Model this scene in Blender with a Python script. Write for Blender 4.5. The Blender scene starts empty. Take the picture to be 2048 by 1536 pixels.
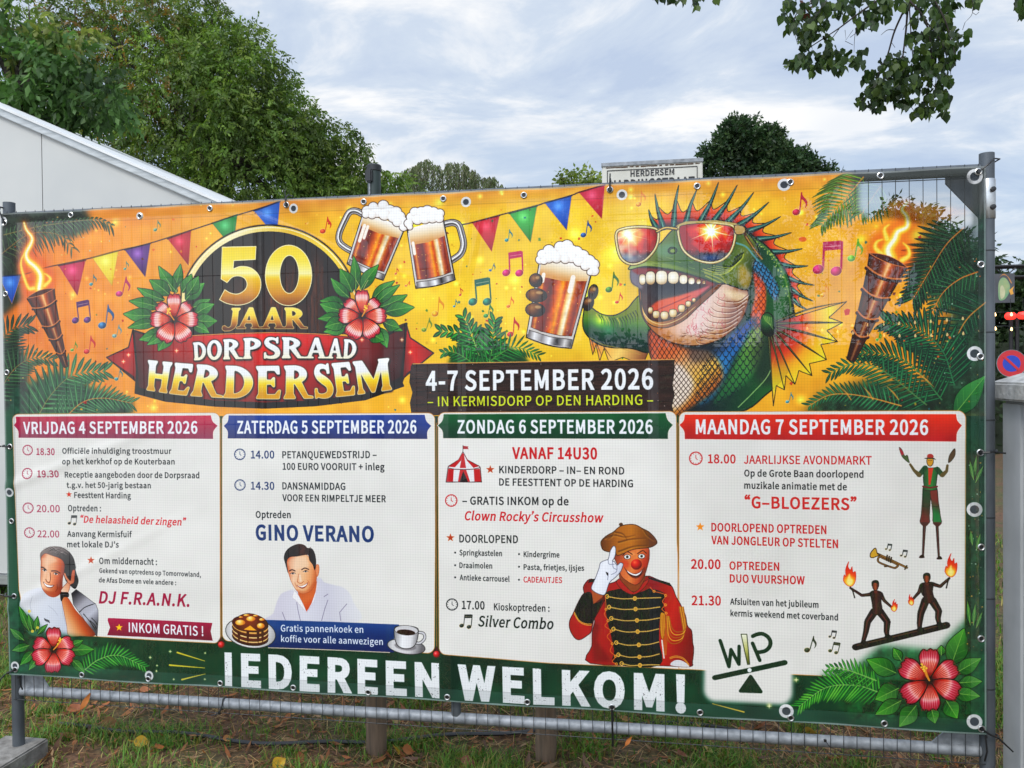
import bpy, bmesh, math, random
import numpy as np
from mathutils import Vector, Matrix

# ---------------------------------------------------------------- camera, sky, sun, exposure
SC = bpy.context.scene
COL = SC.collection
Z0 = .37                                     # height of the banner's lower edge above the grass
CAM_POS = np.array([2.38525775, -2.64967623, 1.12087766 + Z0])
CAM_R = np.array([.98584785, .16738035, -.00937249])
CAM_U = np.array([.00694102, .01510572, .99986181])
CAM_F = np.array([-.16749879, .98577667, -.01373015])
FPX = 1600.                                  # focal length in survey units (picture 2048 x 1536)

cam_data = bpy.data.cameras.new('camera')
cam_data.sensor_width = 36
cam_data.lens = FPX / 2048 * 36
cam_data.clip_end = 2000
cam_data.clip_start = .05
cam = bpy.data.objects.new('camera', cam_data)
COL.objects.link(cam)
cam.matrix_world = Matrix([[CAM_R[i], CAM_U[i], -CAM_F[i], CAM_POS[i]] for i in range(3)] + [[0, 0, 0, 1]])
SC.camera = cam

SC.view_settings.view_transform = 'Standard'
SC.view_settings.look = 'None'
SC.view_settings.gamma = 1
SC.view_settings.exposure = .30

SUN_EL, SUN_AZ = math.radians(48), math.radians(200)      # high, behind the viewer, veiled by cloud
world = bpy.data.worlds.new('World')
SC.world = world
world.use_nodes = True
nt = world.node_tree
for n in list(nt.nodes):
    nt.nodes.remove(n)


def wn(kind, **kw):
    n = nt.nodes.new(kind)
    for k, v in kw.items():
        if k in n.inputs:
            n.inputs[k].default_value = v
        else:
            setattr(n, k, v)
    return n


def wl(a, b):
    nt.links.new(a, b)


w_out, w_bg = wn('ShaderNodeOutputWorld'), wn('ShaderNodeBackground', Strength=.105)
w_sky = wn('ShaderNodeTexSky', sky_type='NISHITA', sun_disc=False, sun_elevation=SUN_EL, sun_rotation=SUN_AZ, altitude=20, air_density=1.2, dust_density=1.5, ozone_density=1.5)
w_tc = wn('ShaderNodeTexCoord')
# cloud deck: the view direction is carried onto a flat layer, then patterned with noise
w_sep = wn('ShaderNodeSeparateXYZ')
wl(w_tc.outputs['Generated'], w_sep.inputs[0])
w_h = wn('ShaderNodeMath', operation='MAXIMUM')
wl(w_sep.outputs['Z'], w_h.inputs[0])
w_h.inputs[1].default_value = 0.
w_add = wn('ShaderNodeMath', operation='ADD')
wl(w_h.outputs[0], w_add.inputs[0])
w_add.inputs[1].default_value = .22
w_dv = wn('ShaderNodeVectorMath', operation='DIVIDE')
w_cmb = wn('ShaderNodeCombineXYZ')
for i in range(3):
    wl(w_add.outputs[0], w_cmb.inputs[i])
wl(w_tc.outputs['Generated'], w_dv.inputs[0])
wl(w_cmb.outputs[0], w_dv.inputs[1])
w_map = wn('ShaderNodeMapping')
w_map.inputs['Rotation'].default_value = (0, 0, math.radians(38))
w_map.inputs['Scale'].default_value = (.9, 1.5, 1)
wl(w_dv.outputs[0], w_map.inputs[0])
n1 = wn('ShaderNodeTexNoise', Scale=1.9, Detail=10., Roughness=.6, Distortion=.5)
n2 = wn('ShaderNodeTexNoise', Scale=.8, Detail=4., Roughness=.5, Distortion=.2)
wl(w_map.outputs[0], n1.inputs['Vector'])
wl(w_dv.outputs[0], n2.inputs['Vector'])
r1 = wn('ShaderNodeValToRGB')
r1.color_ramp.elements[0].position, r1.color_ramp.elements[0].color = .38, (4.2, 5.0, 6.4, 1)
r1.color_ramp.elements[1].position, r1.color_ramp.elements[1].color = .60, (8.0, 8.0, 8.0, 1)
e = r1.color_ramp.elements.new(.49)
e.color = (5.2, 5.9, 6.9, 1)
r2 = wn('ShaderNodeValToRGB')
r2.color_ramp.elements[0].position, r2.color_ramp.elements[0].color = .36, (.22, .22, .22, 1)
r2.color_ramp.elements[1].position, r2.color_ramp.elements[1].color = .6, (.95, .95, .95, 1)
wl(n1.outputs['Fac'], r1.inputs[0])
wl(n2.outputs['Fac'], r2.inputs[0])
w_mx = wn('ShaderNodeMix', data_type='RGBA')
wl(r2.outputs[0], w_mx.inputs[0])
w_blue = wn('ShaderNodeMix', data_type='RGBA')                 # clear sky seen through thin cloud
w_blue.inputs[0].default_value = .45
wl(w_sky.outputs[0], w_blue.inputs[6])
w_blue.inputs[7].default_value = (4.0, 5.2, 7.2, 1)
wl(w_blue.outputs[2], w_mx.inputs[6])
wl(r1.outputs[0], w_mx.inputs[7])
# the cloud is brighter towards the veiled sun
sun_dir = (math.sin(SUN_AZ) * math.cos(SUN_EL), math.cos(SUN_AZ) * math.cos(SUN_EL), math.sin(SUN_EL))
w_dot = wn('ShaderNodeVectorMath', operation='DOT_PRODUCT')
wl(w_tc.outputs['Generated'], w_dot.inputs[0])
w_dot.inputs[1].default_value = sun_dir
w_mr = wn('ShaderNodeMapRange', interpolation_type='SMOOTHSTEP')
w_mr.inputs['From Min'].default_value, w_mr.inputs['From Max'].default_value = .0, 1.
w_mr.inputs['To Min'].default_value, w_mr.inputs['To Max'].default_value = 1., 2.2
wl(w_dot.outputs['Value'], w_mr.inputs['Value'])
w_sc = wn('ShaderNodeVectorMath', operation='SCALE')
wl(w_mx.outputs[2], w_sc.inputs[0])
wl(w_mr.outputs[0], w_sc.inputs['Scale'])
wl(w_sc.outputs[0], w_bg.inputs['Color'])
wl(w_bg.outputs[0], w_out.inputs[0])

sun = bpy.data.lights.new('sun', 'SUN')
sun.energy = 1.5
sun.angle = math.radians(22)
sun.color = (1, .96, .9)
sun_o = bpy.data.objects.new('sun', sun)
COL.objects.link(sun_o)
d = Vector((math.sin(SUN_AZ) * math.cos(SUN_EL), math.cos(SUN_AZ) * math.cos(SUN_EL), math.sin(SUN_EL)))
sun_o.rotation_euler = (-d).to_track_quat('-Z', 'Y').to_euler()


def ray(u, v):
    r = CAM_R * ((u - 1024) / FPX) - CAM_U * ((v - 768) / FPX) + CAM_F
    return r


def at(u, v, y):
    """surveyed direction -> the point where it meets the upright plane at depth y"""
    r = ray(u, v)
    return Vector(CAM_POS + r * ((y - CAM_POS[1]) / r[1]))


def onground(u, v, z=0.):
    r = ray(u, v)
    return Vector(CAM_POS + r * ((z - CAM_POS[2]) / r[2]))

GLYPHS = {
'!': (308, '124,211 184,211 196,616 198,715 110,715 112,616|154,-12 186,-4 208,19 217,53 208,89 186,112 154,120 122,112 99,89 91,53 99,19 122,-4'),
"'": (265, '105,461 159,461 176,639 178,736 86,736 88,639'),
'+': (530, '230,111 300,111 300,320 495,320 495,385 300,385 300,594 230,594 230,385 36,385 36,320 230,320'),
',': (265, '72,-181 130,-148 174,-102 201,-47 211,18 202,73 177,108 138,120 105,113 81,92 72,59 81,26 104,5 136,-2 146,-1 134,-54 101,-98 51,-130'),
'-': (331, '44,234 288,234 288,301 44,301'),
'.': (265, '133,-12 164,-4 187,19 196,53 187,89 164,112 133,120 101,112 78,89 70,53 78,19 101,-4'),
'0': (530, '265,-12 356,10 424,78 468,192 483,352 468,511 424,623 356,690 265,712 175,690 106,623 63,511 48,352 63,192 106,78 175,10|265,58 211,75 169,128 142,220 132,352 142,484 169,575 211,627 265,644 320,627 362,575 389,484 399,352 389,220 362,128 320,75'),
'1': (530, '84,0 468,0 468,73 328,73 328,700 261,700 220,680 172,663 116,650 116,595 241,595 241,73 84,73'),
'2': (530, '42,0 482,0 482,75 288,75 174,69 286,183 373,294 429,401 449,507 435,592 394,656 329,698 244,712 183,705 129,685 82,652 38,610 89,561 131,602 180,631 234,642 291,631 331,603 355,559 363,503 344,409 285,304 185,186 42,52'),
'3': (530, '251,-12 339,1 411,40 459,103 477,187 465,253 433,305 386,342 329,365 329,370 379,395 419,431 444,479 453,538 437,612 395,667 330,701 248,712 191,706 141,689 95,662 53,629 100,574 143,609 192,633 245,642 309,628 349,589 364,531 354,478 321,436 262,408 170,397 170,330 272,320 340,292 377,248 388,190 377,136 348,95 303,69 245,60 191,67 145,85 106,110 73,140 28,84 67,48 116,17 177,-4'),
'4': (530, '325,0 407,0 407,193 500,193 500,263 407,263 407,700 310,700 19,250 19,193 325,193|325,263 110,263 269,501 326,605 329,605 325,477'),
'5': (530, '250,-12 336,4 409,50 460,125 479,227 463,327 417,397 350,438 268,451 229,447 195,438 163,423 181,626 445,626 445,700 105,700 82,373 129,344 167,366 203,380 245,385 305,374 351,343 380,293 391,225 379,156 347,104 300,72 242,60 186,67 140,84 102,109 70,138 26,80 66,46 115,16 176,-5'),
'6': (530, '287,-12 365,4 429,50 473,122 489,215 475,311 436,380 375,421 294,435 252,429 211,412 171,386 136,350 152,487 191,577 247,626 316,641 358,634 396,616 427,587 477,641 445,670 407,692 363,707 312,712 215,692 132,626 75,509 53,334 71,183 120,74 194,9|138,281 185,333 234,361 280,370 335,359 375,328 398,279 406,215 397,150 372,100 334,68 287,56 228,71 183,114 153,184'),
'7': (530, '189,0 280,0 294,187 325,348 385,496 485,647 485,700 47,700 47,626 387,626 300,485 241,341 206,183'),
'8': (530, '267,-12 357,2 426,40 470,97 486,168 476,233 450,283 413,322 369,352 369,357 400,387 430,426 453,473 461,526 448,601 410,659 350,697 269,711 193,698 133,661 92,605 77,533 85,482 106,438 136,401 172,371 172,368 125,336 84,293 55,239 44,174 61,99 107,40 178,2|315,380 255,406 205,438 170,479 157,533 171,592 211,631 268,646 332,629 373,585 387,521 379,471 355,424|268,53 210,62 163,89 132,130 121,181 128,229 148,272 179,309 218,340 289,310 348,276 388,232 403,171 393,123 366,86 324,61'),
'9': (530, '224,-12 319,9 400,77 457,199 478,380 461,526 411,630 336,692 243,712 165,696 101,650 58,578 42,485 56,390 95,321 156,280 235,265 279,272 321,289 361,315 396,350 379,214 340,124 286,75 222,60 177,67 137,85 103,114 55,59 88,31 126,8 171,-7|395,424 347,370 298,340 249,330 195,341 156,373 132,421 124,485 133,551 158,601 196,633 244,645 303,630 349,588 380,519'),
':': (265, '133,372 164,381 187,404 196,439 187,474 164,498 133,506 101,498 78,474 70,439 78,404 101,381|133,-12 164,-4 187,19 196,53 187,89 164,112 133,120 101,112 78,89 70,53 78,19 101,-4'),
'A': (581, '4,0 93,0 160,214 416,214 483,0 577,0 339,700 241,700|182,284 217,392 286,628 290,628 361,392 394,284'),
'B': (627, '96,0 319,0 427,13 510,51 565,115 584,205 574,269 544,319 499,353 442,372 442,377 486,400 518,435 538,479 544,529 527,608 477,661 401,691 304,700 96,700|184,403 184,630 292,630 364,624 416,605 447,570 457,518 448,469 418,433 366,411 288,403|184,71 184,334 307,334 388,327 448,304 485,265 498,208 485,147 447,104 387,79 307,71'),
'C': (609, '360,-12 424,-6 481,14 531,45 575,88 526,144 491,111 453,86 411,70 364,65 273,85 205,142 161,233 146,352 162,470 207,559 277,615 367,635 422,627 470,604 510,569 558,626 523,659 479,686 426,705 366,712 242,688 144,616 79,502 55,350 78,197 142,83 239,12'),
'D': (657, '96,0 275,0 415,24 517,93 579,204 601,352 579,501 517,610 413,677 271,700 96,700|184,73 184,628 264,628 372,610 449,557 495,470 510,352 495,234 449,146 372,91 264,73'),
'E': (562, '96,0 510,0 510,75 184,75 184,330 450,330 450,406 184,406 184,626 499,626 499,700 96,700'),
'F': (527, '96,0 184,0 184,314 452,314 452,389 184,389 184,626 499,626 499,700 96,700'),
'G': (658, '371,-12 438,-6 498,11 548,36 587,69 587,363 357,363 357,289 506,289 506,106 472,84 429,70 380,65 280,85 207,142 162,233 146,352 163,470 210,559 283,615 379,635 441,626 491,602 530,569 578,626 543,658 498,685 443,705 376,712 248,688 146,616 79,502 55,350 79,197 144,83 244,12'),
'H': (695, '96,0 184,0 184,330 511,330 511,0 600,0 600,700 511,700 511,407 184,407 184,700 96,700'),
'I': (280, '96,0 184,0 184,700 96,700'),
'J': (511, '226,-12 314,5 374,51 408,120 419,205 419,700 330,700 330,214 323,146 302,100 267,73 218,65 171,73 131,99 96,144 33,98 68,50 112,16 164,-5'),
'K': (617, '96,0 184,0 184,222 305,365 515,0 613,0 360,435 580,700 479,700 186,349 184,349 184,700 96,700'),
'L': (518, '96,0 491,0 491,75 184,75 184,700 96,700'),
'M': (775, '96,0 176,0 176,388 175,437 172,491 168,544 164,594 168,594 224,435 357,71 416,71 548,435 605,594 608,594 605,544 601,491 598,437 597,388 597,0 679,0 679,700 573,700 439,326 391,180 387,180 336,326 202,700 96,700'),
'N': (691, '96,0 180,0 180,368 178,423 176,478 172,533 169,586 173,586 248,442 503,0 594,0 594,700 510,700 510,336 511,281 514,224 518,168 522,115 518,115 442,259 186,700 96,700'),
'O': (709, '354,-12 475,13 570,86 631,201 653,352 631,503 570,617 475,688 354,712 233,688 139,617 77,503 55,352 77,201 139,86 233,13|354,65 269,85 203,143 161,234 146,352 161,470 203,559 269,615 354,635 440,615 506,559 548,470 562,352 548,234 506,143 440,85'),
'P': (604, '96,0 184,0 184,279 300,279 405,292 486,331 539,399 558,495 539,591 486,655 403,689 296,700 96,700|184,350 184,628 285,628 366,622 423,600 458,559 470,495 459,430 425,385 369,359 288,350'),
'Q': (709, '354,61 269,82 203,140 161,232 146,352 161,470 203,559 269,615 354,635 440,615 506,559 548,470 562,352 548,232 506,140 440,82|568,-176 608,-174 642,-168 668,-159 651,-92 631,-97 607,-101 578,-102 524,-96 475,-79 435,-49 406,-9 507,30 585,106 635,215 653,352 631,503 570,617 475,688 354,712 233,688 139,617 77,503 55,352 74,212 126,102 207,27 311,-10 350,-76 406,-128 479,-163'),
'R': (606, '184,368 184,628 302,628 375,622 428,601 461,562 472,504 461,444 428,402 375,376 302,368|480,0 580,0 402,307 467,332 516,373 548,430 560,504 541,596 491,657 413,690 315,700 96,700 96,0 184,0 184,297 310,297'),
'S': (569, '290,-12 389,3 464,45 511,108 528,186 517,254 486,306 441,344 384,373 285,416 230,442 186,478 168,534 184,588 230,623 299,635 360,627 412,605 458,570 504,626 463,661 414,688 359,706 299,712 211,699 141,660 95,602 78,527 91,460 125,409 171,373 221,348 321,304 381,274 423,237 438,179 428,132 400,96 353,73 291,65 237,71 186,89 139,116 98,152 46,91 95,48 153,16 219,-5'),
'T': (572, '242,0 330,0 330,626 542,626 542,700 30,700 30,626 242,626'),
'U': (689, '345,-12 444,3 524,54 577,147 596,288 596,700 511,700 511,286 498,181 463,113 410,76 345,65 281,76 229,113 194,181 181,286 181,700 94,700 94,288 113,147 165,54 245,3'),
'V': (549, '224,0 327,0 549,700 459,700 347,321 279,90 275,90 207,321 94,700 1,700'),
'W': (838, '173,0 278,0 382,422 417,582 421,582 456,422 562,0 668,0 813,700 729,700 653,319 615,92 609,92 560,319 462,700 381,700 285,319 235,92 231,92 189,319 116,700 25,700'),
'Z': (576, '48,0 531,0 531,75 157,75 526,647 526,700 81,700 81,626 417,626 48,53'),
'a': (538, '207,-12 254,-7 299,9 340,33 379,62 382,62 390,0 461,0 461,319 451,407 419,474 363,517 282,532 221,526 166,509 118,488 78,464 112,404 157,431 209,451 267,459 333,440 366,392 374,329 232,304 133,265 75,209 56,135 68,72 99,26 147,-3|232,58 185,66 153,93 140,140 152,186 192,223 264,251 374,270 374,126 326,89 280,66'),
'b': (590, '316,-12 401,6 473,61 523,149 541,267 528,376 488,460 424,513 335,532 292,526 250,511 209,488 172,459 176,552 176,760 88,760 88,0 158,0 165,53 169,53 216,18 267,-4|302,61 264,66 221,83 176,115 176,388 223,426 269,450 313,458 377,445 419,406 443,345 451,266 440,180 408,116 361,75'),
'c': (487, '292,-12 338,-8 382,5 423,25 460,53 422,112 387,86 346,67 300,60 235,74 184,115 151,177 139,259 152,340 186,403 237,444 303,458 341,453 375,437 406,414 450,471 410,501 360,523 299,532 204,514 124,460 70,374 50,259 68,144 119,59 196,6'),
'd': (592, '265,-12 324,-2 377,24 422,61 425,61 433,0 504,0 504,760 416,760 416,561 421,472 376,504 330,525 275,532 190,513 118,458 69,372 51,259 66,144 109,58 176,6|284,61 223,75 178,114 150,176 140,260 152,341 184,403 232,444 290,458 333,453 374,435 416,404 416,132 373,92 330,69'),
'e': (529, '298,-12 348,-8 392,3 432,19 468,40 437,98 398,76 355,62 308,57 240,70 187,106 151,164 136,239 485,239 489,288 475,389 435,466 370,515 282,532 196,513 121,459 69,373 50,259 69,144 122,59 201,6|135,301 152,370 186,420 231,451 284,462 338,452 379,421 404,370 413,301'),
'f': (310, '32,448 102,448 102,0 189,0 189,448 299,448 299,519 189,519 189,601 197,657 221,691 263,703 282,701 301,696 321,689 340,756 314,765 285,770 253,773 186,761 139,727 111,673 102,602 102,519 32,514'),
'g': (539, '263,-239 371,-224 454,-185 507,-128 525,-59 514,-4 480,35 423,57 345,64 243,64 188,71 160,91 152,120 156,146 168,165 185,182 210,173 236,166 262,164 336,177 397,213 437,270 452,345 446,387 432,423 410,452 516,452 516,519 335,519 315,525 290,530 262,532 187,519 126,482 83,424 68,347 78,289 103,241 136,207 136,203 108,179 87,147 78,107 84,70 101,42 125,22 125,17 84,-16 58,-56 49,-100 64,-159 108,-203 176,-230|262,223 207,239 167,281 152,347 167,412 206,453 262,468 318,453 358,412 372,347 357,281 317,239|275,-179 212,-172 165,-154 135,-125 125,-88 130,-58 147,-28 178,0 201,-5 224,-7 244,-8 334,-8 392,-14 427,-35 439,-74 428,-113 395,-146 343,-170'),
'h': (580, '88,0 176,0 176,376 223,420 268,447 317,456 373,441 405,396 415,317 415,0 502,0 502,329 493,416 464,480 414,519 344,532 294,525 249,506 209,479 172,445 176,552 176,760 88,760'),
'i': (263, '88,0 176,0 176,519 88,519|132,626 162,633 183,653 190,684 183,713 162,733 132,740 102,733 82,713 74,684 82,653 102,633'),
'j': (263, '33,-231 99,-219 143,-185 168,-131 176,-59 176,519 89,519 89,-59 84,-114 64,-149 25,-161 7,-160 -10,-156 -25,-152 -42,-218 -21,-225 4,-229|132,626 162,633 182,653 190,684 182,713 162,733 132,740 101,733 81,713 74,684 81,653 101,633'),
'k': (527, '88,0 174,0 174,137 271,250 423,0 518,0 322,309 495,519 397,519 178,245 174,245 174,760 88,760'),
'l': (271, '180,-12 201,-11 217,-8 230,-5 218,62 200,60 187,64 179,76 176,97 176,760 88,760 88,103 97,40 127,1'),
'm': (884, '88,0 176,0 176,376 221,421 265,447 306,456 360,441 392,396 402,317 402,0 489,0 489,376 536,421 579,447 620,456 674,441 706,396 716,317 716,0 803,0 803,329 794,416 765,480 716,519 647,532 600,525 557,504 515,473 475,433 446,486 399,520 331,532 286,525 245,506 206,478 170,443 168,443 159,519 88,519'),
'n': (583, '88,0 176,0 176,376 223,420 268,447 317,456 373,441 405,396 415,317 415,0 502,0 502,329 493,416 464,480 414,519 344,532 294,525 249,506 208,478 170,443 168,443 159,519 88,519'),
'o': (579, '289,-12 380,6 457,59 509,144 529,259 509,374 457,460 380,514 289,532 198,514 122,460 69,374 50,259 69,144 122,59 198,6|289,60 228,74 181,115 150,177 139,259 150,340 181,403 228,444 289,458 351,444 398,403 429,340 440,259 429,177 398,115 351,74'),
'p': (592, '88,-219 176,-219 176,-43 173,48 220,15 269,-6 316,-12 401,6 473,61 523,149 541,267 528,376 488,460 424,513 335,532 291,526 248,510 207,486 170,458 168,458 159,519 88,519|302,61 264,66 221,83 176,115 176,388 224,426 270,450 313,458 377,445 419,406 443,345 451,266 440,180 408,116 361,75'),
'r': (371, '88,0 176,0 176,333 204,389 237,426 272,447 306,454 325,453 340,450 356,445 372,520 356,527 338,531 317,532 275,524 236,503 200,469 170,424 168,424 159,519 88,519'),
's': (447, '223,-12 304,0 363,33 399,82 412,141 398,203 361,246 311,276 254,299 199,321 158,349 142,389 153,426 184,454 239,464 282,458 320,442 356,418 398,473 353,502 299,524 238,532 162,520 106,489 71,442 59,385 73,328 107,287 156,257 210,235 266,212 311,181 329,137 317,96 283,66 226,55 169,63 119,85 73,117 31,59 71,31 118,8 169,-7'),
't': (360, '250,-12 283,-10 316,-3 347,7 329,73 311,65 290,60 270,58 223,70 197,104 190,158 190,448 331,448 331,519 190,519 190,665 117,665 108,519 26,514 26,448 103,448 103,160 111,90 135,35 181,0'),
'u': (580, '240,-12 289,-6 333,13 373,43 411,81 414,81 420,0 493,0 493,519 406,519 406,151 359,101 315,72 265,63 210,77 178,122 168,201 168,519 80,519 80,190 90,102 119,39 168,1'),
'v': (497, '200,0 302,0 485,519 399,519 301,223 253,71 248,71 201,223 103,519 12,519'),
'w': (766, '170,0 271,0 345,278 380,429 385,429 420,280 495,0 601,0 741,519 657,519 582,219 550,74 545,74 509,219 428,519 343,519 262,219 227,74 223,74 192,219 115,519 26,519'),
'y': (497, '96,-223 165,-210 218,-172 259,-115 290,-44 485,519 400,519 307,231 265,84 260,84 208,231 103,519 12,519 221,-1 209,-40 182,-98 144,-137 93,-152 78,-150 64,-147 53,-143 35,-213 53,-219 74,-222'),
'z': (454, '33,0 426,0 426,71 143,71 417,472 417,519 63,519 63,448 307,448 33,47'),
'ë': (529, '298,-12 348,-8 392,3 432,19 468,40 437,98 398,76 355,62 308,57 240,70 187,106 151,164 136,239 485,239 489,288 475,389 435,466 370,515 282,532 196,513 121,459 69,373 50,259 69,144 122,59 201,6|135,301 152,370 186,420 231,451 284,462 338,452 379,421 404,370 413,301|179,627 206,634 225,653 232,680 225,707 206,725 179,732 151,725 133,707 126,680 133,653 151,634|385,627 411,634 430,653 437,680 430,707 411,725 385,732 357,725 338,707 331,680 338,653 357,634'),
'–': (512, '44,239 468,239 468,298 44,298'),
'’': (235, '46,572 66,536 110,564 148,604 175,655 185,714 175,761 148,793 110,805 74,796 52,773 45,743 52,712 73,690 105,682 115,683 124,686 131,689 120,646 91,605'),
'“': (955, '735,773 715,809 671,781 633,741 606,690 596,630 606,583 634,551 671,540 707,549 729,572 736,602 729,633 708,655 677,663 667,662 657,659 650,655 661,699 690,740|919,773 899,809 854,781 816,741 789,690 779,630 790,583 817,551 855,540 891,549 912,572 920,602 912,633 891,655 859,663 849,662 841,659 834,655 844,699 874,740'),
'”': (955, '220,572 240,536 284,564 322,604 349,655 359,714 349,761 321,793 284,805 248,796 226,773 219,743 226,712 247,690 278,682 288,683 297,686 305,689 294,646 265,605|36,572 56,536 101,564 139,604 166,655 176,714 165,761 138,793 100,805 64,796 43,773 35,743 43,712 64,690 95,682 106,683 114,686 121,689 111,646 81,605'),
' ': (214, ''),
}
# ---------------------------------------------------------------- print of the banner
# The banner is one printed sheet 3.40 m x 1.735 m.  Its artwork is drawn here as vector shapes and
# rasterised into one image that belongs to the cloth (UV 0..1 across the sheet).  Survey points are
# given in the coordinates they were measured in and turned into sheet coordinates by HS.
TW, TH = 3400, 1735
SURVEY = [(4., 428.), (1968., 334.), (1970., 1468.), (21., 1348.)]      # TL TR BR BL corners of the sheet


def homography(src, dst):
    A = []
    for (x, y), (u, v) in zip(src, dst):
        A.append([x, y, 1, 0, 0, 0, -u * x, -u * y, -u])
        A.append([0, 0, 0, x, y, 1, -v * x, -v * y, -v])
    return np.linalg.svd(np.array(A, float))[2][-1].reshape(3, 3)


HS = homography(SURVEY, [(0, 0), (TW, 0), (TW, TH), (0, TH)])
HI = np.linalg.inv(HS)


def hmap(M, p):
    p = np.asarray(p, float).reshape(-1, 2)
    q = np.c_[p, np.ones(len(p))] @ M.T
    return q[:, :2] / q[:, 2:]


def S(p):
    return hmap(HS, p)


def Z(ox, oy, s, pts):
    return [(ox + x / s, oy + y / s) for x, y in pts]


IMG = np.zeros((TH, TW, 3), np.float32)
OPA = np.ones((TH, TW), np.float32)


def coverage(polys, pad=0):
    """exact-in-x, 4-line-in-y area coverage of polygons in sheet pixels -> (x0,y0,array)"""
    polys = [np.asarray(p, float) for p in polys if len(p) > 2]
    if not polys:
        return None
    allp = np.concatenate(polys)
    x0 = max(int(np.floor(allp[:, 0].min())) - pad, 0)
    y0 = max(int(np.floor(allp[:, 1].min())) - pad, 0)
    x1 = min(int(np.ceil(allp[:, 0].max())) + pad + 2, TW)
    y1 = min(int(np.ceil(allp[:, 1].max())) + pad + 2, TH)
    if x1 <= x0 or y1 <= y0:
        return None
    w, h = x1 - x0, y1 - y0
    a = np.concatenate(polys)
    b = np.concatenate([np.roll(p, -1, 0) for p in polys])
    SS = 4
    ya, yb = (a[:, 1] - y0) * SS - .5, (b[:, 1] - y0) * SS - .5
    d = np.where(yb > ya, 1., -1.)
    lo, hi = np.minimum(ya, yb), np.maximum(ya, yb)
    i0 = np.clip(np.ceil(lo), 0, h * SS).astype(int)
    i1 = np.clip(np.ceil(hi), 0, h * SS).astype(int)
    n = np.maximum(i1 - i0, 0)
    if n.sum() == 0:
        return x0, y0, np.zeros((h, w), np.float32)
    e = np.repeat(np.arange(len(a)), n)
    k = np.arange(n.sum()) - np.repeat(np.cumsum(n) - n, n) + i0[e]
    t = (k - ya[e]) / (yb[e] - ya[e])
    x = np.clip(a[e, 0] + t * (b[e, 0] - a[e, 0]) - x0, 0, w - 1e-3)
    ix = x.astype(int)
    f = x - ix
    acc = np.bincount((k // SS) * (w + 2) + ix, d[e] * (1 - f) / SS, h * (w + 2))
    acc += np.bincount((k // SS) * (w + 2) + ix + 1, d[e] * f / SS, h * (w + 2))
    c = np.abs(np.cumsum(acc.reshape(h, w + 2), 1))[:, :w]
    return x0, y0, np.minimum(c, 1).astype(np.float32)


def boxblur(c, r):
    for ax in (0, 1):
        for _ in range(3):
            z = np.concatenate([np.zeros_like(np.take(c, [0], ax)), np.cumsum(c, ax)], ax)
            n = c.shape[ax]
            i = np.arange(n)
            c = (np.take(z, np.minimum(i + r + 1, n), ax) - np.take(z, np.maximum(i - r, 0), ax)) / np.expand_dims(np.minimum(i + r + 1, n) - np.maximum(i - r, 0), 1 - ax)
    return c.astype(np.float32)


def col(c):
    return np.array(c[:3], np.float32) / 255.


def blit(cov, paint, op=1., clip=None, add=False):
    if cov is None:
        return
    x0, y0, c = cov
    h, w = c.shape
    if clip is not None:
        m = np.zeros_like(c)
        cx, cy, cc = clip
        ax0, ay0, ax1, ay1 = max(x0, cx), max(y0, cy), min(x0 + w, cx + cc.shape[1]), min(y0 + h, cy + cc.shape[0])
        if ax1 <= ax0 or ay1 <= ay0:
            return
        m[ay0 - y0:ay1 - y0, ax0 - x0:ax1 - x0] = cc[ay0 - cy:ay1 - cy, ax0 - cx:ax1 - cx]
        c = c * m
    dst = IMG[y0:y0 + h, x0:x0 + w]
    if callable(paint):
        gx, gy = np.meshgrid(np.arange(x0, x0 + w) + .5, np.arange(y0, y0 + h) + .5)
        q = HI @ np.stack([gx.ravel(), gy.ravel(), np.ones(gx.size)])
        src = paint((q[0] / q[2]).reshape(h, w), (q[1] / q[2]).reshape(h, w)).astype(np.float32)
    else:
        src = col(paint)
    c = (c * op)[..., None]
    if add:
        dst += c * src
        np.minimum(dst, 1, out=dst)
    else:
        dst += c * (src - dst)


PXU = 1.735           # sheet pixels per survey unit, about


def fill(pts, paint, op=1., blur=0., clip=None, line=None, lw=1.2, add=False):
    """pts: one closed outline (or list of outlines: first solid, holes run the other way)"""
    polys = [pts] if np.ndim(pts[0][0]) == 0 else list(pts)
    pad = int(blur * PXU * 3.2) + 1 if blur else 0
    c = coverage([S(p) for p in polys], pad)
    if c is None:
        return None
    if blur:
        c = (c[0], c[1], boxblur(c[2], max(1, int(blur * PXU))))
    blit(c, paint, op, clip, add)
    if line is not None:
        for p in polys:
            stroke(p, lw, line, closed=True, clip=clip)
    return c


def cr(pts, n=6, closed=True):
    """Catmull-Rom curve through points"""
    p = np.asarray(pts, float)
    if closed:
        q = np.concatenate([p[-1:], p, p[:2]])
    else:
        q = np.concatenate([2 * p[:1] - p[1:2], p, 2 * p[-1:] - p[-2:-1]])
    t = (np.arange(n) / n)[:, None]
    out = []
    for i in range(1, len(q) - 2):
        a, b, c, d = q[i - 1:i + 3]
        out.append(.5 * (2 * b + (c - a) * t + (2 * a - 5 * b + 4 * c - d) * t ** 2 + (3 * b - a - 3 * c + d) * t ** 3))
    if not closed:
        out.append(p[-1:])
    return np.concatenate(out)


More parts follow.
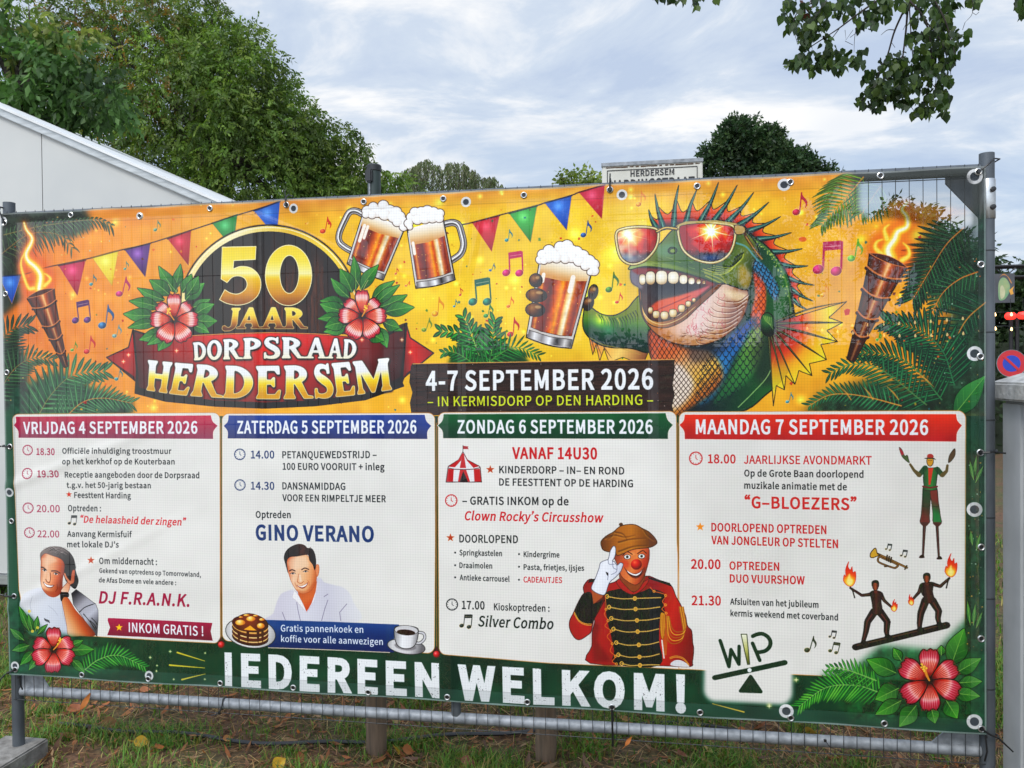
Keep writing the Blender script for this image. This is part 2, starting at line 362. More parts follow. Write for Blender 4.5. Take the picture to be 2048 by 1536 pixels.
def outline(q, wid, closed, rmin=.45, miter=False):
    """polygons that cover a line of the given widths (all turning the same way)"""
    q = np.asarray(q, float)
    w = np.broadcast_to(np.asarray(wid, float), (len(q),)) / 2
    out = []
    n = len(q) if closed else len(q) - 1
    for i in range(n):
        a, b = q[i], q[(i + 1) % len(q)]
        d = b - a
        L = np.hypot(*d)
        if L < 1e-6:
            continue
        nn = np.array([-d[1], d[0]]) / L
        wa, wb = w[i], w[(i + 1) % len(q)]
        out.append(np.array([a + nn * wa, a - nn * wa, b - nn * wb, b + nn * wb]))
    an = np.linspace(0, 2 * np.pi, 9)[:-1][::-1]
    for i in range(len(q)):
        if miter:
            a, b = q[i] - q[i - 1], q[(i + 1) % len(q)] - q[i]
            la, lb = np.hypot(*a), np.hypot(*b)
            if la < 1e-6 or lb < 1e-6:
                continue
            na, nb = np.array([-a[1], a[0]]) / la, np.array([-b[1], b[0]]) / lb
            k = 1 + na @ nb
            m = (na + nb) / k if k > .3 else (na + nb)
            for s in (1, -1):
                out.append(np.array([q[i], q[i] + s * na * w[i], q[i] + s * m * w[i], q[i] + s * nb * w[i]]))
        elif w[i] > rmin:
            out.append(q[i] + w[i] * np.c_[np.cos(an), np.sin(an)])
    return [p if np.sum(p[:, 0] * np.roll(p[:, 1], -1) - np.roll(p[:, 0], -1) * p[:, 1]) > 0 else p[::-1] for p in out]


def stroke(pts, width, paint, op=1., closed=False, blur=0., clip=None, add=False):
    q = S(pts)
    c = coverage(outline(q, np.asarray(width, float) * PXU, closed), int(blur * PXU * 3.2) + 1 if blur else 0)
    if c is None:
        return
    if blur:
        c = (c[0], c[1], boxblur(c[2], max(1, int(blur * PXU))))
    blit(c, paint, op, clip, add)


def lerp(stops, t):
    t = np.clip(t, 0, 1)
    xs = [s[0] for s in stops]
    return np.stack([np.interp(t, xs, [s[1][k] / 255. for s in stops]) for k in range(3)], -1)


def lin(x0, y0, x1, y1, *stops):
    """linear colour change from one point to another"""
    if not isinstance(stops[0][0], (int, float)) or len(stops[0]) == 3:
        stops = [(i / (len(stops) - 1), s) for i, s in enumerate(stops)]
    dx, dy = x1 - x0, y1 - y0
    return lambda X, Y: lerp(stops, ((X - x0) * dx + (Y - y0) * dy) / (dx * dx + dy * dy))


def rad(cx, cy, r, *stops, ry=None):
    if len(stops[0]) == 3:
        stops = [(i / (len(stops) - 1), s) for i, s in enumerate(stops)]
    ry = ry or r
    return lambda X, Y: lerp(stops, np.hypot((X - cx) / r, (Y - cy) / ry))


def ell(cx, cy, rx, ry, a=0., n=28):
    t = np.linspace(0, 2 * np.pi, n + 1)[:-1]
    x, y = rx * np.cos(t), ry * np.sin(t)
    c, s = math.cos(math.radians(a)), math.sin(math.radians(a))
    return np.c_[cx + c * x - s * y, cy + s * x + c * y]


def glow(x, y, r, paint, op=.8, add=True):
    x0, y0 = S([(x, y)])[0]
    R = r * PXU
    ax0, ay0, ax1, ay1 = max(int(x0 - R), 0), max(int(y0 - R), 0), min(int(x0 + R) + 1, TW), min(int(y0 + R) + 1, TH)
    if ax1 <= ax0 or ay1 <= ay0:
        return
    gx, gy = np.meshgrid(np.arange(ax0, ax1) + .5 - x0, np.arange(ay0, ay1) + .5 - y0)
    c = np.clip(1 - np.hypot(gx, gy) / R, 0, 1) ** 2
    blit((ax0, ay0, c.astype(np.float32)), paint, op, add=add)


def noise(X, Y, s, seed):
    """smooth value noise"""
    r = np.random.RandomState(seed).rand(64, 64)
    u, v = X / s, Y / s
    i, j = np.floor(u).astype(int), np.floor(v).astype(int)
    f, g = u - i, v - j
    f, g = f * f * (3 - 2 * f), g * g * (3 - 2 * g)
    A = lambda a, b: r[a % 64, b % 64]
    return (A(i, j) * (1 - f) + A(i + 1, j) * f) * (1 - g) + (A(i, j + 1) * (1 - f) + A(i + 1, j + 1) * f) * g


RND = random.Random(7)


# ---- lettering: contours of a plain sans alphabet (700 units = capital height)
def glyph(ch):
    a, s = GLYPHS[ch]
    return a, [np.array([[float(v) for v in p.split(',')] for p in c.split()]) for c in s.split('|')] if s else []


GCACHE = {}


def text(s, x0, y0, x1, y1, cap, weight, paint, slant=0., op=1., shadow=None, serif=False, track=0, squash=None):
    """one line of lettering with its baseline from (x0,y0) to (x1,y1); weight = extra stem width in units"""
    P0, P1 = S([(x0, y0), (x1, y1)])
    xm, ym = (x0 + x1) / 2, (y0 + y1) / 2
    c0, c1 = S([(xm, ym), (xm, ym - cap)])
    H = c0[1] - c1[1]
    polys, cur, strok = [], 0., []
    for ch in s:
        if ch == ' ':
            cur += 230 + track
            continue
        if ch not in GCACHE:
            GCACHE[ch] = glyph(ch)
        a, cs = GCACHE[ch]
        for c in cs:
            q = c.copy()
            q[:, 0] += cur + slant * q[:, 1]
            polys.append(q)
        if serif:                       # small feet on the stems of the upright-italic lines
            for c in cs:
                for (ax, ay), (bx, by) in zip(c, np.roll(c, -1, 0)):
                    if abs(ay - by) < 3 and 45 < abs(ax - bx) < 110 and (ay < 5 or 470 < ay < 560 or ay > 640):
                        up = 1 if ay < 5 else -1
                        lo, hi = min(ax, bx), max(ax, bx)
                        l, r = (40, 80) if ay < 5 else (80, 10)
                        f = np.array([[lo - l, ay], [hi + r, ay], [hi + r * .4, ay + up * 46], [lo - l * .4, ay + up * 46]])
                        f[:, 0] += cur + slant * f[:, 1]
                        strok.append(f)
        cur += a + weight + track
    x = np.concatenate(polys)[:, 0]
    lo, hi = x.min() - weight / 2, x.max() + weight / 2
    d = P1 - P0
    L = np.hypot(*d)
    ux = d / L
    uy = np.array([0., -1.])
    sx, sy = L / (hi - lo), H / 700.

    def place(q):
        q = np.asarray(q, float)
        return P0 + np.outer((q[:, 0] - lo) * sx, ux) + np.outer(q[:, 1] * sy, uy)
    pp = [place(q) for q in polys]
    extra = [p if np.sum(p[:, 0] * np.roll(p[:, 1], -1) - np.roll(p[:, 0], -1) * p[:, 1]) > 0 else p[::-1] for p in map(place, strok)]
    if weight:
        for p in pp:
            extra += outline(p, weight * (sx + sy) / 2, True, miter=True)
    pad = 3
    c = coverage(pp, pad)
    x0_, y0_, m = c
    if extra:
        # same window for both
        box = [np.array([[p[:, 0].min(), p[:, 1].min()], [p[:, 0].max(), p[:, 1].max()]]) for p in extra + pp]
        box = np.concatenate(box)
        lo_, hi_ = box.min(0), box.max(0)
        fr = np.array([lo_, [lo_[0], lo_[1]], [lo_[0], lo_[1]]])
        a_ = coverage(pp + [np.array([lo_, lo_ + 1e-3, lo_]), np.array([hi_, hi_ - 1e-3, hi_])], pad)
        b_ = coverage(extra + [np.array([lo_, lo_ + 1e-3, lo_]), np.array([hi_, hi_ - 1e-3, hi_])], pad)
        c = (a_[0], a_[1], np.maximum(a_[2], b_[2]))
    if shadow:
        dx, dy, br, scol, sop = shadow
        cc = (c[0] + int(dx * PXU), c[1] + int(dy * PXU), boxblur(np.pad(c[2], 6), max(1, int(br * PXU)))[6:-6, 6:-6])
        blit(cc, scol, sop)
    blit(c, paint, op)
    return c

MASKS = {}            # outlines (survey points) of the printed pictures that become parts of the banner


def mask(name, pts):
    MASKS.setdefault(name, []).append(S(pts))


# ---- the yellow evening ground of the heading
def ground_paint(X, Y):
    t = np.clip(X / 2000., 0, 1)
    a = lerp([(0, (224, 128, 44)), (.12, (238, 156, 62)), (.25, (240, 180, 62)), (.42, (244, 198, 50)), (.62, (238, 196, 56)),
              (.78, (234, 176, 40)), (.92, (230, 158, 36)), (1, (210, 130, 30))], t)
    v = np.clip((Y - 330) / 500., 0, 1)
    top = np.clip(1 - (Y - (430 - .048 * X)) / 46., 0, 1)[..., None]
    a = a * (1 - top * .75) + np.array([233, 146, 66], np.float32) / 255 * top * .75
    low = np.clip((v - .72) / .28, 0, 1)[..., None]
    a = a * (1 - low * .5) + np.array([238, 160, 60], np.float32) / 255 * low * .5
    n = (noise(X, Y, 60, 1) - .5) * .10 + (noise(X, Y, 17, 2) - .5) * .07
    g = np.exp(-(((X - 1150) / 420) ** 2 + ((Y - 560) / 190) ** 2))[..., None]
    a = a * (1 - .28 * g) + np.array([250, 214, 96], np.float32) / 255 * .28 * g
    return np.clip(a + n[..., None] * np.array([1, 1, .7]), 0, 1)


def leaf(bx, by, tx, ty, w, c0, c1, vein=(170, 205, 110), bend=0., line=(14, 40, 24), lw=1.):
    """pointed leaf with a middle vein, two halves of different green"""
    b, t = np.array([bx, by], float), np.array([tx, ty], float)
    d = t - b
    L = np.hypot(*d)
    n = np.array([-d[1], d[0]]) / L
    u = np.array([0, .12, .3, .5, .7, .86, 1.])
    prof = np.array([0, .55, .95, 1., .72, .36, 0]) * w / 2
    mid = b + np.outer(u, d) + np.outer(np.sin(u * np.pi) * bend, n)
    a, c = mid + prof[:, None] * n, mid - prof[:, None] * n
    fill(cr(np.concatenate([a, c[-2:0:-1]]), 4), lin(bx, by, tx, ty, c0, c1), line=line, lw=lw)
    fill(np.concatenate([mid, c[-2:0:-1]]), (255, 255, 190), .10)
    stroke(mid, np.linspace(1.3, .4, len(mid)), vein, .75)
    for k in (2, 3, 4):
        stroke([mid[k - 1], mid[k] + .8 * prof[k] * n], .5, vein, .4)
        stroke([mid[k - 1], mid[k] - .8 * prof[k] * n], .5, vein, .4)


def frond(spine, l0, l1, n, c0, c1, rib=(190, 200, 120), side=(1, 1), sweep=38, w=7., droop=0., edge=None):
    """palm frond: blades left and right of a curved rib"""
    q = cr(spine, 10, closed=False)
    seg = np.hypot(*np.diff(q, axis=0).T)
    cum = np.r_[0, np.cumsum(seg)]
    for s, on in ((1, side[0]), (-1, side[1])):
        if not on:
            continue
        n_ = int(n * 1.25)
        for i in range(n_):
            t = (i + .5) / n_
            p = np.array([np.interp(t * cum[-1], cum, q[:, k]) for k in (0, 1)])
            p2 = np.array([np.interp(min(t + .03, 1) * cum[-1], cum, q[:, k]) for k in (0, 1)])
            p1 = np.array([np.interp(max(t - .03, 0) * cum[-1], cum, q[:, k]) for k in (0, 1)])
            d = (p2 - p1) / (np.hypot(*(p2 - p1)) + 1e-9)
            a = math.radians(sweep + 28 * (1 - t)) * s
            e = np.array([d[0] * math.cos(a) - d[1] * math.sin(a), d[0] * math.sin(a) + d[1] * math.cos(a)])
            L = (l0 + (l1 - l0) * t) * on * (.55 + .45 * math.sin(math.pi * min(t * 1.15 + .12, 1))) * RND.uniform(1.0, 1.28)
            tip = p + e * L + np.array([0, droop * L])
            m = p + e * L * .55
            nn = np.array([-e[1], e[0]]) * w * .36
            k = RND.uniform(0, 1)
            c = tuple(c0[j] + (c1[j] - c0[j]) * k for j in range(3))
            fill(cr([p - nn * .3, m - nn, tip, m + nn, p + nn * .3], 4), c, line=edge, lw=.7)
            stroke([p, m, p + e * L * .9 + np.array([0, droop * L * .8])], [1.2, 1.1, .3], tuple(min(255, v * 1.7 + q) for v, q in zip(c, (26, 34, 8))), .6)
    stroke(q, np.linspace(2.4, 1., len(q)), rib, .8)


def hibiscus(cx, cy, r, angs, style=0, sc=None):
    """hibiscus flower: petals (angle, length factor), deep throat and pollen stalk"""
    for a, f, wf in angs:
        t = math.radians(a)
        d, n = np.array([math.cos(t), -math.sin(t)]), np.array([math.sin(t), math.cos(t)])
        L, w = r * f, r * wf
        c = np.array([cx, cy], float)
        P = lambda u, v: c + d * L * u + n * w * v
        pts = cr([P(.08, -.08), P(.4, -.38), P(.75, -.52), P(.97, -.33), P(.93, -.12), P(1.0, .05), P(.95, .2), P(.95, .36), P(.72, .52), P(.4, .38), P(.08, .08)], 5)
        if style == 0:
            st = [(0, (70, 20, 20)), (.16, (150, 32, 20)), (.36, (206, 52, 26)), (.54, (226, 86, 50)), (.68, (244, 190, 180)), (.79, (240, 196, 190)), (.87, (204, 62, 76)), (1.05, (150, 26, 50))]
        else:
            st = [(0, (60, 14, 16)), (.18, (150, 30, 22)), (.38, (200, 46, 28)), (.55, (226, 96, 78)), (.66, (236, 150, 150)), (.76, (206, 62, 88)), (.88, (180, 36, 66)), (1.05, (150, 28, 58))]
        cv = fill(pts, rad(cx, cy, L, *st), line=(56, 10, 18), lw=2)
        for v in (-.36, -.24, -.12, 0, .12, .24, .36):
            stroke([P(.25, v * .35), P(.6, v * .85), P(.92, v)], [.5, 1.3, .4], (255, 250, 244), .5)
            stroke([P(.98, v + .06), P(.8, v + .06), P(.66, (v + .06) * .9)], [1.6, .9, .3], (190, 50, 70), .6)
            stroke([P(.2, (v + .07) * .4), P(.62, (v + .07) * .8)], [.9, .4], (150, 20, 24), .45)
        fill(cr([P(.3, .5), P(.7, .54), P(.95, .36), P(.7, .4), P(.4, .3)], 4), (120, 10, 40), .28)
    fill(ell(cx, cy, r * .16, r * .14), (46, 14, 16), .85, blur=r * .05)
    sx, sy = sc or (.35, -.5)
    p = [(cx, cy), (cx + sx * r * .5, cy + sy * r * .42), (cx + sx * r, cy + sy * r)]
    stroke(cr(p, 5, False), np.linspace(r * .05, r * .09, 11), (222, 150, 60))
    for k in range(9):
        t = RND.uniform(.72, 1.12)
        fill(ell(cx + sx * r * t + RND.uniform(-.09, .09) * r, cy + sy * r * t + RND.uniform(-.09, .09) * r, r * .035, r * .035, n=8), (250, 206, 90))


def note(kind, x, y, h, c, tilt=0., op=.95):
    """music note with its head at (x, y) and a stem of height h; kind 1 single, 2 beamed pair"""
    ca, sa = math.cos(math.radians(tilt)), math.sin(math.radians(tilt))
    R = lambda u, v: (x + u * ca - v * sa, y + u * sa + v * ca)
    hw = h * .2
    lt = tuple(min(255, v * 1.25 + 50) for v in c)

    def head(u, v):
        e = np.array([R(*p) for p in ell(u, v, hw, hw * .82, -20, 18)])
        px, py = R(u - hw * .3, v - hw * .3)
        fill(e, rad(px, py, hw * 1.5, lt, c, tuple(v * .6 for v in c)), op, line=(252, 226, 170), lw=.5)
    sw = max(1.1, h * .055)
    if kind == 1:
        stroke([R(hw * .85, -hw * .2), R(hw * .85, -h)], sw, c, op)
        fill([R(*p) for p in cr([(hw * .85, -h * 1.02), (hw * 1.3, -h * .84), (hw * 2.4, -h * .62), (hw * 2.5, -h * .4), (hw * 2.1, -h * .25), (hw * 2.15, -h * .46), (hw * 1.4, -h * .64), (hw * .85, -h * .7)], 4)], c, op)
        head(0, 0)
    else:
        g = h * .62
        fill([R(hw * .7, -h * .95), R(hw * .7 + g, -h * 1.02), R(hw * .7 + g, -h * .72), R(hw * .7, -h * .64)], c, op)
        stroke([R(hw * .8, -h * .78), R(hw * .6 + g, -h * .84)], h * .022, (250, 220, 190), .7 * op)
        for u in (0, g):
            stroke([R(u + hw * .85, -hw * .2), R(u + hw * .85, -h * .92 - u * .07)], sw * 1.2, c, op)
            head(u, u * .06)


def star(x, y, r, c, line=None, rot=-90, inner=.42):
    p = [(x + (r if k % 2 == 0 else r * inner) * math.cos(math.radians(rot + 36 * k)), y + (r if k % 2 == 0 else r * inner) * math.sin(math.radians(rot + 36 * k))) for k in range(10)]
    fill(p, c, line=line, lw=.6)


def sparkle(x, y, r, c=(255, 226, 130)):
    glow(x, y, r * 1.6, c, .6)
    fill([(x, y - r), (x + r * .16, y - r * .16), (x + r, y), (x + r * .16, y + r * .16), (x, y + r), (x - r * .16, y + r * .16), (x - r, y), (x - r * .16, y - r * .16)], (255, 244, 200), .8)


def dark_green(pts, c=(34, 62, 46), op=.95, blur=6.):
    def paint(X, Y):
        n = noise(X, Y, 13, 5) * .6 + noise(X, Y, 5, 6) * .4
        a = col(c)[None, None] * (.55 + .9 * n[..., None])
        return a
    fill(pts, paint, op, blur=blur)


# whole sheet first: deep green, then the heading ground
fill([(-60, 250), (2080, 200), (2080, 1560), (-60, 1500)], lambda X, Y: col((25, 74, 52))[None, None] * (.82 + .36 * noise(X, Y, 30, 3))[..., None])
fill([(-60, 300), (2050, 200), (2050, 832), (-60, 832)], ground_paint)
for k in range(330):
    x, y = RND.uniform(0, 1960), RND.uniform(360, 825)
    glow(x, y, RND.choice([3, 4, 5, 7, 9]), (255, 226, 150), RND.uniform(.2, .5))
for x, y, r in [(232, 446, 16), (283, 432, 12), (150, 590, 15), (880, 405, 20), (700, 420, 14), (1230, 505, 40), (1165, 590, 26), (1150, 470, 22), (1290, 470, 40), (1560, 620, 20), (1600, 800, 18),
                (1720, 480, 18), (1380, 420, 18), (830, 445, 18), (1030, 560, 18), (960, 520, 14), (1110, 760, 12), (1900, 630, 10), (230, 812, 14), (310, 815, 16), (805, 800, 14), (866, 680, 10), (1770, 470, 40), (1830, 470, 24)]:
    glow(x, y, r, (255, 222, 150), .38)

# ---- leaves in the corners of the heading
dark_green([(-30, 400), (150, 405), (180, 428), (190, 455), (150, 475), (90, 470), (40, 530), (46, 600), (0, 640), (-40, 640)], (52, 66, 56))
frond([(10, 470), (90, 452), (190, 440), (226, 452)], 44, 30, 22, (52, 70, 58), (74, 92, 72), (150, 140, 90), side=(1, .5), w=6, droop=.35)
frond([(-10, 520), (60, 470), (120, 470), (150, 500)], 40, 26, 14, (46, 62, 50), (78, 88, 66), (150, 120, 70), w=5, droop=.4)
fill([(1690, 320), (1990, 310), (1990, 560), (1940, 560), (1935, 420), (1800, 400), (1712, 420)], (74, 82, 82), .96, blur=5)
dark_green([(1840, 480), (1905, 440), (2000, 420), (2000, 840), (1600, 840), (1640, 790), (1740, 760), (1840, 780), (1880, 700), (1900, 620), (1850, 590)], (36, 70, 54), blur=9)
frond([(1724, 356), (1700, 385), (1668, 420), (1640, 452)], 62, 40, 13, (70, 96, 40), (96, 118, 50), (214, 160, 70), side=(1.1, .8), w=9, droop=.25)
frond([(1760, 372), (1740, 400), (1720, 430)], 60, 44, 8, (74, 100, 44), (104, 122, 56), (214, 160, 70), side=(1, .7), w=8, droop=.35)
frond([(1925, 456), (1890, 490), (1858, 540), (1822, 600)], 66, 62, 17, (24, 58, 44), (40, 84, 58), (224, 142, 62), side=(1, .95), w=10, edge=(20, 40, 32))
frond([(1952, 545), (1915, 560), (1880, 590), (1855, 640)], 50, 40, 13, (30, 62, 48), (44, 84, 60), (232, 140, 60), side=(.8, 1), w=8)
frond([(1975, 600), (1930, 640), (1905, 690), (1895, 740)], 64, 50, 12, (26, 60, 48), (38, 80, 60), (224, 150, 70), side=(1, .6), w=10)
frond([(1905, 770), (1880, 700), (1830, 660), (1768, 645)], 70, 54, 18, (18, 66, 50), (34, 96, 66), (60, 130, 90), side=(.9, 1), w=11, edge=(14, 44, 36))
frond([(1880, 800), (1830, 740), (1780, 712), (1720, 705)], 60, 46, 16, (22, 66, 50), (40, 98, 66), (80, 140, 90), side=(.9, 1), w=9, edge=(14, 44, 36))
frond([(1850, 810), (1760, 740), (1700, 730), (1655, 748)], 46, 40, 18, (24, 70, 52), (44, 100, 70), (110, 140, 90), side=(.8, 1), w=8)
frond([(1800, 812), (1720, 792), (1660, 790), (1616, 812)], 36, 30, 18, (30, 74, 56), (50, 104, 74), (236, 160, 72), side=(1, .8), w=7)
leaf(1905, 830, 1968, 752, 44, (26, 90, 52), (62, 150, 70))
for x0, y0, x1, y1 in [(1830, 745, 1865, 775), (1795, 800, 1770, 772), (1744, 800, 1725, 775), (1700, 800, 1680, 775)]:
    stroke([(x0, y0), ((x0 + x1) / 2 + 2, (y0 + y1) / 2), (x1, y1)], [2, 3, .5], (236, 160, 70), .7)
# left palms
dark_green([(-40, 650), (30, 680), (60, 720), (60, 830), (-40, 830)], (42, 62, 54))
frond([(-30, 760), (-5, 700), (25, 660), (62, 650)], 66, 48, 15, (40, 58, 46), (66, 84, 62), (110, 100, 66), side=(.9, 1), w=9)
frond([(-10, 800), (30, 740), (70, 716), (112, 720)], 44, 36, 16, (46, 74, 58), (70, 98, 72), (150, 130, 80), side=(.9, 1), w=7)
dark_green([(30, 780), (120, 742), (200, 780), (268, 800), (268, 835), (20, 835)], (44, 84, 66))
frond([(70, 850), (105, 790), (150, 750), (215, 742)], 62, 44, 15, (46, 88, 66), (80, 124, 88), (150, 140, 90), side=(1, 1), w=11)
frond([(120, 850), (165, 806), (210, 796), (266, 806)], 48, 34, 16, (52, 92, 70), (76, 118, 86), (220, 150, 80), side=(1, 1), w=7)
for k in range(60):
    x, y = RND.choice([(RND.uniform(20, 260), RND.uniform(430, 520)), (RND.uniform(0, 120), RND.uniform(640, 820)), (RND.uniform(1850, 1965), RND.uniform(500, 820))])
    fill(ell(x, y, RND.uniform(.8, 2), RND.uniform(.8, 1.8), n=8), RND.choice([(236, 190, 110), (220, 120, 50), (190, 210, 190)]), .8)
fill([(0, 832), (28, 810), (34, 860), (24, 1000), (36, 1110), (44, 1260), (60, 1300), (0, 1360)], (36, 92, 62), .9, blur=3)

# ---- strings of pennants
def bunting(rope, flags):
    stroke(cr(rope, 6, False), 2.6, (96, 76, 60))
    for a, b, t, c in flags:
        m = ((a[0] + b[0]) / 2, (a[1] + b[1]) / 2 + (t[1] - a[1]) * .25)
        lt = tuple(min(255, v * 1.15 + 70) for v in c)
        fill([a, b, t], rad(m[0], m[1], abs(b[0] - a[0]) * 1.1, (0, lt), (.22, tuple((p * 2 + q) / 3 for p, q in zip(c, lt))), (.6, c), (1.2, tuple(v * .7 for v in c))), line=(214, 150, 80), lw=.8)
        stroke([a, b], 3, tuple(v * .55 for v in c), .9)
        mask('pennant_picture#%d' % int(a[0]), [a, b, t])


RED, YEL, PUR, GRN, BLU = (170, 36, 56), (232, 200, 58), (92, 50, 116), (42, 128, 66), (44, 92, 172)
bunting([(-5, 552), (47, 550), (94, 536), (175, 519), (237, 502), (300, 487), (382, 461), (425, 447), (475, 431), (510, 420), (560, 404)],
        [((0, 553), (46, 550), (27, 608), BLU), ((121, 532), (175, 521), (159, 592), (168, 36, 74)), ((188, 516), (239, 502), (227, 572), YEL), ((251, 500), (302, 487), (292, 555), PUR),
         ((336, 478), (383, 461), (378, 532), RED), ((425, 447), (476, 430), (466, 498), GRN), ((508, 422), (561, 404), (553, 475), BLU)])
bunting([(925, 450), (944, 446), (1000, 431), (1074, 412), (1089, 407), (1144, 391), (1157, 386), (1209, 372)],
        [((944, 446), (999, 432), (983, 504), (176, 30, 48)), ((1018, 428), (1074, 413), (1061, 486), (60, 146, 62)), ((1089, 407), (1143, 392), (1133, 462), BLU), ((1157, 386), (1209, 372), (1203, 439), (182, 38, 66))])

# ---- confetti and music notes
CON = [(206, 60, 34), (176, 30, 40), (226, 110, 40), (40, 120, 130), (60, 130, 60), (214, 170, 40), (110, 50, 40)]
for k in range(330):
    x, y = RND.uniform(130, 1900), RND.uniform(420, 820)
    r = RND.uniform(1.2, 4.2)
    a = RND.uniform(0, 3)
    fill([(x + r * RND.uniform(.6, 1.2) * math.cos(a + b), y + r * RND.uniform(.6, 1.2) * math.sin(a + b)) for b in (0, 1.4, 3.1, 4.6)], RND.choice(CON), RND.uniform(.6, .95))
for n in [(2, 155, 641, 38, PUR, -6), (1, 208, 651, 42, (44, 104, 150), 6), (1, 241, 588, 36, (178, 46, 110), 12), (1, 177, 703, 32, (196, 52, 60), 6), (1, 186, 569, 20, (56, 130, 140), 4),
          (1, 232, 672, 24, (110, 150, 150), 12), (1, 252, 538, 15, (56, 130, 120), 0), (1, 148, 700, 18, (90, 150, 60), 14), (1, 312, 460, 20, (90, 140, 120), 6), (1, 236, 758, 22, (60, 130, 140), 10),
          (1, 646, 463, 30, (206, 70, 40), 10), (2, 945, 604, 46, (40, 110, 100), -4), (2, 1012, 546, 42, (190, 44, 110), -2), (1, 1013, 481, 22, (44, 130, 140), 6), (1, 1166, 471, 30, (40, 84, 150), 8),
          (1, 980, 541, 16, (60, 110, 150), 20), (1, 971, 632, 26, (50, 130, 70), 10), (1, 1020, 669, 34, (190, 40, 44), 4), (1, 1217, 580, 36, (70, 120, 50), 6), (1, 1233, 605, 20, (206, 70, 50), 10),
          (1, 870, 628, 34, (226, 150, 40), 4), (1, 848, 660, 26, (110, 140, 50), 16), (1, 908, 613, 14, (50, 130, 150), 4), (1, 1016, 613, 20, (226, 110, 50), 8), (1, 920, 590, 14, (200, 60, 60), -10),
          (1, 1590, 426, 40, (178, 36, 74), 6), (2, 1634, 540, 58, (180, 36, 100), 2), (1, 1700, 518, 40, (110, 170, 60), 10), (1, 1643, 592, 24, (226, 150, 50), 6), (1, 1573, 804, 20, (70, 140, 150), 12),
          (1, 1752, 682, 12, (60, 150, 80), 20), (1, 1796, 612, 14, (80, 80, 120), 4), (1, 1276, 410, 28, (226, 140, 60), 2), (1, 1752, 680, 16, (60, 150, 60), 10), (1, 792, 548, 12, (200, 60, 50), 2), (1, 812, 572, 12, (214, 90, 50), 30)]:
    note(*n)
fill(ell(1603, 420 + 60, 8, 5), (222, 110, 40), .9)
fill([(1686, 622), (1692, 618), (1698, 620), (1696, 630), (1688, 632)], (196, 60, 40))
# ---- torches
def torch(x0, y0, x1, y1, w0, w1, rings):
    d = np.array([x1 - x0, y1 - y0], float)
    L = np.hypot(*d)
    d /= L
    n = np.array([-d[1], d[0]])
    o = np.array([x0, y0], float)
    P = lambda t, s: o + d * L * t + n * s * (w0 + (w1 - w0) * t ** .8) / 2

    def paint(X, Y):
        t = np.clip(((X - x0) * d[0] + (Y - y0) * d[1]) / L, 0, 1)
        s = ((X - x0) * n[0] + (Y - y0) * n[1]) / ((w0 + (w1 - w0) * t ** .8) / 2)
        c = lerp([(0, (56, 26, 16)), (.16, (120, 58, 30)), (.3, (92, 42, 22)), (.44, (168, 92, 48)), (.55, (250, 196, 140)), (.62, (196, 108, 56)), (.78, (104, 48, 24)), (.9, (142, 70, 36)), (1, (48, 22, 14))], (1 - s) / 2)
        return c * (1.05 - .45 * t)[..., None]
    body = [P(0, -1)] + [P(t, -1) for t in np.linspace(.05, 1, 12)] + [P(t, 1) for t in np.linspace(1, .05, 12)] + [P(0, 1)]
    fill(body, paint, line=(56, 24, 14), lw=1.4)
    for t in rings:
        a = [P(t, s * 1.06) + d * (1 - s * s) * w0 * .10 for s in np.linspace(-1, 1, 9)]
        stroke(a, w0 * .075, (70, 30, 16))
        stroke([p - d * w0 * .05 for p in a], w0 * .035, (226, 150, 90), .8)
    fill([P(0, s) + d * (1 - s * s) * w0 * .06 for s in np.linspace(-1, 1, 9)] + [P(0, s) - d * (1 - s * s) * w0 * .10 for s in np.linspace(1, -1, 9)], (90, 40, 22), line=(214, 140, 90), lw=1.1)
    mask('torch_picture#%d' % (x0 > 900), body)


def flame(lines, k=1.):
    for w, c, op, b in ((66, (222, 90, 16), .6, 9), (38, (240, 140, 26), .9, 3), (24, (252, 190, 50), .95, 1.5), (15, (255, 226, 110), .9, 1.1), (7.5, (255, 252, 226), .95, .9)):
        for i, pts in enumerate(lines):
            q = cr(pts, 6, False)
            f = k if i == 0 else k * .42
            if i and w < 8:
                continue
            stroke(q, np.linspace(1, .18, len(q)) * w * f, c, op, blur=b)


flame([[(82, 578), (85, 552), (75, 535), (60, 522), (56, 507), (66, 487), (67, 475), (56, 460), (51, 446)], [(72, 577), (60, 575), (47, 540), (46, 520), (54, 505)], [(93, 572), (105, 560), (100, 552), (92, 547)]], .95)
torch(85, 587, 136, 734, 60, 9, (.16, .42, .6, .8))
flame([[(1778, 520), (1773, 500), (1786, 480), (1793, 465), (1811, 455), (1811, 435), (1801, 420), (1813, 405)], [(1761, 510), (1748, 497), (1751, 485), (1763, 480)], [(1771, 480), (1766, 460), (1776, 450)], [(1801, 522), (1815, 512), (1813, 497), (1803, 487)]])
torch(1774, 522, 1699, 722, 82, 16, (.14, .34, .56, .74))

# ---- beer
def bil(q, s, t):
    q = np.asarray(q, float)
    return (q[0] * (1 - s) + q[1] * s) * (1 - t) + (q[3] * (1 - s) + q[2] * s) * t


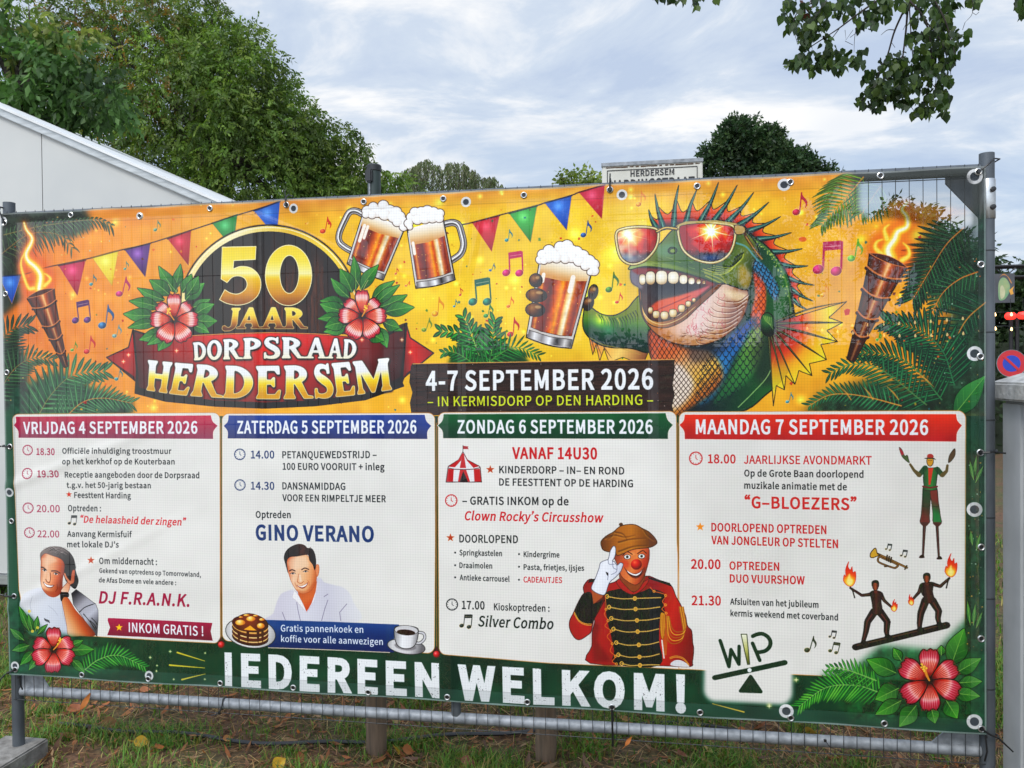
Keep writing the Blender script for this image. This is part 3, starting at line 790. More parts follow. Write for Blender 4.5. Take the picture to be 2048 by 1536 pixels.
def mug(q, foam_line, blobs, handle=None, drip=None):
    q = np.asarray(q, float)
    M = homography(q, [(0, 0), (1, 0), (1, 1), (0, 1)])
    if handle:
        h = cr(handle, 6, False)
        stroke(h, 14, (40, 36, 36))
        stroke(h, 11, (176, 170, 166))
        stroke(h, 7, (92, 88, 88))
        stroke(h + np.array([-1.2, -1.2]), 3, (246, 244, 240))

    def uv(X, Y):
        p = M @ np.stack([X.ravel(), Y.ravel(), np.ones(X.size)])
        return (p[0] / p[2]).reshape(X.shape), (p[1] / p[2]).reshape(X.shape)

    def beer(X, Y):
        s, t = uv(X, Y)
        c = lerp([(0, (70, 24, 8)), (.07, (150, 66, 20)), (.14, (222, 150, 74)), (.19, (150, 60, 16)), (.34, (118, 44, 10)), (.46, (214, 110, 22)), (.55, (246, 164, 46)), (.62, (200, 88, 16)), (.68, (240, 200, 140)),
                  (.74, (250, 236, 206)), (.79, (206, 120, 50)), (.88, (140, 50, 12)), (.95, (196, 110, 50)), (1, (60, 20, 8))], s)
        n = noise(X, Y, 9, 11) * .5 + noise(X, Y, 4, 12) * .3
        return np.clip(c * (.82 + .34 * n)[..., None] * (1.06 - .16 * np.abs(t - .5))[..., None], 0, 1)
    out = [bil(q, 0, 0), bil(q, 1, 0), bil(q, 1, 1)] + [bil(q, s, 1 + .03 * math.sin(math.pi * s)) for s in (.8, .6, .4, .2)] + [bil(q, 0, 1)]
    fill(out, (206, 200, 194), line=(36, 30, 30), lw=2.4)
    fill([bil(q, .05, .0), bil(q, .95, .0), bil(q, .94, .86), bil(q, .7, .885), bil(q, .3, .885), bil(q, .06, .86)], beer, line=(70, 30, 14), lw=1)
    # glass foot
    fill([bil(q, .02, .9), bil(q, .5, .925), bil(q, .98, .9), bil(q, .98, .99), bil(q, .5, 1.02), bil(q, .02, .99)],
         lin(*bil(q, 0, .95), *bil(q, 1, .95), (90, 84, 84), (236, 234, 232), (150, 146, 146), (250, 250, 250), (60, 56, 58), (214, 210, 206), (70, 66, 66)))
    stroke([bil(q, .03, .9), bil(q, .5, .925), bil(q, .97, .9)], 1.4, (70, 60, 58), .8)
    stroke([bil(q, .015, .05), bil(q, .015, .95)], 1.6, (250, 246, 240), .85)
    # foam
    fill([bil(q, .04, -.02), bil(q, .96, -.02), bil(q, .96, foam_line), bil(q, .5, foam_line + .03), bil(q, .04, foam_line)], lin(*bil(q, .5, 0), *bil(q, .5, foam_line), (252, 246, 236), (238, 214, 178), (214, 160, 104)))
    for s, t, r in drip or []:
        stroke([bil(q, s, foam_line - .03), bil(q, s, t)], r, (250, 238, 222))
    allb = []
    for x, y, r in blobs:
        fill(ell(x, y, r + 1.5, r * .95 + 1.5), (88, 60, 44))
    for x, y, r in blobs:
        fill(ell(x, y, r, r * .95), rad(x - r * .25, y - r * .35, r * 1.5, (255, 255, 253), (250, 247, 242), (222, 208, 196)))
        allb.append((x, y, r))
    for k in range(14):
        s, t = RND.uniform(.1, .9), RND.uniform(foam_line + .08, .84)
        x, y = bil(q, s, t)
        fill(ell(x, y, .9, 1.1, n=8), (255, 222, 150), .7)
    hull = list(out)
    key = 'beer_mug_picture#%d' % int(q[0][0])
    mask(key, hull)
    for x, y, r in allb:
        mask(key, ell(x, y, r, r, n=12))
    if handle:
        for p in outline(S(cr(handle, 5, False)), 13 * PXU, False):
            MASKS[key].append(p)


def zb(o, s, lst):
    return [(o[0] + x / s, o[1] + y / s, r / s) for x, y, r in lst]


mug([(726, 430), (811, 455), (767, 561), (695, 528)], .22,
    zb((420, 380), 4, [(1260, 170, 40), (1310, 140, 38), (1390, 130, 42), (1340, 180, 44), (1440, 170, 46), (1490, 180, 44), (1400, 200, 46), (1300, 200, 34), (1470, 220, 44), (1520, 215, 42), (1545, 255, 38), (1500, 260, 36), (1550, 300, 32), (1250, 200, 28)]),
    handle=[(729, 431), (714, 423), (700, 425), (690, 442), (679, 468), (680, 485), (692, 496), (703, 502)], drip=[(.12, .5, 7), (.2, .42, 6)])
mug([(815, 462), (887, 440), (910, 560), (832, 577)], .26,
    zb((420, 380), 4, [(1610, 220, 36), (1590, 270, 34), (1640, 180, 38), (1690, 180, 42), (1740, 170, 44), (1790, 180, 40), (1840, 190, 34), (1660, 240, 40), (1720, 230, 44), (1780, 225, 42), (1835, 230, 34), (1600, 300, 22)]),
    handle=[(889, 449), (905, 446), (917, 451), (923, 468), (927, 490), (921, 508), (904, 521)], drip=[(.1, .42, 6)])

# ---- round badge with wood, ribbon and lettering
C0, R0 = (538, 632), 181


def arch(r, lo=164, hi=14):
    return [(C0[0] + r * math.cos(math.radians(a)), C0[1] - r * math.sin(math.radians(a))) for a in np.linspace(lo, hi, 40)]


foot = [(714, 668), (640, 664), (540, 663), (440, 667), (360, 676)]
fill(arch(R0 + 2) + foot, (24, 20, 18), blur=1)
fill(arch(R0) + foot, lin(360, 480, 720, 640, (250, 214, 130), (255, 240, 190), (232, 190, 60), (246, 214, 90), (200, 140, 30)), line=(30, 24, 18), lw=2)
stroke(arch(R0 - 4), 2, (255, 248, 216), .8)


def wood(X, Y):
    k = np.floor(X / 27.)
    f = (X / 27.) % 1
    base = lerp([(0, (70, 40, 24)), (.5, (104, 62, 34)), (1, (60, 36, 24))], (k * .37) % 1)
    n = noise(X * 3, Y * .4, 8, 21)
    d = np.clip(np.hypot((X - 570) / 190, (Y - 600) / 150), 0, 1.2)
    a = base * (.7 + .5 * n)[..., None] * (1.15 - .75 * d)[..., None]
    return a * np.where((f < .05), .45, 1.)[..., None]


fill(arch(R0 - 13) + [(700, 668), (540, 664), (376, 674)], wood, line=(22, 18, 16), lw=2.4)
ZR = lambda pts: Z(200, 640, 3.012, pts)
tailL = ZR([(50, 225), (180, 165), (205, 60), (330, 100), (330, 420), (230, 385), (225, 370)])
tailR = ZR([(2010, 200), (1870, 108), (1845, 20), (1740, 60), (1720, 400), (1830, 350)])
fill(tailL, lin(*tailL[0], 300, 735, (150, 40, 44), (186, 44, 44), (84, 24, 26)), line=(60, 30, 30), lw=2.6)
fill(tailR, lin(*tailR[0], 790, 720, (150, 34, 34), (206, 40, 34), (70, 22, 24)), line=(60, 30, 30), lw=2.6)
fill(Z(200, 640, 3.012, [(50, 225), (225, 372), (232, 420), (215, 340)]), (60, 34, 36), .85)
fill(Z(200, 640, 3.012, [(2010, 200), (1830, 350), (1815, 400), (1850, 320)]), (60, 34, 36), .85)
low = [(220, 440), (400, 488), (700, 518), (1000, 530), (1300, 516), (1600, 480), (1830, 398)]
rib = ZR([(205, 60), (330, 108), (600, 92), (760, 84), (1040, 76), (1300, 84), (1500, 100), (1740, 90), (1850, 20), (1840, 140), (1822, 380), (1830, 398)] + low[-2::-1] + [(228, 300), (215, 160)])
fill(rib, (34, 22, 22), line=(26, 18, 18), lw=2.5)
rib2 = ZR([(215, 70), (330, 110), (600, 96), (760, 88), (1040, 80), (1300, 88), (1500, 104), (1740, 94), (1840, 40), (1830, 150), (1812, 345), (1600, 440), (1300, 484), (1000, 496), (700, 484), (400, 448), (240, 405), (236, 300), (222, 160)])
fill(rib2, lambda X, Y: lerp([(0, (84, 28, 32)), (.1, (142, 34, 38)), (.3, (196, 44, 40)), (.5, (214, 44, 36)), (.75, (184, 36, 34)), (.9, (116, 30, 34)), (1, (80, 26, 28))], (X - 262) / 545) * (1.06 - .42 * np.clip((Y - 665) / 140, 0, 1) + .1 * noise(X, Y, 12, 9))[..., None])
stroke(ZR([(330, 108), (600, 92), (760, 84), (1040, 76), (1300, 84), (1500, 98)]), 1.8, (246, 160, 90), .9)
for x, y in ZR([(180, 210), (150, 250), (1870, 195), (1820, 120), (465, 185), (1580, 120)]):
    sparkle(x, y, 5)
mask('badge_picture', arch(R0) + foot)
mask('badge_picture', rib)
mask('badge_picture', tailL)
mask('badge_picture', tailR)

# seriffed capitals for the badge, unit box, built from stems, bowls and diagonals
def stem(x, w, s=.07):
    return [(x - s, 0), (x + w + s, 0), (x + w + s * .8, .05), (x + w, .15), (x + w, .85), (x + w + s * .8, .95), (x + w + s, 1), (x - s, 1), (x - s * .8, .95), (x, .85), (x, .15), (x - s * .8, .05)]


def ring(cx, cy, rx, ry, ix, iy, a0=0, a1=360, icx=None):
    t = np.radians(np.linspace(a0, a1, 40))
    icx = cx if icx is None else icx
    if a1 - a0 == 360:
        return [list(zip(cx + rx * np.cos(t[:-1]), cy + ry * np.sin(t[:-1]))), list(zip(icx + ix * np.cos(t[:-1]), cy + iy * np.sin(t[:-1])))[::-1]]
    return [list(zip(cx + rx * np.cos(t), cy + ry * np.sin(t))) + list(zip(icx + ix * np.cos(t[::-1]), cy + iy * np.sin(t[::-1])))]


def serif_letter(ch):
    """-> width, list of groups (each group one coverage)"""
    if ch == 'H':
        return 1.0, [[stem(.1, .22)], [stem(.66, .22)], [[(.3, .44), (.7, .44), (.7, .57), (.3, .57)]]]
    if ch == 'E':
        return .78, [[stem(.1, .22)], [[(.1, 0), (.7, 0), (.74, .26), (.68, .26), (.58, .12), (.1, .12)]], [[(.1, 1), (.68, 1), (.7, .76), (.64, .76), (.56, .88), (.1, .88)]], [[(.3, .45), (.46, .45), (.52, .37), (.56, .37), (.56, .65), (.52, .65), (.46, .57), (.3, .57)]]]
    if ch == 'D':
        return .95, [[stem(.1, .22, .06)], ring(.32, .5, .58, .5, .34, .38, -90, 90)]
    if ch == 'P':
        return .8, [[stem(.1, .22)], ring(.3, .72, .48, .28, .24, .17, -90, 90)]
    if ch == 'R':
        return .95, [[stem(.1, .22)], ring(.3, .73, .47, .27, .23, .16, -90, 90), [[(.34, .5), (.58, .5), (.8, .08), (.98, .05), (1.0, 0), (.68, 0)]]]
    if ch == 'O':
        return 1.0, [ring(.5, .5, .47, .515, .24, .38)]
    if ch == 'A':
        return 1.0, [[[(.44, 1.02), (.6, 1.02), (.9, .06), (1.02, .05), (1.04, 0), (.58, 0), (.6, .05), (.67, .07), (.47, .76)]], [[(.44, 1.02), (.52, .9), (.27, .08), (.36, .05), (.38, 0), (-.02, 0), (0, .05), (.12, .08)]], [[(.24, .28), (.7, .28), (.7, .38), (.26, .38)]]]
    if ch == 'J':
        return .62, [[[(.28, 1), (.66, 1), (.65, .95), (.58, .88), (.58, .2), (.5, .02), (.34, -.1), (.1, -.12), (-.02, -.02), (0, .1), (.08, .14), (.16, .06), (.26, .02), (.35, .1), (.36, .24), (.36, .88), (.29, .95)]]]
    if ch == 'M':
        return 1.25, [[stem(.08, .12)], [stem(.94, .22)], [[(.02, 1), (.32, 1), (.68, .26), (.6, 0), (.52, 0), (.14, .84)]], [[(.94, 1), (1.14, 1), (1.0, .84), (.62, 0), (.56, 0), (.56, .2)]]]
    if ch == 'S':
        p = cr([(.66, .78), (.62, .88), (.46, .945), (.27, .92), (.2, .78), (.28, .64), (.46, .52), (.62, .4), (.68, .24), (.6, .09), (.4, .04), (.2, .08), (.13, .2)], 5, False)
        w = np.interp(np.linspace(0, 1, len(p)), [0, .15, .3, .5, .7, .85, 1], [.07, .1, .17, .24, .2, .11, .08])
        return .8, [outline(p, w, False, 0), [[(.62, .72), (.7, .72), (.7, 1.02), (.63, 1.0)]], [[(.1, .28), (.18, .28), (.18, 0), (.1, -.02)]]]


def badge_word(word, top, base, paint, edge, sh, gap=.06, bold=0.):
    W, items = 0, []
    for ch in word:
        w, g = serif_letter(ch)
        items.append((W, g))
        W += w + gap
    W -= gap
    tp, bp = cr(top, 8, False), cr(base, 8, False)
    at = lambda c, u: np.stack([np.interp(u, np.linspace(0, 1, len(c)), c[:, k]) for k in (0, 1)], -1)

    def dense(p):
        p = np.asarray(p, float)
        return np.concatenate([p + (np.roll(p, -1, 0) - p) * t for t in (0, .34, .67)]).reshape(3, -1, 2).transpose(1, 0, 2).reshape(-1, 2)

    def warp(p, o):
        p = dense(p)
        u = (p[:, 0] + o) / W
        a, b = at(bp, u), at(tp, u)
        return a + (b - a) * p[:, 1:2]
    groups = [[S(warp(p, o)) for p in g] for o, gs in items for g in gs]
    box = np.concatenate([p for g in groups for p in g])
    lo, hi = box.min(0), box.max(0)
    tick = [np.array([lo, lo + 1e-3, lo]), np.array([hi, hi - 1e-3, hi])]
    m = None
    for g in groups:
        c = coverage(g + tick, 14)
        if m is None:
            m = c
        else:
            m = (m[0], m[1], np.maximum(m[2], c[2]))
    m = (m[0], m[1], np.clip(boxblur(m[2], 1) * 2.2, 0, 1))
    thick = lambda r: (m[0], m[1], np.clip(boxblur(m[2], r) * (2.6 + r * .4), 0, 1))
    x, y = int(sh[0] * PXU), int(sh[1] * PXU)
    blit((m[0] + x, m[1] + y, np.clip(boxblur(m[2], 3) * 2.2, 0, 1)), (26, 20, 20), .95)
    blit(thick(2), (30, 22, 20), .9)
    if edge:
        blit((m[0], m[1], np.clip(boxblur(m[2], 1) * 1.9, 0, 1)), edge)
    c2 = np.clip(boxblur(m[2], 1) * 1.6 - .5, 0, 1) if edge else m[2]
    blit((m[0], m[1], c2), paint)


gold = lambda y0, y1: lin(0, y0, 0, y1, (0, (236, 206, 60)), (.3, (246, 224, 110)), (.5, (240, 196, 40)), (.6, (222, 168, 26)), (.85, (150, 92, 24)), (1, (110, 64, 22)))
# 50
zz = lambda pts: Z(420, 380, 4, pts)
five = [(100, 458), (368, 452), (364, 556), (192, 566), (188, 632)] + [tuple(p) for p in cr([(188, 632), (250, 612), (330, 625), (390, 680), (410, 760), (385, 845), (320, 900), (230, 922), (140, 908), (80, 878)], 4, False)][1:] + [(122, 798)] + \
       [tuple(p) for p in cr([(122, 798), (170, 826), (230, 832), (282, 800), (300, 755), (280, 708), (230, 688), (180, 700), (140, 742)], 4, False)][1:] + [(92, 712)]
zero = [ell(577.5, 551, 46.5, 60.5, n=48), ell(579, 549, 19, 38, n=40)[::-1]]
for o in ([zz(five)], zero):
    fill([[(x + 4, y + 4) for x, y in p] for p in o], (16, 12, 10), .9, blur=2)
    for p in o:
        stroke(p, 3.4, (70, 50, 20), closed=True)
    fill(o, lin(0, 492, 0, 612, (0, (240, 208, 40)), (.25, (244, 220, 84)), (.46, (250, 240, 170)), (.56, (236, 190, 30)), (.8, (206, 148, 26)), (1, (140, 88, 24))))
    for p in o:
        stroke(p, 1.5, (255, 244, 190), closed=True)
badge_word('JAAR', [(452, 617), (612, 616)], [(446, 657), (616, 657)], lin(0, 616, 0, 658, (250, 226, 120), (246, 214, 80), (200, 140, 50), (110, 66, 26)), (255, 232, 170), (1, 1.5), gap=-.02)
badge_word('DORPSRAAD', ZR([(560, 138), (760, 118), (1050, 106), (1350, 112), (1555, 122)]), ZR([(568, 242), (760, 236), (1050, 230), (1350, 230), (1545, 232)]),
           lin(0, 676, 0, 720, (252, 252, 250), (240, 240, 236), (250, 240, 206)), None, (1.4, 2.2), gap=.03)
badge_word('HERDERSEM', ZR([(292, 243), (560, 268), (860, 280), (1200, 276), (1450, 260), (1745, 232)]), ZR([(285, 420), (520, 452), (860, 470), (1200, 472), (1480, 456), (1762, 418)]),
           lambda X, Y: lerp([(0, (250, 250, 250)), (.42, (240, 240, 236)), (.56, (246, 232, 150)), (.72, (240, 204, 44)), (1, (214, 160, 30))], (Y - (735 - .00022 * (X - 540) ** 2 - 10)) / 62), (255, 252, 236), (1.6, 3.), gap=.03)

# flowers with leaves at both sides of the badge
G0, G1 = (24, 84, 44), (74, 150, 62)
for cx, cy, lv in ((349, 640, [(348, 580, 362, 528), (355, 585, 318, 532), (340, 590, 300, 560), (330, 600, 276, 576), (320, 615, 260, 602), (310, 630, 249, 628), (315, 645, 258, 656), (330, 660, 280, 680), (345, 665, 318, 702), (335, 660, 296, 690),
                                (365, 585, 384, 548), (372, 600, 410, 566), (385, 615, 422, 598), (390, 630, 430, 608), (390, 640, 436, 642), (385, 650, 420, 666), (375, 590, 398, 552)]),
                   (725, 633, [(712, 580, 708, 512), (722, 580, 758, 530), (705, 585, 680, 538), (700, 596, 662, 556), (690, 610, 640, 602), (690, 622, 640, 608), (688, 636, 636, 638), (695, 650, 648, 664), (690, 645, 650, 655),
                                (745, 600, 790, 562), (760, 615, 815, 590), (770, 625, 829, 615), (765, 640, 806, 662), (755, 655, 775, 696), (740, 662, 770, 682), (750, 610, 800, 570), (770, 645, 800, 655)])):
    for i, (bx, by, tx, ty) in enumerate(lv):
        leaf(bx, by, tx, ty, 21 + 4 * (i % 3), G0, tuple(v + 12 * (i % 2) for v in G1), bend=2 * (-1) ** i)
        mask('hibiscus_picture#%d' % (cx > 500), [(bx, by), (bx + (tx - bx) * .5 - (ty - by) * .2, by + (ty - by) * .5 + (tx - bx) * .2), (tx, ty), (bx + (tx - bx) * .5 + (ty - by) * .2, by + (ty - by) * .5 - (tx - bx) * .2)])
    fill(ell(cx, cy, 40, 34), (20, 40, 28), .6, blur=4)
    an = [(46, 1.0, .5), (136, 1.0, .5), (2, 1.06, .66), (178, 1.04, .66), (90, 1.16, .58), (-58, 1.06, .76), (-120, 1.06, .76)]
    hibiscus(cx, cy, 46, an, 0, (-.28, -.5) if cx < 500 else (.22, -.46))
    mask('hibiscus_picture#%d' % (cx > 500), ell(cx, cy, 48, 48))
    for s in (-1, 1):
        stroke([(cx + s * 2, cy - 52), (cx + s * 6, cy - 62), (cx + s * 12, cy - 72)], .9, (240, 220, 150), .8)

# small palm bush beside the glass
dark_green([(895, 728), (915, 690), (960, 670), (1010, 690), (1050, 715), (1060, 728)], (24, 74, 46), blur=3)
frond([(985, 732), (955, 690), (925, 668), (878, 662)], 34, 30, 10, (30, 96, 52), (56, 136, 66), (180, 200, 120), w=11, edge=(16, 50, 32))
frond([(965, 735), (950, 690), (935, 650), (925, 632)], 30, 34, 8, (34, 100, 54), (60, 140, 70), (180, 200, 120), w=11, edge=(16, 50, 32))
frond([(975, 735), (985, 690), (985, 660), (990, 640)], 34, 34, 8, (28, 92, 50), (54, 130, 64), (120, 170, 90), w=11, edge=(16, 50, 32))
frond([(960, 740), (990, 715), (1030, 695), (1078, 712)], 40, 26, 14, (26, 74, 48), (48, 110, 60), (110, 150, 80), w=6, side=(1, 1.1))
frond([(960, 740), (930, 716), (905, 704), (886, 706)], 26, 22, 9, (26, 84, 48), (48, 120, 60), (120, 160, 90), w=9)
# ---- laughing fish with sun glasses, glass in hand
F = lambda pts: Z(1180, 340, 4, pts)
OUT = (24, 30, 24)
OR0, OR1 = (150, 40, 20), (246, 170, 60)
# crest: spines with orange skin between them
tips = F([(465, 322), (515, 195), (705, 125), (848, 165), (1022, 106), (1172, 125), (1303, 184), (1422, 264), (1516, 380), (1602, 507), (1690, 635), (1736, 772), (1786, 926), (1776, 1052), (1726, 1118)])
base = F([(530, 470), (585, 470), (665, 450), (760, 440), (870, 430), (975, 425), (1075, 440), (1165, 460), (1240, 500), (1320, 560), (1420, 660), (1500, 760), (1560, 860), (1596, 950), (1620, 1040)])
for i in range(len(tips) - 1):
    a, b, c, d = map(np.array, (base[i], tips[i], tips[i + 1], base[i + 1]))
    e, f = a + (b - a) * .62, d + (c - d) * .55
    m = (e + f) / 2 + ((a + d) / 2 - (e + f) / 2) * .42
    web = np.concatenate([[a], cr([e, m, f], 6, False), [d]])
    fill(web, lin(*((a + d) / 2), *((e + f) / 2), (0, (70, 24, 20)), (.3, (196, 62, 24)), (.65, (236, 120, 40)), (1, (246, 176, 80))), line=OUT, lw=1.3)
    mask('fish_picture', web)
for i, (b, t) in enumerate(zip(base, tips)):
    b, t = np.array(b), np.array(t)
    d = t - b
    n = np.array([-d[1], d[0]]) / np.hypot(*d)
    w = 5.2 if i < 12 else 4
    k = -2.5 if i < 4 else 3
    sp = [b - n * w, b + d * .5 - n * (w * .62) + n * k, t, b + d * .5 + n * (w * .62) + n * k, b + n * w]
    fill(cr(sp, 5), lin(*(b - n * w), *(b + n * w), (24, 56, 60), (70, 130, 120), (20, 44, 50)), line=OUT, lw=.9)
    stroke([b, b + d * .5 + n * k, t], [2, 1.2, .3], (150, 196, 170), .6)
    mask('fish_picture', sp)

# arm and its small fin
fin = F([(-10, 1340), (20, 1480), (45, 1400), (75, 1530), (110, 1430), (150, 1540), (260, 1500), (420, 1560), (470, 1440), (200, 1390)])
fill(fin, lin(1185, 680, 1290, 730, (226, 140, 70), (246, 206, 130), (120, 70, 60)), .9, line=OUT, lw=1.2)
for p in ((1180, 672, 1190, 706), (1188, 676, 1203, 712), (1200, 684, 1222, 716)):
    stroke([p[:2], p[2:]], [2.4, .6], (70, 50, 30), .8)
arm = cr(F([(-30, 1040), (10, 1100), (90, 1155), (190, 1165), (290, 1115), (350, 1045), (400, 1010), (440, 1100), (520, 1330), (470, 1460), (330, 1430), (150, 1420), (20, 1370), (-60, 1250)]), 5)
cv_arm = fill(arm, lin(1235, 628, 1228, 705, (0, (128, 140, 40)), (.2, (100, 140, 46)), (.45, (30, 96, 60)), (.75, (16, 66, 62)), (1, (40, 70, 50))), line=OUT, lw=2)
glow(1200, 642, 24, (210, 200, 40), .6)
glow(1216, 660, 26, (40, 130, 90), .35)
for k in range(16):
    t = k / 15
    x, y = 1192 + 78 * t, 629 + 8 * math.sin(t * 3.1) - 18 * max(0, t - .6)
    stroke([(x, y), (x + 5, y + 9), (x + 6, y + 19)], [2.2, 1.5, .4], RND.choice([(220, 196, 120), (30, 60, 30), (30, 60, 30)]), .7, clip=cv_arm)
for k in range(40):
    x, y = RND.uniform(1180, 1300), RND.uniform(640, 700)
    stroke([(x, y), (x + 3, y + 5)], .8, (120, 170, 110), .3, clip=cv_arm)
stroke(F([(0, 1345), (100, 1400), (250, 1430), (400, 1480)]), [2, 2, 1.6, 1], (190, 160, 90), .7)
mask('fish_picture', arm)
mask('fish_picture', fin)

# body
body = cr(F([(1180, 470), (1290, 530), (1420, 630), (1530, 770), (1590, 900), (1612, 1050), (1630, 1180), (1660, 1420), (1560, 1640), (1400, 1800), (1180, 1940), (660, 1950), (660, 1560), (500, 1540), (470, 1280), (700, 1300), (1100, 1000)]), 5)
cv_b = fill(body, lin(1300, 600, 1590, 640, (0, (60, 40, 30)), (.45, (26, 50, 60)), (.72, (24, 84, 56)), (.9, (50, 112, 56)), (1, (24, 50, 36))), line=OUT, lw=2.2)
# coloured bands of scales
fill(cr(F([(1300, 800), (1390, 900), (1395, 1120), (1330, 1290), (1280, 1180), (1310, 1000)]), 5), lin(1500, 540, 1515, 660, (206, 78, 50), (236, 120, 60), (230, 100, 70)), .95, blur=1.4, clip=cv_b)
fill(cr(F([(1265, 740), (1340, 730), (1440, 830), (1500, 960), (1480, 1050), (1430, 1000), (1380, 900), (1300, 810)]), 5), (74, 138, 176), .95, blur=1.2, clip=cv_b)
fill(cr(F([(1200, 1250), (1320, 1180), (1300, 1330), (1150, 1500), (1060, 1700), (960, 1840), (840, 1860), (900, 1560), (1000, 1430)]), 5), lin(1480, 650, 1400, 800, (40, 90, 160), (70, 140, 190), (40, 110, 140)), .95, blur=3, clip=cv_b)
fill(cr(F([(1290, 1270), (1380, 1290), (1360, 1500), (1260, 1680), (1080, 1820), (980, 1860), (1120, 1620), (1200, 1440)]), 5), lin(1510, 665, 1430, 800, (150, 170, 80), (90, 150, 80), (40, 110, 70)), .9, blur=3, clip=cv_b)
fill(cr(F([(470, 1280), (560, 1340), (760, 1430), (960, 1460), (1060, 1620), (1000, 1760), (800, 1900), (640, 1960), (640, 1560), (500, 1560)]), 5), lin(1310, 690, 1400, 800, (0, (214, 110, 70)), (.25, (226, 130, 80)), (.5, (232, 190, 140)), (.75, (240, 190, 90)), (1, (190, 110, 50))), .96, blur=3, clip=cv_b)
fill(cr(F([(660, 1560), (760, 1600), (830, 1720), (760, 1860), (640, 1900)]), 5), (240, 226, 216), .9, blur=4, clip=cv_b)
fill(cr(F([(800, 1420), (1080, 1380), (1210, 1300), (1000, 1500), (820, 1540)]), 5), (54, 54, 70), .55, blur=4, clip=cv_b)


def net(x0, y0, x1, y1, w, h, c, lw, clip, skew=0.):
    """hexagon-ish scale net"""
    r = 0
    y = y0
    while y < y1:
        x = x0 + (w / 2 if r % 2 else 0)
        while x < x1:
            X, Y = x + skew * (y - y0), y
            stroke([(X - w / 2, Y - h * .18), (X - w * .22, Y + h * .42), (X + w * .22, Y + h * .42), (X + w / 2, Y - h * .18)], lw, c, .85, clip=clip)
            x += w
        y += h * .6
        r += 1


def region(pts):
    return coverage([S(cr(pts, 5))])


def both(a, b):
    x0, y0, c = a
    m = np.zeros_like(c)
    X0, Y0, C = b
    h, w = c.shape
    ax0, ay0, ax1, ay1 = max(x0, X0), max(y0, Y0), min(x0 + w, X0 + C.shape[1]), min(y0 + h, Y0 + C.shape[0])
    m[ay0 - y0:ay1 - y0, ax0 - x0:ax1 - x0] = C[ay0 - Y0:ay1 - Y0, ax0 - X0:ax1 - X0]
    return x0, y0, c * m


net(1490, 520, 1560, 605, 11, 12, (22, 44, 60), 1.7, both(region(F([(1255, 735), (1340, 725), (1445, 825), (1510, 960), (1480, 1060), (1420, 1000), (1380, 900), (1290, 820)])), cv_b), .35)
net(1490, 545, 1535, 670, 10, 11, (110, 40, 30), 1.2, both(region(F([(1300, 800), (1390, 900), (1395, 1120), (1330, 1290), (1270, 1180), (1310, 1000)])), cv_b))
net(1380, 635, 1540, 815, 14, 15, (20, 44, 56), 1.5, both(region(F([(1200, 1250), (1380, 1180), (1380, 1400), (1260, 1680), (1080, 1840), (840, 1870), (900, 1560), (1000, 1430)])), cv_b))
for k in range(-6, 26):
    x = 1290 + k * 9.5
    cl = both(region(F([(470, 1280), (560, 1340), (760, 1430), (960, 1460), (1050, 1620), (1000, 1760), (800, 1900), (640, 1960), (640, 1560), (500, 1560)])), cv_b)
    stroke(cr([(x, 650), (x + 62, 740), (x + 130, 830)], 4, False), 1.3, (60, 36, 26), .85, clip=cl)
    stroke(cr([(x + 60, 650), (x + 6, 740), (x - 70, 830)], 4, False), 1.3, (60, 36, 26), .85, clip=cl)
stroke(cr(F([(1260, 530), (1400, 630), (1500, 760), (1560, 900), (1590, 1050), (1600, 1160)]), 5, False), [2] * 25 + [1], (190, 196, 90), .55, blur=1, clip=cv_b)
for k in range(46):
    t = RND.random()
    p = cr(F([(1300, 570), (1440, 690), (1530, 850), (1570, 1050)]), 10, False)[int(t * 29)]
    fill(ell(p[0] + RND.uniform(-5, 4), p[1] + RND.uniform(-4, 4), RND.uniform(.8, 2), RND.uniform(.8, 2), n=8), (206, 206, 120), .7, clip=cv_b)
fill(cr(F([(1360, 1320), (1620, 1330), (1600, 1600), (1480, 1720), (1340, 1700), (1300, 1500)]), 5), (50, 56, 56), .6, blur=6, clip=cv_b)
stroke(cr(F([(1490, 1440), (1420, 1640), (1300, 1780), (1180, 1900)]), 5, False), 1.8, (170, 196, 130), .8, clip=cv_b)
mask('fish_picture', body)

# side fin
root = (1534, 650)
ft = [(1691, 604), (1683, 646), (1673, 684), (1651, 720), (1622, 752), (1588, 769), (1567, 780), (1545, 812)]
ctrl = [(1656, 636), (1652, 662), (1640, 690), (1617, 728), (1596, 742), (1570, 752), (1551, 772)]
for i in range(len(ft) - 1):
    a, b, m = np.array(ft[i]), np.array(ft[i + 1]), np.array(ctrl[i])
    web = np.concatenate([[root], cr([a, m + (a - m) * .25, m, m + (b - m) * .25, b], 4, False)])
    fill(web, rad(root[0], root[1], 150, (0, (50, 40, 26)), (.2, (120, 40, 24)), (.42, (214, 74, 34)), (.6, (240, 170, 40)), (.85, (240, 220, 60)), (1.1, (214, 130, 60))), .97 if i < 5 else .85, line=OUT, lw=1.3)
    mask('fish_picture', web)
for i, t in enumerate(ft):
    m = ((root[0] + t[0]) / 2 + (0 if i else 4), (root[1] + t[1]) / 2 - (8 if i == 0 else 3))
    q = cr([root, m, t], 7, False)
    stroke(q, np.linspace(4.6, .8, len(q)), (28, 34, 24))
    stroke(q, np.linspace(2., .3, len(q)), (140, 140, 86), .8)
fill(ell(1534, 650, 15, 24, -8), rad(1530, 640, 28, (90, 140, 70), (40, 92, 56), (16, 40, 32)), line=OUT, lw=1.6)
for k in range(5):
    stroke([(1524 + k * 4, 632 + k), (1530 + k * 3, 644 + k * 2), (1540 + k, 650 + k * 3)], [1.6, 1, .4], (180, 200, 120), .6)

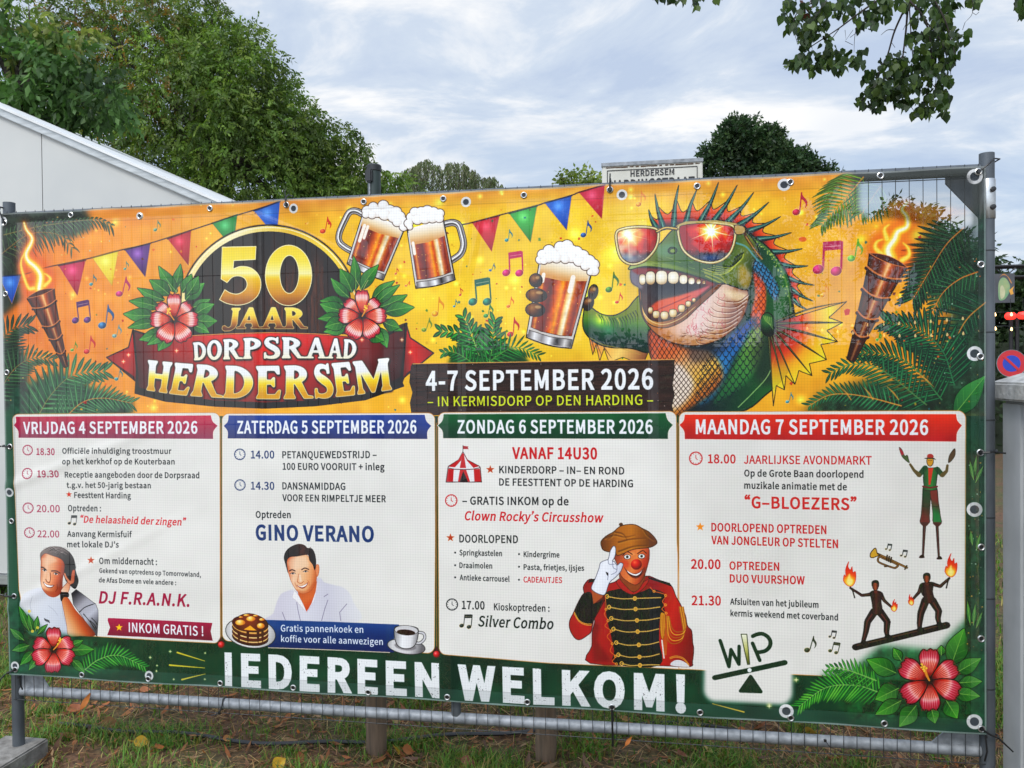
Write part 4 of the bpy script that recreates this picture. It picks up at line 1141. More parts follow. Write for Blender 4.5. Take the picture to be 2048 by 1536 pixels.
# lower jaw and throat
jaw = cr(F([(395, 930), (400, 1090), (425, 1190), (500, 1290), (600, 1360), (720, 1398), (860, 1405), (1000, 1370), (1130, 1290), (1215, 1190), (1258, 1060), (1250, 960), (1180, 920), (1040, 920), (900, 960), (760, 1080), (640, 1180), (500, 1150)]), 5)
cv_j = fill(jaw, lin(1290, 600, 1460, 640, (0, (150, 96, 50)), (.25, (206, 140, 84)), (.45, (226, 186, 166)), (.65, (232, 206, 198)), (.85, (222, 188, 166)), (1, (150, 104, 80))), line=(60, 34, 22), lw=2.2)
fill(cr(F([(430, 1190), (600, 1300), (760, 1340), (950, 1320), (1150, 1230), (1000, 1380), (800, 1420), (560, 1370)]), 5), (176, 116, 56), .75, blur=5, clip=cv_j)
fill(cr(F([(1080, 960), (1260, 1000), (1200, 1060), (1090, 1020)]), 5), (240, 216, 176), .8, blur=3, clip=cv_j)
for k in range(9):
    y = 1010 + k * 42
    q = cr(F([(1262 - k * 18, y - 10), (1180 - k * 22, y + 46), (1060 - k * 24, y + 40), (1000 - k * 20, y + 6)]), 5, False)
    stroke(q, np.linspace(2.2, .6, len(q)), (110, 60, 40), .75, clip=cv_j)
    stroke(q + np.array([0, 2.2]), np.linspace(2., .4, len(q)), (250, 236, 226), .6, clip=cv_j)
for k in range(46):
    x, y = RND.uniform(740, 1080), RND.uniform(980, 1330)
    p = F([(x, y), (x + RND.uniform(-26, 10), y + RND.uniform(14, 34)), (x + RND.uniform(-20, 36), y + RND.uniform(30, 60))])
    stroke(p, .8, (190, 50, 70), .55, clip=cv_j)
for k in range(24):
    x, y = RND.uniform(600, 1100), RND.uniform(1270, 1390)
    stroke(F([(x, y), (x + 30, y + 4), (x + 60, y - 8)]), [.4, 1.6, .4], (96, 54, 30), .6, clip=cv_j)
mask('fish_picture', jaw)

# mouth
mouth = cr(F([(330, 790), (420, 780), (640, 800), (860, 850), (1000, 905), (940, 990), (800, 1080), (680, 1170), (560, 1215), (470, 1190), (415, 1100), (400, 960), (330, 900)]), 5)
cv_m = fill(mouth, rad(1345, 575, 70, (26, 22, 28), (44, 38, 46), (92, 40, 40), ry=60), line=(40, 24, 20), lw=2)
fill(cr(F([(320, 800), (390, 790), (420, 940), (380, 950), (320, 890)]), 5), (140, 140, 150), .85, blur=2)
fill(cr(F([(460, 960), (640, 940), (900, 920), (760, 1040), (560, 1060)]), 5), (84, 84, 92), .55, blur=4, clip=cv_m)
ton = cr(F([(470, 1130), (540, 1050), (700, 1010), (860, 960), (960, 930), (800, 1060), (680, 1150), (560, 1180)]), 5)
fill(ton, lin(1300, 625, 1410, 580, (206, 90, 40), (236, 110, 70), (206, 110, 120)), .95, blur=1.5, clip=cv_m)
stroke(cr(F([(540, 1120), (660, 1070), (800, 1010)]), 5, False), [2.5] * 10 + [1], (150, 40, 30), .7, clip=cv_m)
gum = cr(F([(330, 800), (420, 790), (560, 800), (760, 840), (960, 900), (960, 930), (700, 880), (420, 850)]), 5)
fill(gum, (150, 60, 56), .9, blur=1.5, clip=cv_m)
for x, y, w, h in [(415, 880, 26, 42), (480, 868, 37, 52), (568, 865, 45, 54), (662, 866, 42, 48), (742, 880, 32, 36), (806, 892, 25, 27), (862, 898, 18, 20), (905, 904, 14, 15)]:
    p = F([(x - w, y - h * .5), (x - w * .5, y - h), (x + w * .5, y - h), (x + w, y - h * .5), (x + w * .95, y + h * .6), (x + w * .4, y + h), (x - w * .4, y + h), (x - w * .95, y + h * .6)])
    fill(cr(p, 4), rad(p[1][0] + 4, p[1][1] + 10, w / 2.2, (255, 252, 240), (240, 226, 196), (176, 140, 96)), line=(60, 40, 30), lw=1)
lip = cr(F([(405, 1040), (425, 1120), (470, 1190), (560, 1215), (690, 1180), (800, 1090), (1000, 925), (1040, 930), (860, 1100), (740, 1210), (600, 1265), (480, 1240), (420, 1160)]), 5)
fill(lip, lin(1290, 620, 1340, 660, (226, 180, 110), (196, 140, 70), (130, 80, 40)), line=(60, 36, 20), lw=1.5)
stroke(cr(F([(430, 1150), (490, 1215), (590, 1238), (720, 1190), (840, 1095)]), 5, False), [1.5] * 20 + [.6], (250, 226, 170), .7)
for x, y, w, h in [(480, 1128, 20, 26), (525, 1160, 28, 28), (592, 1168, 32, 30), (660, 1150, 32, 30), (728, 1112, 28, 28), (782, 1076, 22, 22), (826, 1046, 16, 16)]:
    fill(cr(F([(x - w, y), (x - w * .7, y - h), (x + w * .7, y - h), (x + w, y), (x + w * .6, y + h), (x - w * .6, y + h)]), 4), rad(1180 + (x - 6) / 4, 340 + (y - 10) / 4, w / 2.4, (250, 240, 216), (226, 200, 150), (150, 106, 60)), line=(70, 46, 26), lw=1)

# head above the mouth
head = cr(F([(310, 800), (330, 760), (400, 705), (470, 650), (560, 590), (640, 500), (720, 455), (980, 410), (1150, 440), (1260, 520), (1340, 640), (1300, 760), (1290, 860), (1250, 960), (1150, 940), (1060, 910), (1000, 910), (860, 860), (640, 800), (440, 775)]), 5)
cv_h = fill(head, lin(1300, 480, 1500, 580, (0, (130, 136, 70)), (.3, (84, 116, 50)), (.6, (60, 96, 44)), (.8, (120, 132, 50)), (1, (30, 56, 36))), line=OUT, lw=2)
fill(cr(F([(310, 800), (340, 760), (420, 740), (640, 760), (860, 830), (1000, 900), (860, 850), (640, 795), (440, 775)]), 5), lin(1260, 530, 1430, 560, (176, 190, 130), (130, 150, 60), (70, 90, 40)), .9, blur=1.4, clip=cv_h)
fill(cr(F([(520, 620), (640, 590), (700, 640), (620, 700), (540, 690)]), 5), (120, 160, 140), .6, blur=4, clip=cv_h)
fill(ell(1180 + 655 / 4, 340 + 650 / 4, 9, 7), (60, 80, 40), .9, line=(30, 44, 26), lw=1.2)
fill(ell(1180 + 655 / 4, 340 + 652 / 4, 4.5, 3.6), (150, 170, 90), .9)
for k in range(5):
    q = cr(F([(880 + k * 24, 800 - k * 10), (1010 + k * 26, 830 - k * 14), (1110 + k * 22, 800 - k * 22), (1160 + k * 14, 700 - k * 8)]), 6, False)
    stroke(q, np.linspace(1, 3.2, len(q)), (28, 50, 26), .8, clip=cv_h)
    stroke(q + np.array([1., 3.]), np.linspace(.8, 2.6, len(q)), (190, 196, 90), .75, clip=cv_h)
for k in range(3):
    q = cr(F([(900 + k * 10, 800 + k * 26), (1040, 850 + k * 30), (1090 + k * 20, 930 + k * 10)]), 6, False)
    stroke(q, np.linspace(3, 1, len(q)), (170, 170, 80), .8, clip=cv_h)
for k in range(26):
    x, y = RND.uniform(420, 980), RND.uniform(700, 790)
    stroke(F([(x, y), (x + RND.uniform(20, 60), y + RND.uniform(4, 20))]), [.4, 1.2], RND.choice([(40, 62, 30), (190, 200, 120)]), .5, clip=cv_h)
stroke(cr(F([(1160, 590), (1240, 620), (1300, 690), (1345, 740)]), 5, False), [3] * 15 + [1], (110, 170, 180), .8)
fill(cr(F([(1200, 760), (1290, 860), (1250, 960), (1180, 900)]), 5), (226, 180, 70), .6, blur=3, clip=cv_h)
mask('fish_picture', head)
mask('fish_picture', mouth)

# sun glasses
stroke(cr(F([(1150, 480), (1220, 480), (1240, 540), (1320, 660), (1370, 720)]), 5, False), [6, 6, 6, 5, 5] * 4 + [2], (96, 66, 30))
stroke(cr(F([(1240, 540), (1320, 660), (1370, 720)]), 5, False), 1.6, (214, 170, 90), .8)
LR = F([(700, 470), (760, 435), (900, 425), (1040, 435), (1140, 460), (1152, 545), (1120, 655), (1050, 725), (950, 748), (820, 712), (730, 625)])
LL = F([(208, 510), (260, 475), (380, 460), (520, 475), (543, 540), (515, 640), (430, 730), (330, 758), (250, 715), (215, 620)])


def lens(pts, sx, sy, wash):
    def paint(X, Y):
        d = np.hypot(X - sx, (Y - sy) * 1.05) / 46
        c = lerp([(0, (255, 255, 240)), (.14, (250, 226, 130)), (.34, (240, 150, 50)), (.6, (222, 60, 28)), (.9, (190, 34, 30)), (1.25, (90, 26, 36)), (1.6, (40, 30, 44)), (2, (30, 50, 84))], d + .5 * (noise(X, Y, 10, 31) - .5))
        lo = np.clip((Y - (497 + 10 * noise(X, Y, 7, 32))) / 10, 0, 1)[..., None]
        c = c * (1 - lo * .8) + np.array([.16, .13, .18]) * lo * .8
        b = np.exp(-(((X - sx + 4) / 26) ** 2 + ((Y - 517) / 9) ** 2))[..., None]
        c = c * (1 - .7 * b) + np.array([.2, .45, .68]) * b * .7
        if wash:
            w = np.clip(1.3 - (X - 1232) / 60, 0, 1)[..., None] * (.35 + .75 * noise(X, Y, 9, 33))[..., None]
            c = c * (1 - w * .75) + np.array([.93, .87, .78]) * w * .75
        return np.clip(c, 0, 1)
    q = cr(pts, 5)
    cv = fill(q, paint)
    for a in range(0, 360, 36):
        L = 30 + 16 * (a % 72 == 0)
        stroke([(sx, sy), (sx + L * math.cos(math.radians(a + 14)), sy + L * math.sin(math.radians(a + 14)))], [3, .2], (255, 244, 190), .8 if not wash else .4, clip=cv)
    for k in range(24):
        x, y = RND.uniform(pts[0][0], pts[4][0]), RND.uniform(500, 524)
        fill(ell(x, y, 1.2, 1, n=8), (206, 190, 190), .5, clip=cv)
    stroke(q, 6, (70, 54, 30), closed=True)
    stroke(q, 3.4, (206, 182, 110), closed=True)
    stroke(q - np.array([.4, .5]), 1.2, (255, 250, 220), .8, closed=True)
    mask('fish_picture', q)
    glow(sx, sy, 26, (255, 246, 200), .7 if not wash else .45)


lens(LL, 1255, 470, True)
lens(LR, 1180 + 965 / 4, 340 + 495 / 4, False)
stroke(cr(F([(530, 500), (600, 470), (690, 480)]), 5, False), 6, (80, 60, 30))
stroke(cr(F([(530, 498), (600, 467), (690, 477)]), 5, False), 2.4, (220, 190, 110))
stroke(F([(700, 452), (760, 428), (1000, 418), (1150, 440), (1225, 470), (1225, 500)]), 4, (190, 170, 110))
fill(cr(F([(1150, 450), (1225, 462), (1228, 510), (1160, 520)]), 4), (190, 160, 100), line=(70, 50, 26), lw=1.4)

# the glass and the fingers round it
K = (820, 360)
mug([(1079, 522), (1187, 530), (1142, 697), (1052, 675)], .20, zb(K, 4, [(1040, 640, 34), (1060, 600, 42), (1110, 565, 44), (1160, 590, 44), (1110, 625, 42), (1200, 540, 46), (1255, 530, 48), (1230, 590, 50), (1290, 570, 48), (1330, 580, 48), (1290, 620, 44),
                                                                            (1170, 625, 42), (1380, 610, 48), (1350, 650, 44), (1430, 650, 48), (1400, 690, 36), (1465, 680, 46), (1470, 730, 38), (1440, 740, 26), (1240, 635, 36), (1070, 650, 28)]), drip=[(.68, .34, 9), (.12, .26, 7)])
for cx, cy, rx, ry, a in [(1005, 805, 52, 54, -10), (1010, 925, 84, 54, 4), (1000, 1040, 78, 54, 4), (1462, 900, 38, 62, 14), (1425, 990, 40, 60, 20)]:
    x, y = K[0] + cx / 4, K[1] + cy / 4
    e = ell(x, y, rx / 4, ry / 4, a)
    fill(e, rad(x - rx / 12, y - ry / 12, rx / 3.6, (176, 132, 84), (112, 74, 44), (52, 34, 24)), line=(30, 22, 18), lw=1.6)
    fill(ell(x + rx / 14, y - ry / 10, rx / 12, ry / 16, a), (236, 206, 160), .6, blur=1)
    mask('fish_picture', e)
# ---- date plank
plank = [(823, 733), (826, 727), (840, 728), (1347, 720), (1347, 745), (1343, 770), (1347, 790), (1342, 812), (1346, 826), (824, 830), (821, 806), (826, 785), (820, 765)]


def plank_paint(X, Y):
    n = noise(X * .25, Y * 2.2, 6, 41) * .5 + noise(X * .5, Y * 4, 7, 42) * .4
    r = np.abs(((Y + .012 * X) / 26.) % 1 - .5)
    a = col((74, 52, 46))[None, None] * (.72 + .55 * n)[..., None]
    return a * np.where(r < .035, .6, 1.)[..., None]


fill(plank, plank_paint, line=(40, 26, 22), lw=1.6)
stroke([(826, 728), (840, 727.5), (1347, 719.5)], 1.6, (240, 180, 110), .9)
for k in range(26):
    x, y = RND.uniform(830, 1340), RND.uniform(728, 822)
    fill(ell(x, y, .9, .9, n=8), RND.choice([(220, 160, 100), (230, 220, 210)]), .7)
mask('date_plank_picture', plank)


def T(z, s, x0, y0, x1, y1, cap, w, c, **k):
    ox, oy, sc = z
    return text(s, ox + x0 / sc, oy + y0 / sc, ox + x1 / sc, oy + y1 / sc, cap / sc, w, c, **k)


WHITE, INK, MAG, NAVY, REDT = (236, 237, 238), (46, 52, 56), (168, 34, 84), (36, 66, 114), (196, 32, 44)
I = (800, 700, 3.531)
T(I, '4-7 SEPTEMBER 2026', 184, 284, 1785, 274, 134, 66, (238, 240, 240), shadow=(1.5, 1.5, 2, (30, 20, 18), .8), track=14)
T(I, '– IN KERMISDORP OP DEN HARDING –', 196, 397, 1785, 387, 68, 30, (208, 220, 62), track=8, shadow=(1, 1, 1.5, (30, 20, 18), .7))

# ---- four programme panels
PAPER = (227, 224, 216)


def paper(X, Y):
    n = noise(X, Y, 90, 51) * .6 + noise(X, Y, 34, 52) * .4
    return col(PAPER)[None, None] * (.975 + .05 * n)[..., None]


def corner(cx, cy, r, a0, a1, n=7):
    return [(cx + r * math.cos(math.radians(a)), cy + r * math.sin(math.radians(a))) for a in np.linspace(a0, a1, n)]


PAN = [[(40, 828), (428, 826)], [(460, 827), (856, 826)], [(890, 826), (1336, 823)], [(1370, 825), (1912, 822)]]
panels = [
    corner(40, 840, 12, 190, 270) + corner(428, 839, 14, -90, -10) + [(443, 1050)] + corner(430, 1272, 13, 0, 90) + [(300, 1279), (130, 1268), (62, 1264), (40, 1180), (33, 1000)],
    corner(460, 841, 14, 190, 270) + corner(856, 840, 14, -90, -10) + [(871, 1060)] + corner(856, 1291, 14, 0, 90) + corner(461, 1267, 14, 90, 175) + [(447, 1050)],
    corner(890, 839, 14, 190, 270) + corner(1338, 837, 14, -90, -10) + [(1353, 1080), (1368, 1338)] + [(1100, 1324)] + corner(893, 1294, 14, 95, 175) + [(877, 1060)],
    corner(1371, 838, 14, 190, 270) + corner(1912, 838, 16, -90, -6) + [(1928, 1080), (1927, 1367), (1640, 1351), (1500, 1344), (1380, 1338), (1357, 1337), (1357, 1080)]]
fill([(1340, 1325), (1640, 1340), (1640, 1356), (1340, 1344)], (25, 74, 52))
for p in panels:
    fill([(x, y) for x, y in p], (190, 130, 70), .6, blur=1.2)
for p in panels:
    fill(p, paper, line=(206, 150, 84), lw=1.1)
for x0, x1 in ((443.5, 445), (873, 874.5), (1354.5, 1355)):
    stroke([(x0, 846), (x0 + .6, 1100), (x1, 1278 if x1 < 500 else 1300)], 1.3, (186, 128, 70))
for i in range(4):
    mask('programme_panel#%d' % i, panels[i])
# white tab below the fourth panel, soft edge
tab = corner(1430, 1378, 24, 180, 90) + corner(1560, 1384, 24, 90, 0) + [(1584, 1320), (1408, 1318)]
fill(tab, (229, 226, 218), blur=4)
fill([(1412, 1322), (1580, 1322), (1578, 1374), (1414, 1370)], (229, 226, 218), blur=2)
mask('programme_panel#3', tab)
for x, y in ((444.5, 1288), (874, 1307)):
    fill([(x, y - 16), (x + 9, y - 3), (x, y + 9), (x - 9, y - 3)], (92, 40, 36), .85, blur=1)
    fill(ell(x, y, 6.5, 6.5), rad(x - 2, y - 2, 8, (255, 150, 150), (214, 44, 50), (130, 20, 26)))


def head(pts, c0, c1, word, z, tx):
    """day ribbon of a panel with scooped ends"""
    (xa, ya), (xb, yb) = pts[0], pts[1]
    (xc, yc), (xd, yd), (xe, ye), (xf, yf) = pts[2:]
    arc = lambda p, q, m: list(map(tuple, cr([p, ((p[0] + q[0]) / 2 + m[0], (p[1] + q[1]) / 2 + m[1]), q], 5, False)))
    o = [(xa, ya), (xb, yb)] + arc((xb, yb), (xc, yc), (-3, 2))[1:] + arc((xc, yc), (xd, yd), (-4, -2))[1:] + [(xe, ye)] + arc((xe, ye), (xf, yf), (4, -2))[1:] + arc((xf, yf), (xa, ya), (3, 2))[1:-1]
    fill(o, lambda X, Y: lerp([(0, c0), (.55, tuple((p + q) / 2 for p, q in zip(c0, c1))), (1, c1)], (Y - ya) / 48) * (.94 + .12 * noise(X, Y, 26, 55))[..., None], line=(240, 226, 214), lw=1.2)
    T(z, word, *tx[:4], tx[4], tx[5], WHITE, track=tx[6] if len(tx) > 6 else 8)


A, B, Cc, D, E_, F_, G_, H_ = (20, 810, 4.655), (20, 1070, 4.655), (430, 810, 4.452), (430, 1060, 4.452), (860, 810, 4.016), (860, 1030, 3.793), (1340, 820, 3.2), (1340, 1090, 3.2)
head([(34, 832.5), (424, 830), (438, 851), (429, 878), (40, 875.5), (30, 850)], (186, 30, 84), (138, 54, 92), 'VRIJDAG 4 SEPTEMBER 2026', A, (140, 264, 1755, 262, 108, 60))
head([(459, 830), (850, 829), (863.5, 851.5), (855.6, 878.5), (457, 877), (449, 851.5)], (40, 82, 152), (46, 58, 112), 'ZATERDAG 5 SEPTEMBER 2026', Cc, (208, 250, 1795, 250, 110, 60))
head([(887, 828), (1330.6, 826), (1345.5, 850), (1335.6, 878.5), (886, 877), (875, 851)], (14, 104, 62), (22, 78, 56), 'ZONDAG 6 SEPTEMBER 2026', E_, (220, 226, 1785, 228, 104, 60))
head([(1368, 829), (1909, 828), (1921, 851), (1910, 884), (1368, 879), (1357, 850)], (222, 66, 28), (186, 48, 50), 'MAANDAG 7 SEPTEMBER 2026', G_, (162, 152, 1643, 158, 90, 60))


def clock(z, x, y, r, c):
    ox, oy, s = z
    X, Y, R = ox + x / s, oy + y / s, r / s
    stroke(ell(X, Y, R, R, n=32), 2., c, closed=True)
    stroke([(X, Y - R * .5), (X, Y), (X + R * .25, Y + R * .2)], 1.2, c)
    for a in range(0, 360, 30):
        t = math.radians(a)
        stroke([(X + R * .74 * math.cos(t), Y + R * .74 * math.sin(t)), (X + R * .86 * math.cos(t), Y + R * .86 * math.sin(t))], .7, c)


def zstar(z, x, y, r, c):
    star(z[0] + x / z[2], z[1] + y / z[2], r / z[2], c, line=(196, 110, 50))


for z, x, y, r, c in ((A, 180, 417, 45, MAG), (A, 178, 634, 47, MAG), (A, 180, 956, 47, MAG), (A, 190, 1185, 45, MAG), (Cc, 232, 437, 47, NAVY), (Cc, 234, 709, 46, NAVY),
                      (E_, 172, 766, 46, REDT), (F_, 170, 675, 42, INK), (G_, 162, 310, 40, REDT)):
    clock(z, x, y, r, c)
L = 46
for s, x0, y0, x1, y1, cap, w, c in [('18.30', 262, 461, 428, 463, 60, L, MAG), ('Officiële inhuldiging troostmuur', 498, 450, 1515, 452, 50, L, INK), ('op het kerkhof op de Kouterbaan', 502, 548, 1545, 550, 50, L, INK),
                                     ('19.30', 275, 668, 465, 670, 62, L, MAG), ('Receptie aangeboden door de Dorpsraad', 520, 672, 1775, 678, 52, L, INK), ('t.g.v. het 50-jarig bestaan', 536, 768, 1322, 772, 50, L, INK),
                                     ('Feesttent Harding', 605, 862, 1133, 868, 52, L, INK), ('20.00', 260, 993, 472, 995, 64, 26, MAG), ('Optreden :', 548, 985, 852, 988, 54, L, INK), ('22.00', 265, 1228, 466, 1230, 62, 26, MAG),
                                     ('Aanvang Kermisfuif', 540, 1223, 1140, 1229, 52, L, INK), ("met lokale DJ's", 538, 1321, 1018, 1324, 52, 46, INK)]:
    T(A, s, x0, y0, x1, y1, cap, w, c)
T(A, '“De helaasheid der zingen”', 662, 1092, 1655, 1117, 62, 42, (206, 26, 46), slant=.2, serif=True)
zstar(A, 557, 830, 26, (214, 50, 40))
for s, x0, y0, x1, y1, cap, w, c, sl in [('Om middernacht :', 838, 265, 1376, 276, 56, L, INK, 0), ('Gekend van optredens op Tomorrowland,', 836, 350, 1790, 385, 42, L, INK, 0), ('de Afas Dome en vele andere :', 832, 438, 1556, 462, 42, L, INK, 0),
                                         ('DJ F.R.A.N.K.', 832, 631, 1680, 660, 108, 60, MAG, .19)]:
    T(B, s, x0, y0, x1, y1, cap, w, c, slant=sl)
zstar(B, 760, 233, 34, (186, 76, 36))
gr = Z(*B, [(920, 770), (1895, 812), (1878, 890), (1897, 978), (912, 930), (938, 858), (914, 790)])
fill(gr, lin(300, 1238, 300, 1278, (176, 34, 88), (128, 26, 66)))
star(20 + 1022 / 4.655, 1070 + 858 / 4.655, 7.5, (250, 200, 50), line=(214, 120, 40))
T(B, 'INKOM GRATIS !', 1112, 899, 1810, 934, 86, 40, WHITE, track=10)
for s, x0, y0, x1, y1, cap, w, c in [('14.00', 332, 472, 540, 472, 66, 40, NAVY), ('PETANQUEWEDSTRIJD –', 612, 470, 1442, 471, 60, 46, INK), ('100 EURO VOORUIT + inleg', 615, 572, 1512, 579, 58, 46, INK),
                                     ('14.30', 332, 748, 540, 750, 66, 40, NAVY), ('DANSNAMIDDAG', 612, 746, 1168, 752, 60, 46, INK), ('VOOR EEN RIMPELTJE MEER', 612, 850, 1524, 863, 58, 46, INK), ('Optreden', 374, 1000, 685, 1002, 58, 46, INK),
                                     ('GINO VERANO', 374, 1194, 1420, 1213, 130, 74, (34, 72, 122))]:
    T(Cc, s, x0, y0, x1, y1, cap, w, c)
for s, x0, y0, x1, y1, cap, w, c, k in [('VANAF 14U30', 660, 430, 1340, 434, 88, 64, REDT, {}), ('KINDERDORP – IN– EN ROND', 556, 546, 1558, 557, 56, 46, INK, {}), ('DE FEESTTENT OP DE HARDING', 556, 645, 1628, 659, 56, 46, INK, {}),
                                        ('– GRATIS INKOM op de', 262, 797, 1112, 804, 62, 46, INK, {}), ('Clown Rocky’s Circusshow', 282, 922, 1392, 941, 70, 44, (200, 30, 46), dict(slant=.2, serif=True)), ('DOORLOPEND', 238, 1100, 708, 1106, 60, 46, INK, {})]:
    T(E_, s, x0, y0, x1, y1, cap, w, c, **k)
zstar(E_, 484, 518, 32, (186, 80, 40))
zstar(E_, 166, 1064, 32, (186, 80, 40))
for s, x0, y0, x1, y1, cap, w, c, k in [('Springkastelen', 226, 302, 548, 308, 40, 46, INK, {}), ('Draaimolen', 226, 398, 474, 402, 40, 46, INK, {}), ('Antieke carrousel', 228, 490, 606, 501, 40, 46, INK, {}), ('Kindergrime', 712, 314, 982, 319, 40, 46, INK, {}),
                                        ('Pasta, frietjes, ijsjes', 712, 410, 1168, 420, 40, 46, INK, {}), ('CADEAUTJES', 712, 505, 1002, 511, 42, 40, REDT, {}), ('17.00', 245, 708, 417, 711, 60, 46, INK, {}), ('Kioskoptreden :', 488, 715, 908, 727, 50, 40, INK, {}),
                                        ('Silver Combo', 368, 838, 938, 859, 78, 40, (34, 50, 46), dict(slant=.2, serif=True))]:
    T(F_, s, x0, y0, x1, y1, cap, w, c, **k)
for x, y in ((193, 283), (193, 378), (193, 470), (677, 293), (677, 388), (677, 486)):
    fill(ell(860 + x / 3.793, 1030 + y / 3.793, 2, 2, n=10), INK)
for z, s, x0, y0, x1, y1, cap, w, c in [(G_, '18.00', 240, 340, 416, 342, 54, 46, REDT), (G_, 'JAARLIJKSE AVONDMARKT', 470, 344, 1284, 350, 52, 34, REDT), (G_, 'Op de Grote Baan doorlopend', 472, 426, 1232, 434, 42, 46, INK), (G_, 'muzikale animatie met de', 472, 504, 1126, 514, 42, 46, INK),
                                        (G_, '“G–BLOEZERS”', 474, 627, 1188, 640, 72, 56, (202, 40, 40)), (G_, 'DOORLOPEND OPTREDEN', 262, 776, 996, 794, 52, 48, REDT), (G_, 'VAN JONGLEUR OP STELTEN', 262, 858, 1070, 884, 52, 48, REDT),
                                        (H_, '20.00', 132, 150, 320, 153, 58, 50, REDT), (H_, 'OPTREDEN', 378, 157, 696, 165, 50, 48, REDT), (H_, 'DUO VUURSHOW', 380, 239, 858, 253, 50, 48, REDT), (H_, '21.30', 136, 382, 322, 385, 58, 46, REDT),
                                        (H_, 'Afsluiten van het jubileum', 382, 380, 946, 402, 38, 46, INK), (H_, 'kermis weekend met coverband', 384, 454, 1070, 482, 38, 46, INK)]:
    T(z, s, x0, y0, x1, y1, cap, w, c)
star(1340 + 190 / 3.2, 820 + 748 / 3.2, 9, (240, 150, 40))

# small signs inside the panels
note(2, 140, 1046, 17, INK, 6)
note(2, 1340 - 416, 1250, 24, (40, 50, 48), 6)
for x, y, h in ((1740 + 30, 1098, 12), (1800, 1111, 13), (1603 + 55, 1273, 14)):
    note(2, x, y, h, INK, 12)
note(1, 1340 + 873 / 3.2, 1090 + 672 / 3.2, 30, (52, 64, 40), 16)
note(2, 1340 + 1020 / 3.2, 1090 + 676 / 3.2, 20, (52, 64, 40), 14)
zt = lambda pts: Z(860, 810, 4.016, pts)
# striped tent
fill(zt([(265, 375), (300, 440), (398, 492), (404, 505), (415, 618), (130, 618), (145, 505), (148, 492), (230, 440)]), (228, 226, 224), line=(70, 30, 34), lw=1.4)
for p in ([(265, 378), (250, 445), (200, 500), (150, 495), (228, 440)], [(265, 378), (300, 440), (394, 492), (350, 505), (300, 450)], [(262, 390), (272, 390), (290, 505), (240, 505)],
          [(148, 512), (192, 516), (186, 614), (134, 614)], [(352, 516), (400, 512), (412, 614), (358, 614)], [(242, 516), (290, 516), (322, 614), (226, 614)]):
    fill(zt(p), (190, 34, 44))
fill(zt([(268, 530), (305, 614), (240, 614)]), (40, 28, 30))
stroke(zt([(146, 505), (200, 516), (268, 518), (340, 516), (402, 503)]), 1.4, (80, 30, 36))
stroke(zt([(130, 618), (415, 618)]), 1.4, (60, 30, 32))
stroke(zt([(265, 380), (265, 325)]), 1.2, (60, 40, 40))
fill(zt([(267, 328), (310, 334), (302, 344), (312, 354), (267, 354)]), (170, 50, 60))
# logo: letters balancing on a seesaw
zw = lambda pts: Z(1400, 1240, 8.535, pts)
LG = (32, 68, 46)
stroke(zw([(335, 345), (485, 790), (520, 500), (655, 750), (658, 445)]), 6.4, LG)
fill(zw([(692, 240), (790, 240), (838, 750), (800, 752)]), lin(1485, 1270, 1496, 1328, (236, 236, 210), (190, 190, 120), (96, 100, 40)), line=(70, 80, 50), lw=1.6)
stroke(zw([(888, 395), (1010, 685)]), 6.6, LG)
stroke(cr(zw([(890, 275), (960, 245), (1050, 235), (1140, 280), (1190, 360), (1180, 450), (1110, 520), (1010, 545), (960, 545)]), 5, False), 7, LG)
stroke(zw([(240, 978), (1440, 722)]), 9.4, LG)
fill(ell(1400 + 835 / 8.535, 1240 + 850 / 8.535, 4.2, 4.2), (236, 240, 236))
tri = zw([(855, 955), (1030, 1215), (680, 1205)])
fill(tri, LG)
stroke(tri, 6, LG, closed=True)

# pancakes and coffee on a blue ribbon
zp = lambda pts: Z(430, 1060, 4.452, pts)
# singer in a pale jacket
zg = lambda pts: Z(540, 1070, 7.68, pts)
jk = cr(zg([(-20, 1330), (60, 1200), (110, 1040), (160, 930), (210, 880), (350, 830), (420, 850), (745, 650), (850, 720), (1000, 760), (1130, 795), (1230, 880), (1290, 1020), (1340, 1330)]), 4)
fill(jk, lin(560, 1200, 720, 1190, (0, (206, 202, 212)), (.3, (216, 214, 222)), (.6, (204, 202, 212)), (1, (222, 221, 222))), .95, blur=.8)
fill(zg([(440, 870), (560, 885), (735, 700), (720, 860), (650, 1040), (570, 1175), (510, 1070), (450, 940)]), lin(600, 1180, 625, 1220, (196, 110, 66), (214, 120, 70), (200, 80, 40)))
for p in ([(385, 840), (350, 950), (420, 1010), (480, 1080), (575, 1185), (520, 1060), (455, 930)], [(745, 650), (740, 800), (700, 960), (690, 1000), (575, 1185), (650, 1040), (715, 860)]):
    fill(zg(p), (240, 236, 234), line=(200, 190, 196), lw=.6)
for p in ([(420, 1030), (440, 1150), (475, 1310)], [(900, 990), (850, 1130), (800, 1310)], [(840, 940), (900, 900)], [(1190, 1050), (1080, 1180), (1095, 1310)], [(200, 1180), (245, 1300)]):
    stroke(zg(p), 1.3, (120, 112, 136), .8)
fill(cr(zg([(720, 460), (762, 455), (768, 540), (745, 625), (712, 600)]), 4), (226, 150, 110), line=(180, 90, 60), lw=.7)
fc = cr(zg([(272, 400), (320, 330), (420, 310), (560, 290), (640, 380), (700, 520), (728, 640), (712, 740), (650, 835), (580, 880), (500, 892), (420, 845), (345, 720), (310, 620), (285, 520)]), 5)
cvf = fill(fc, lin(576, 1140, 636, 1150, (0, (206, 120, 84)), (.25, (240, 196, 164)), (.55, (240, 190, 150)), (.8, (232, 164, 118)), (1, (196, 110, 66))), line=(176, 96, 60), lw=.7)
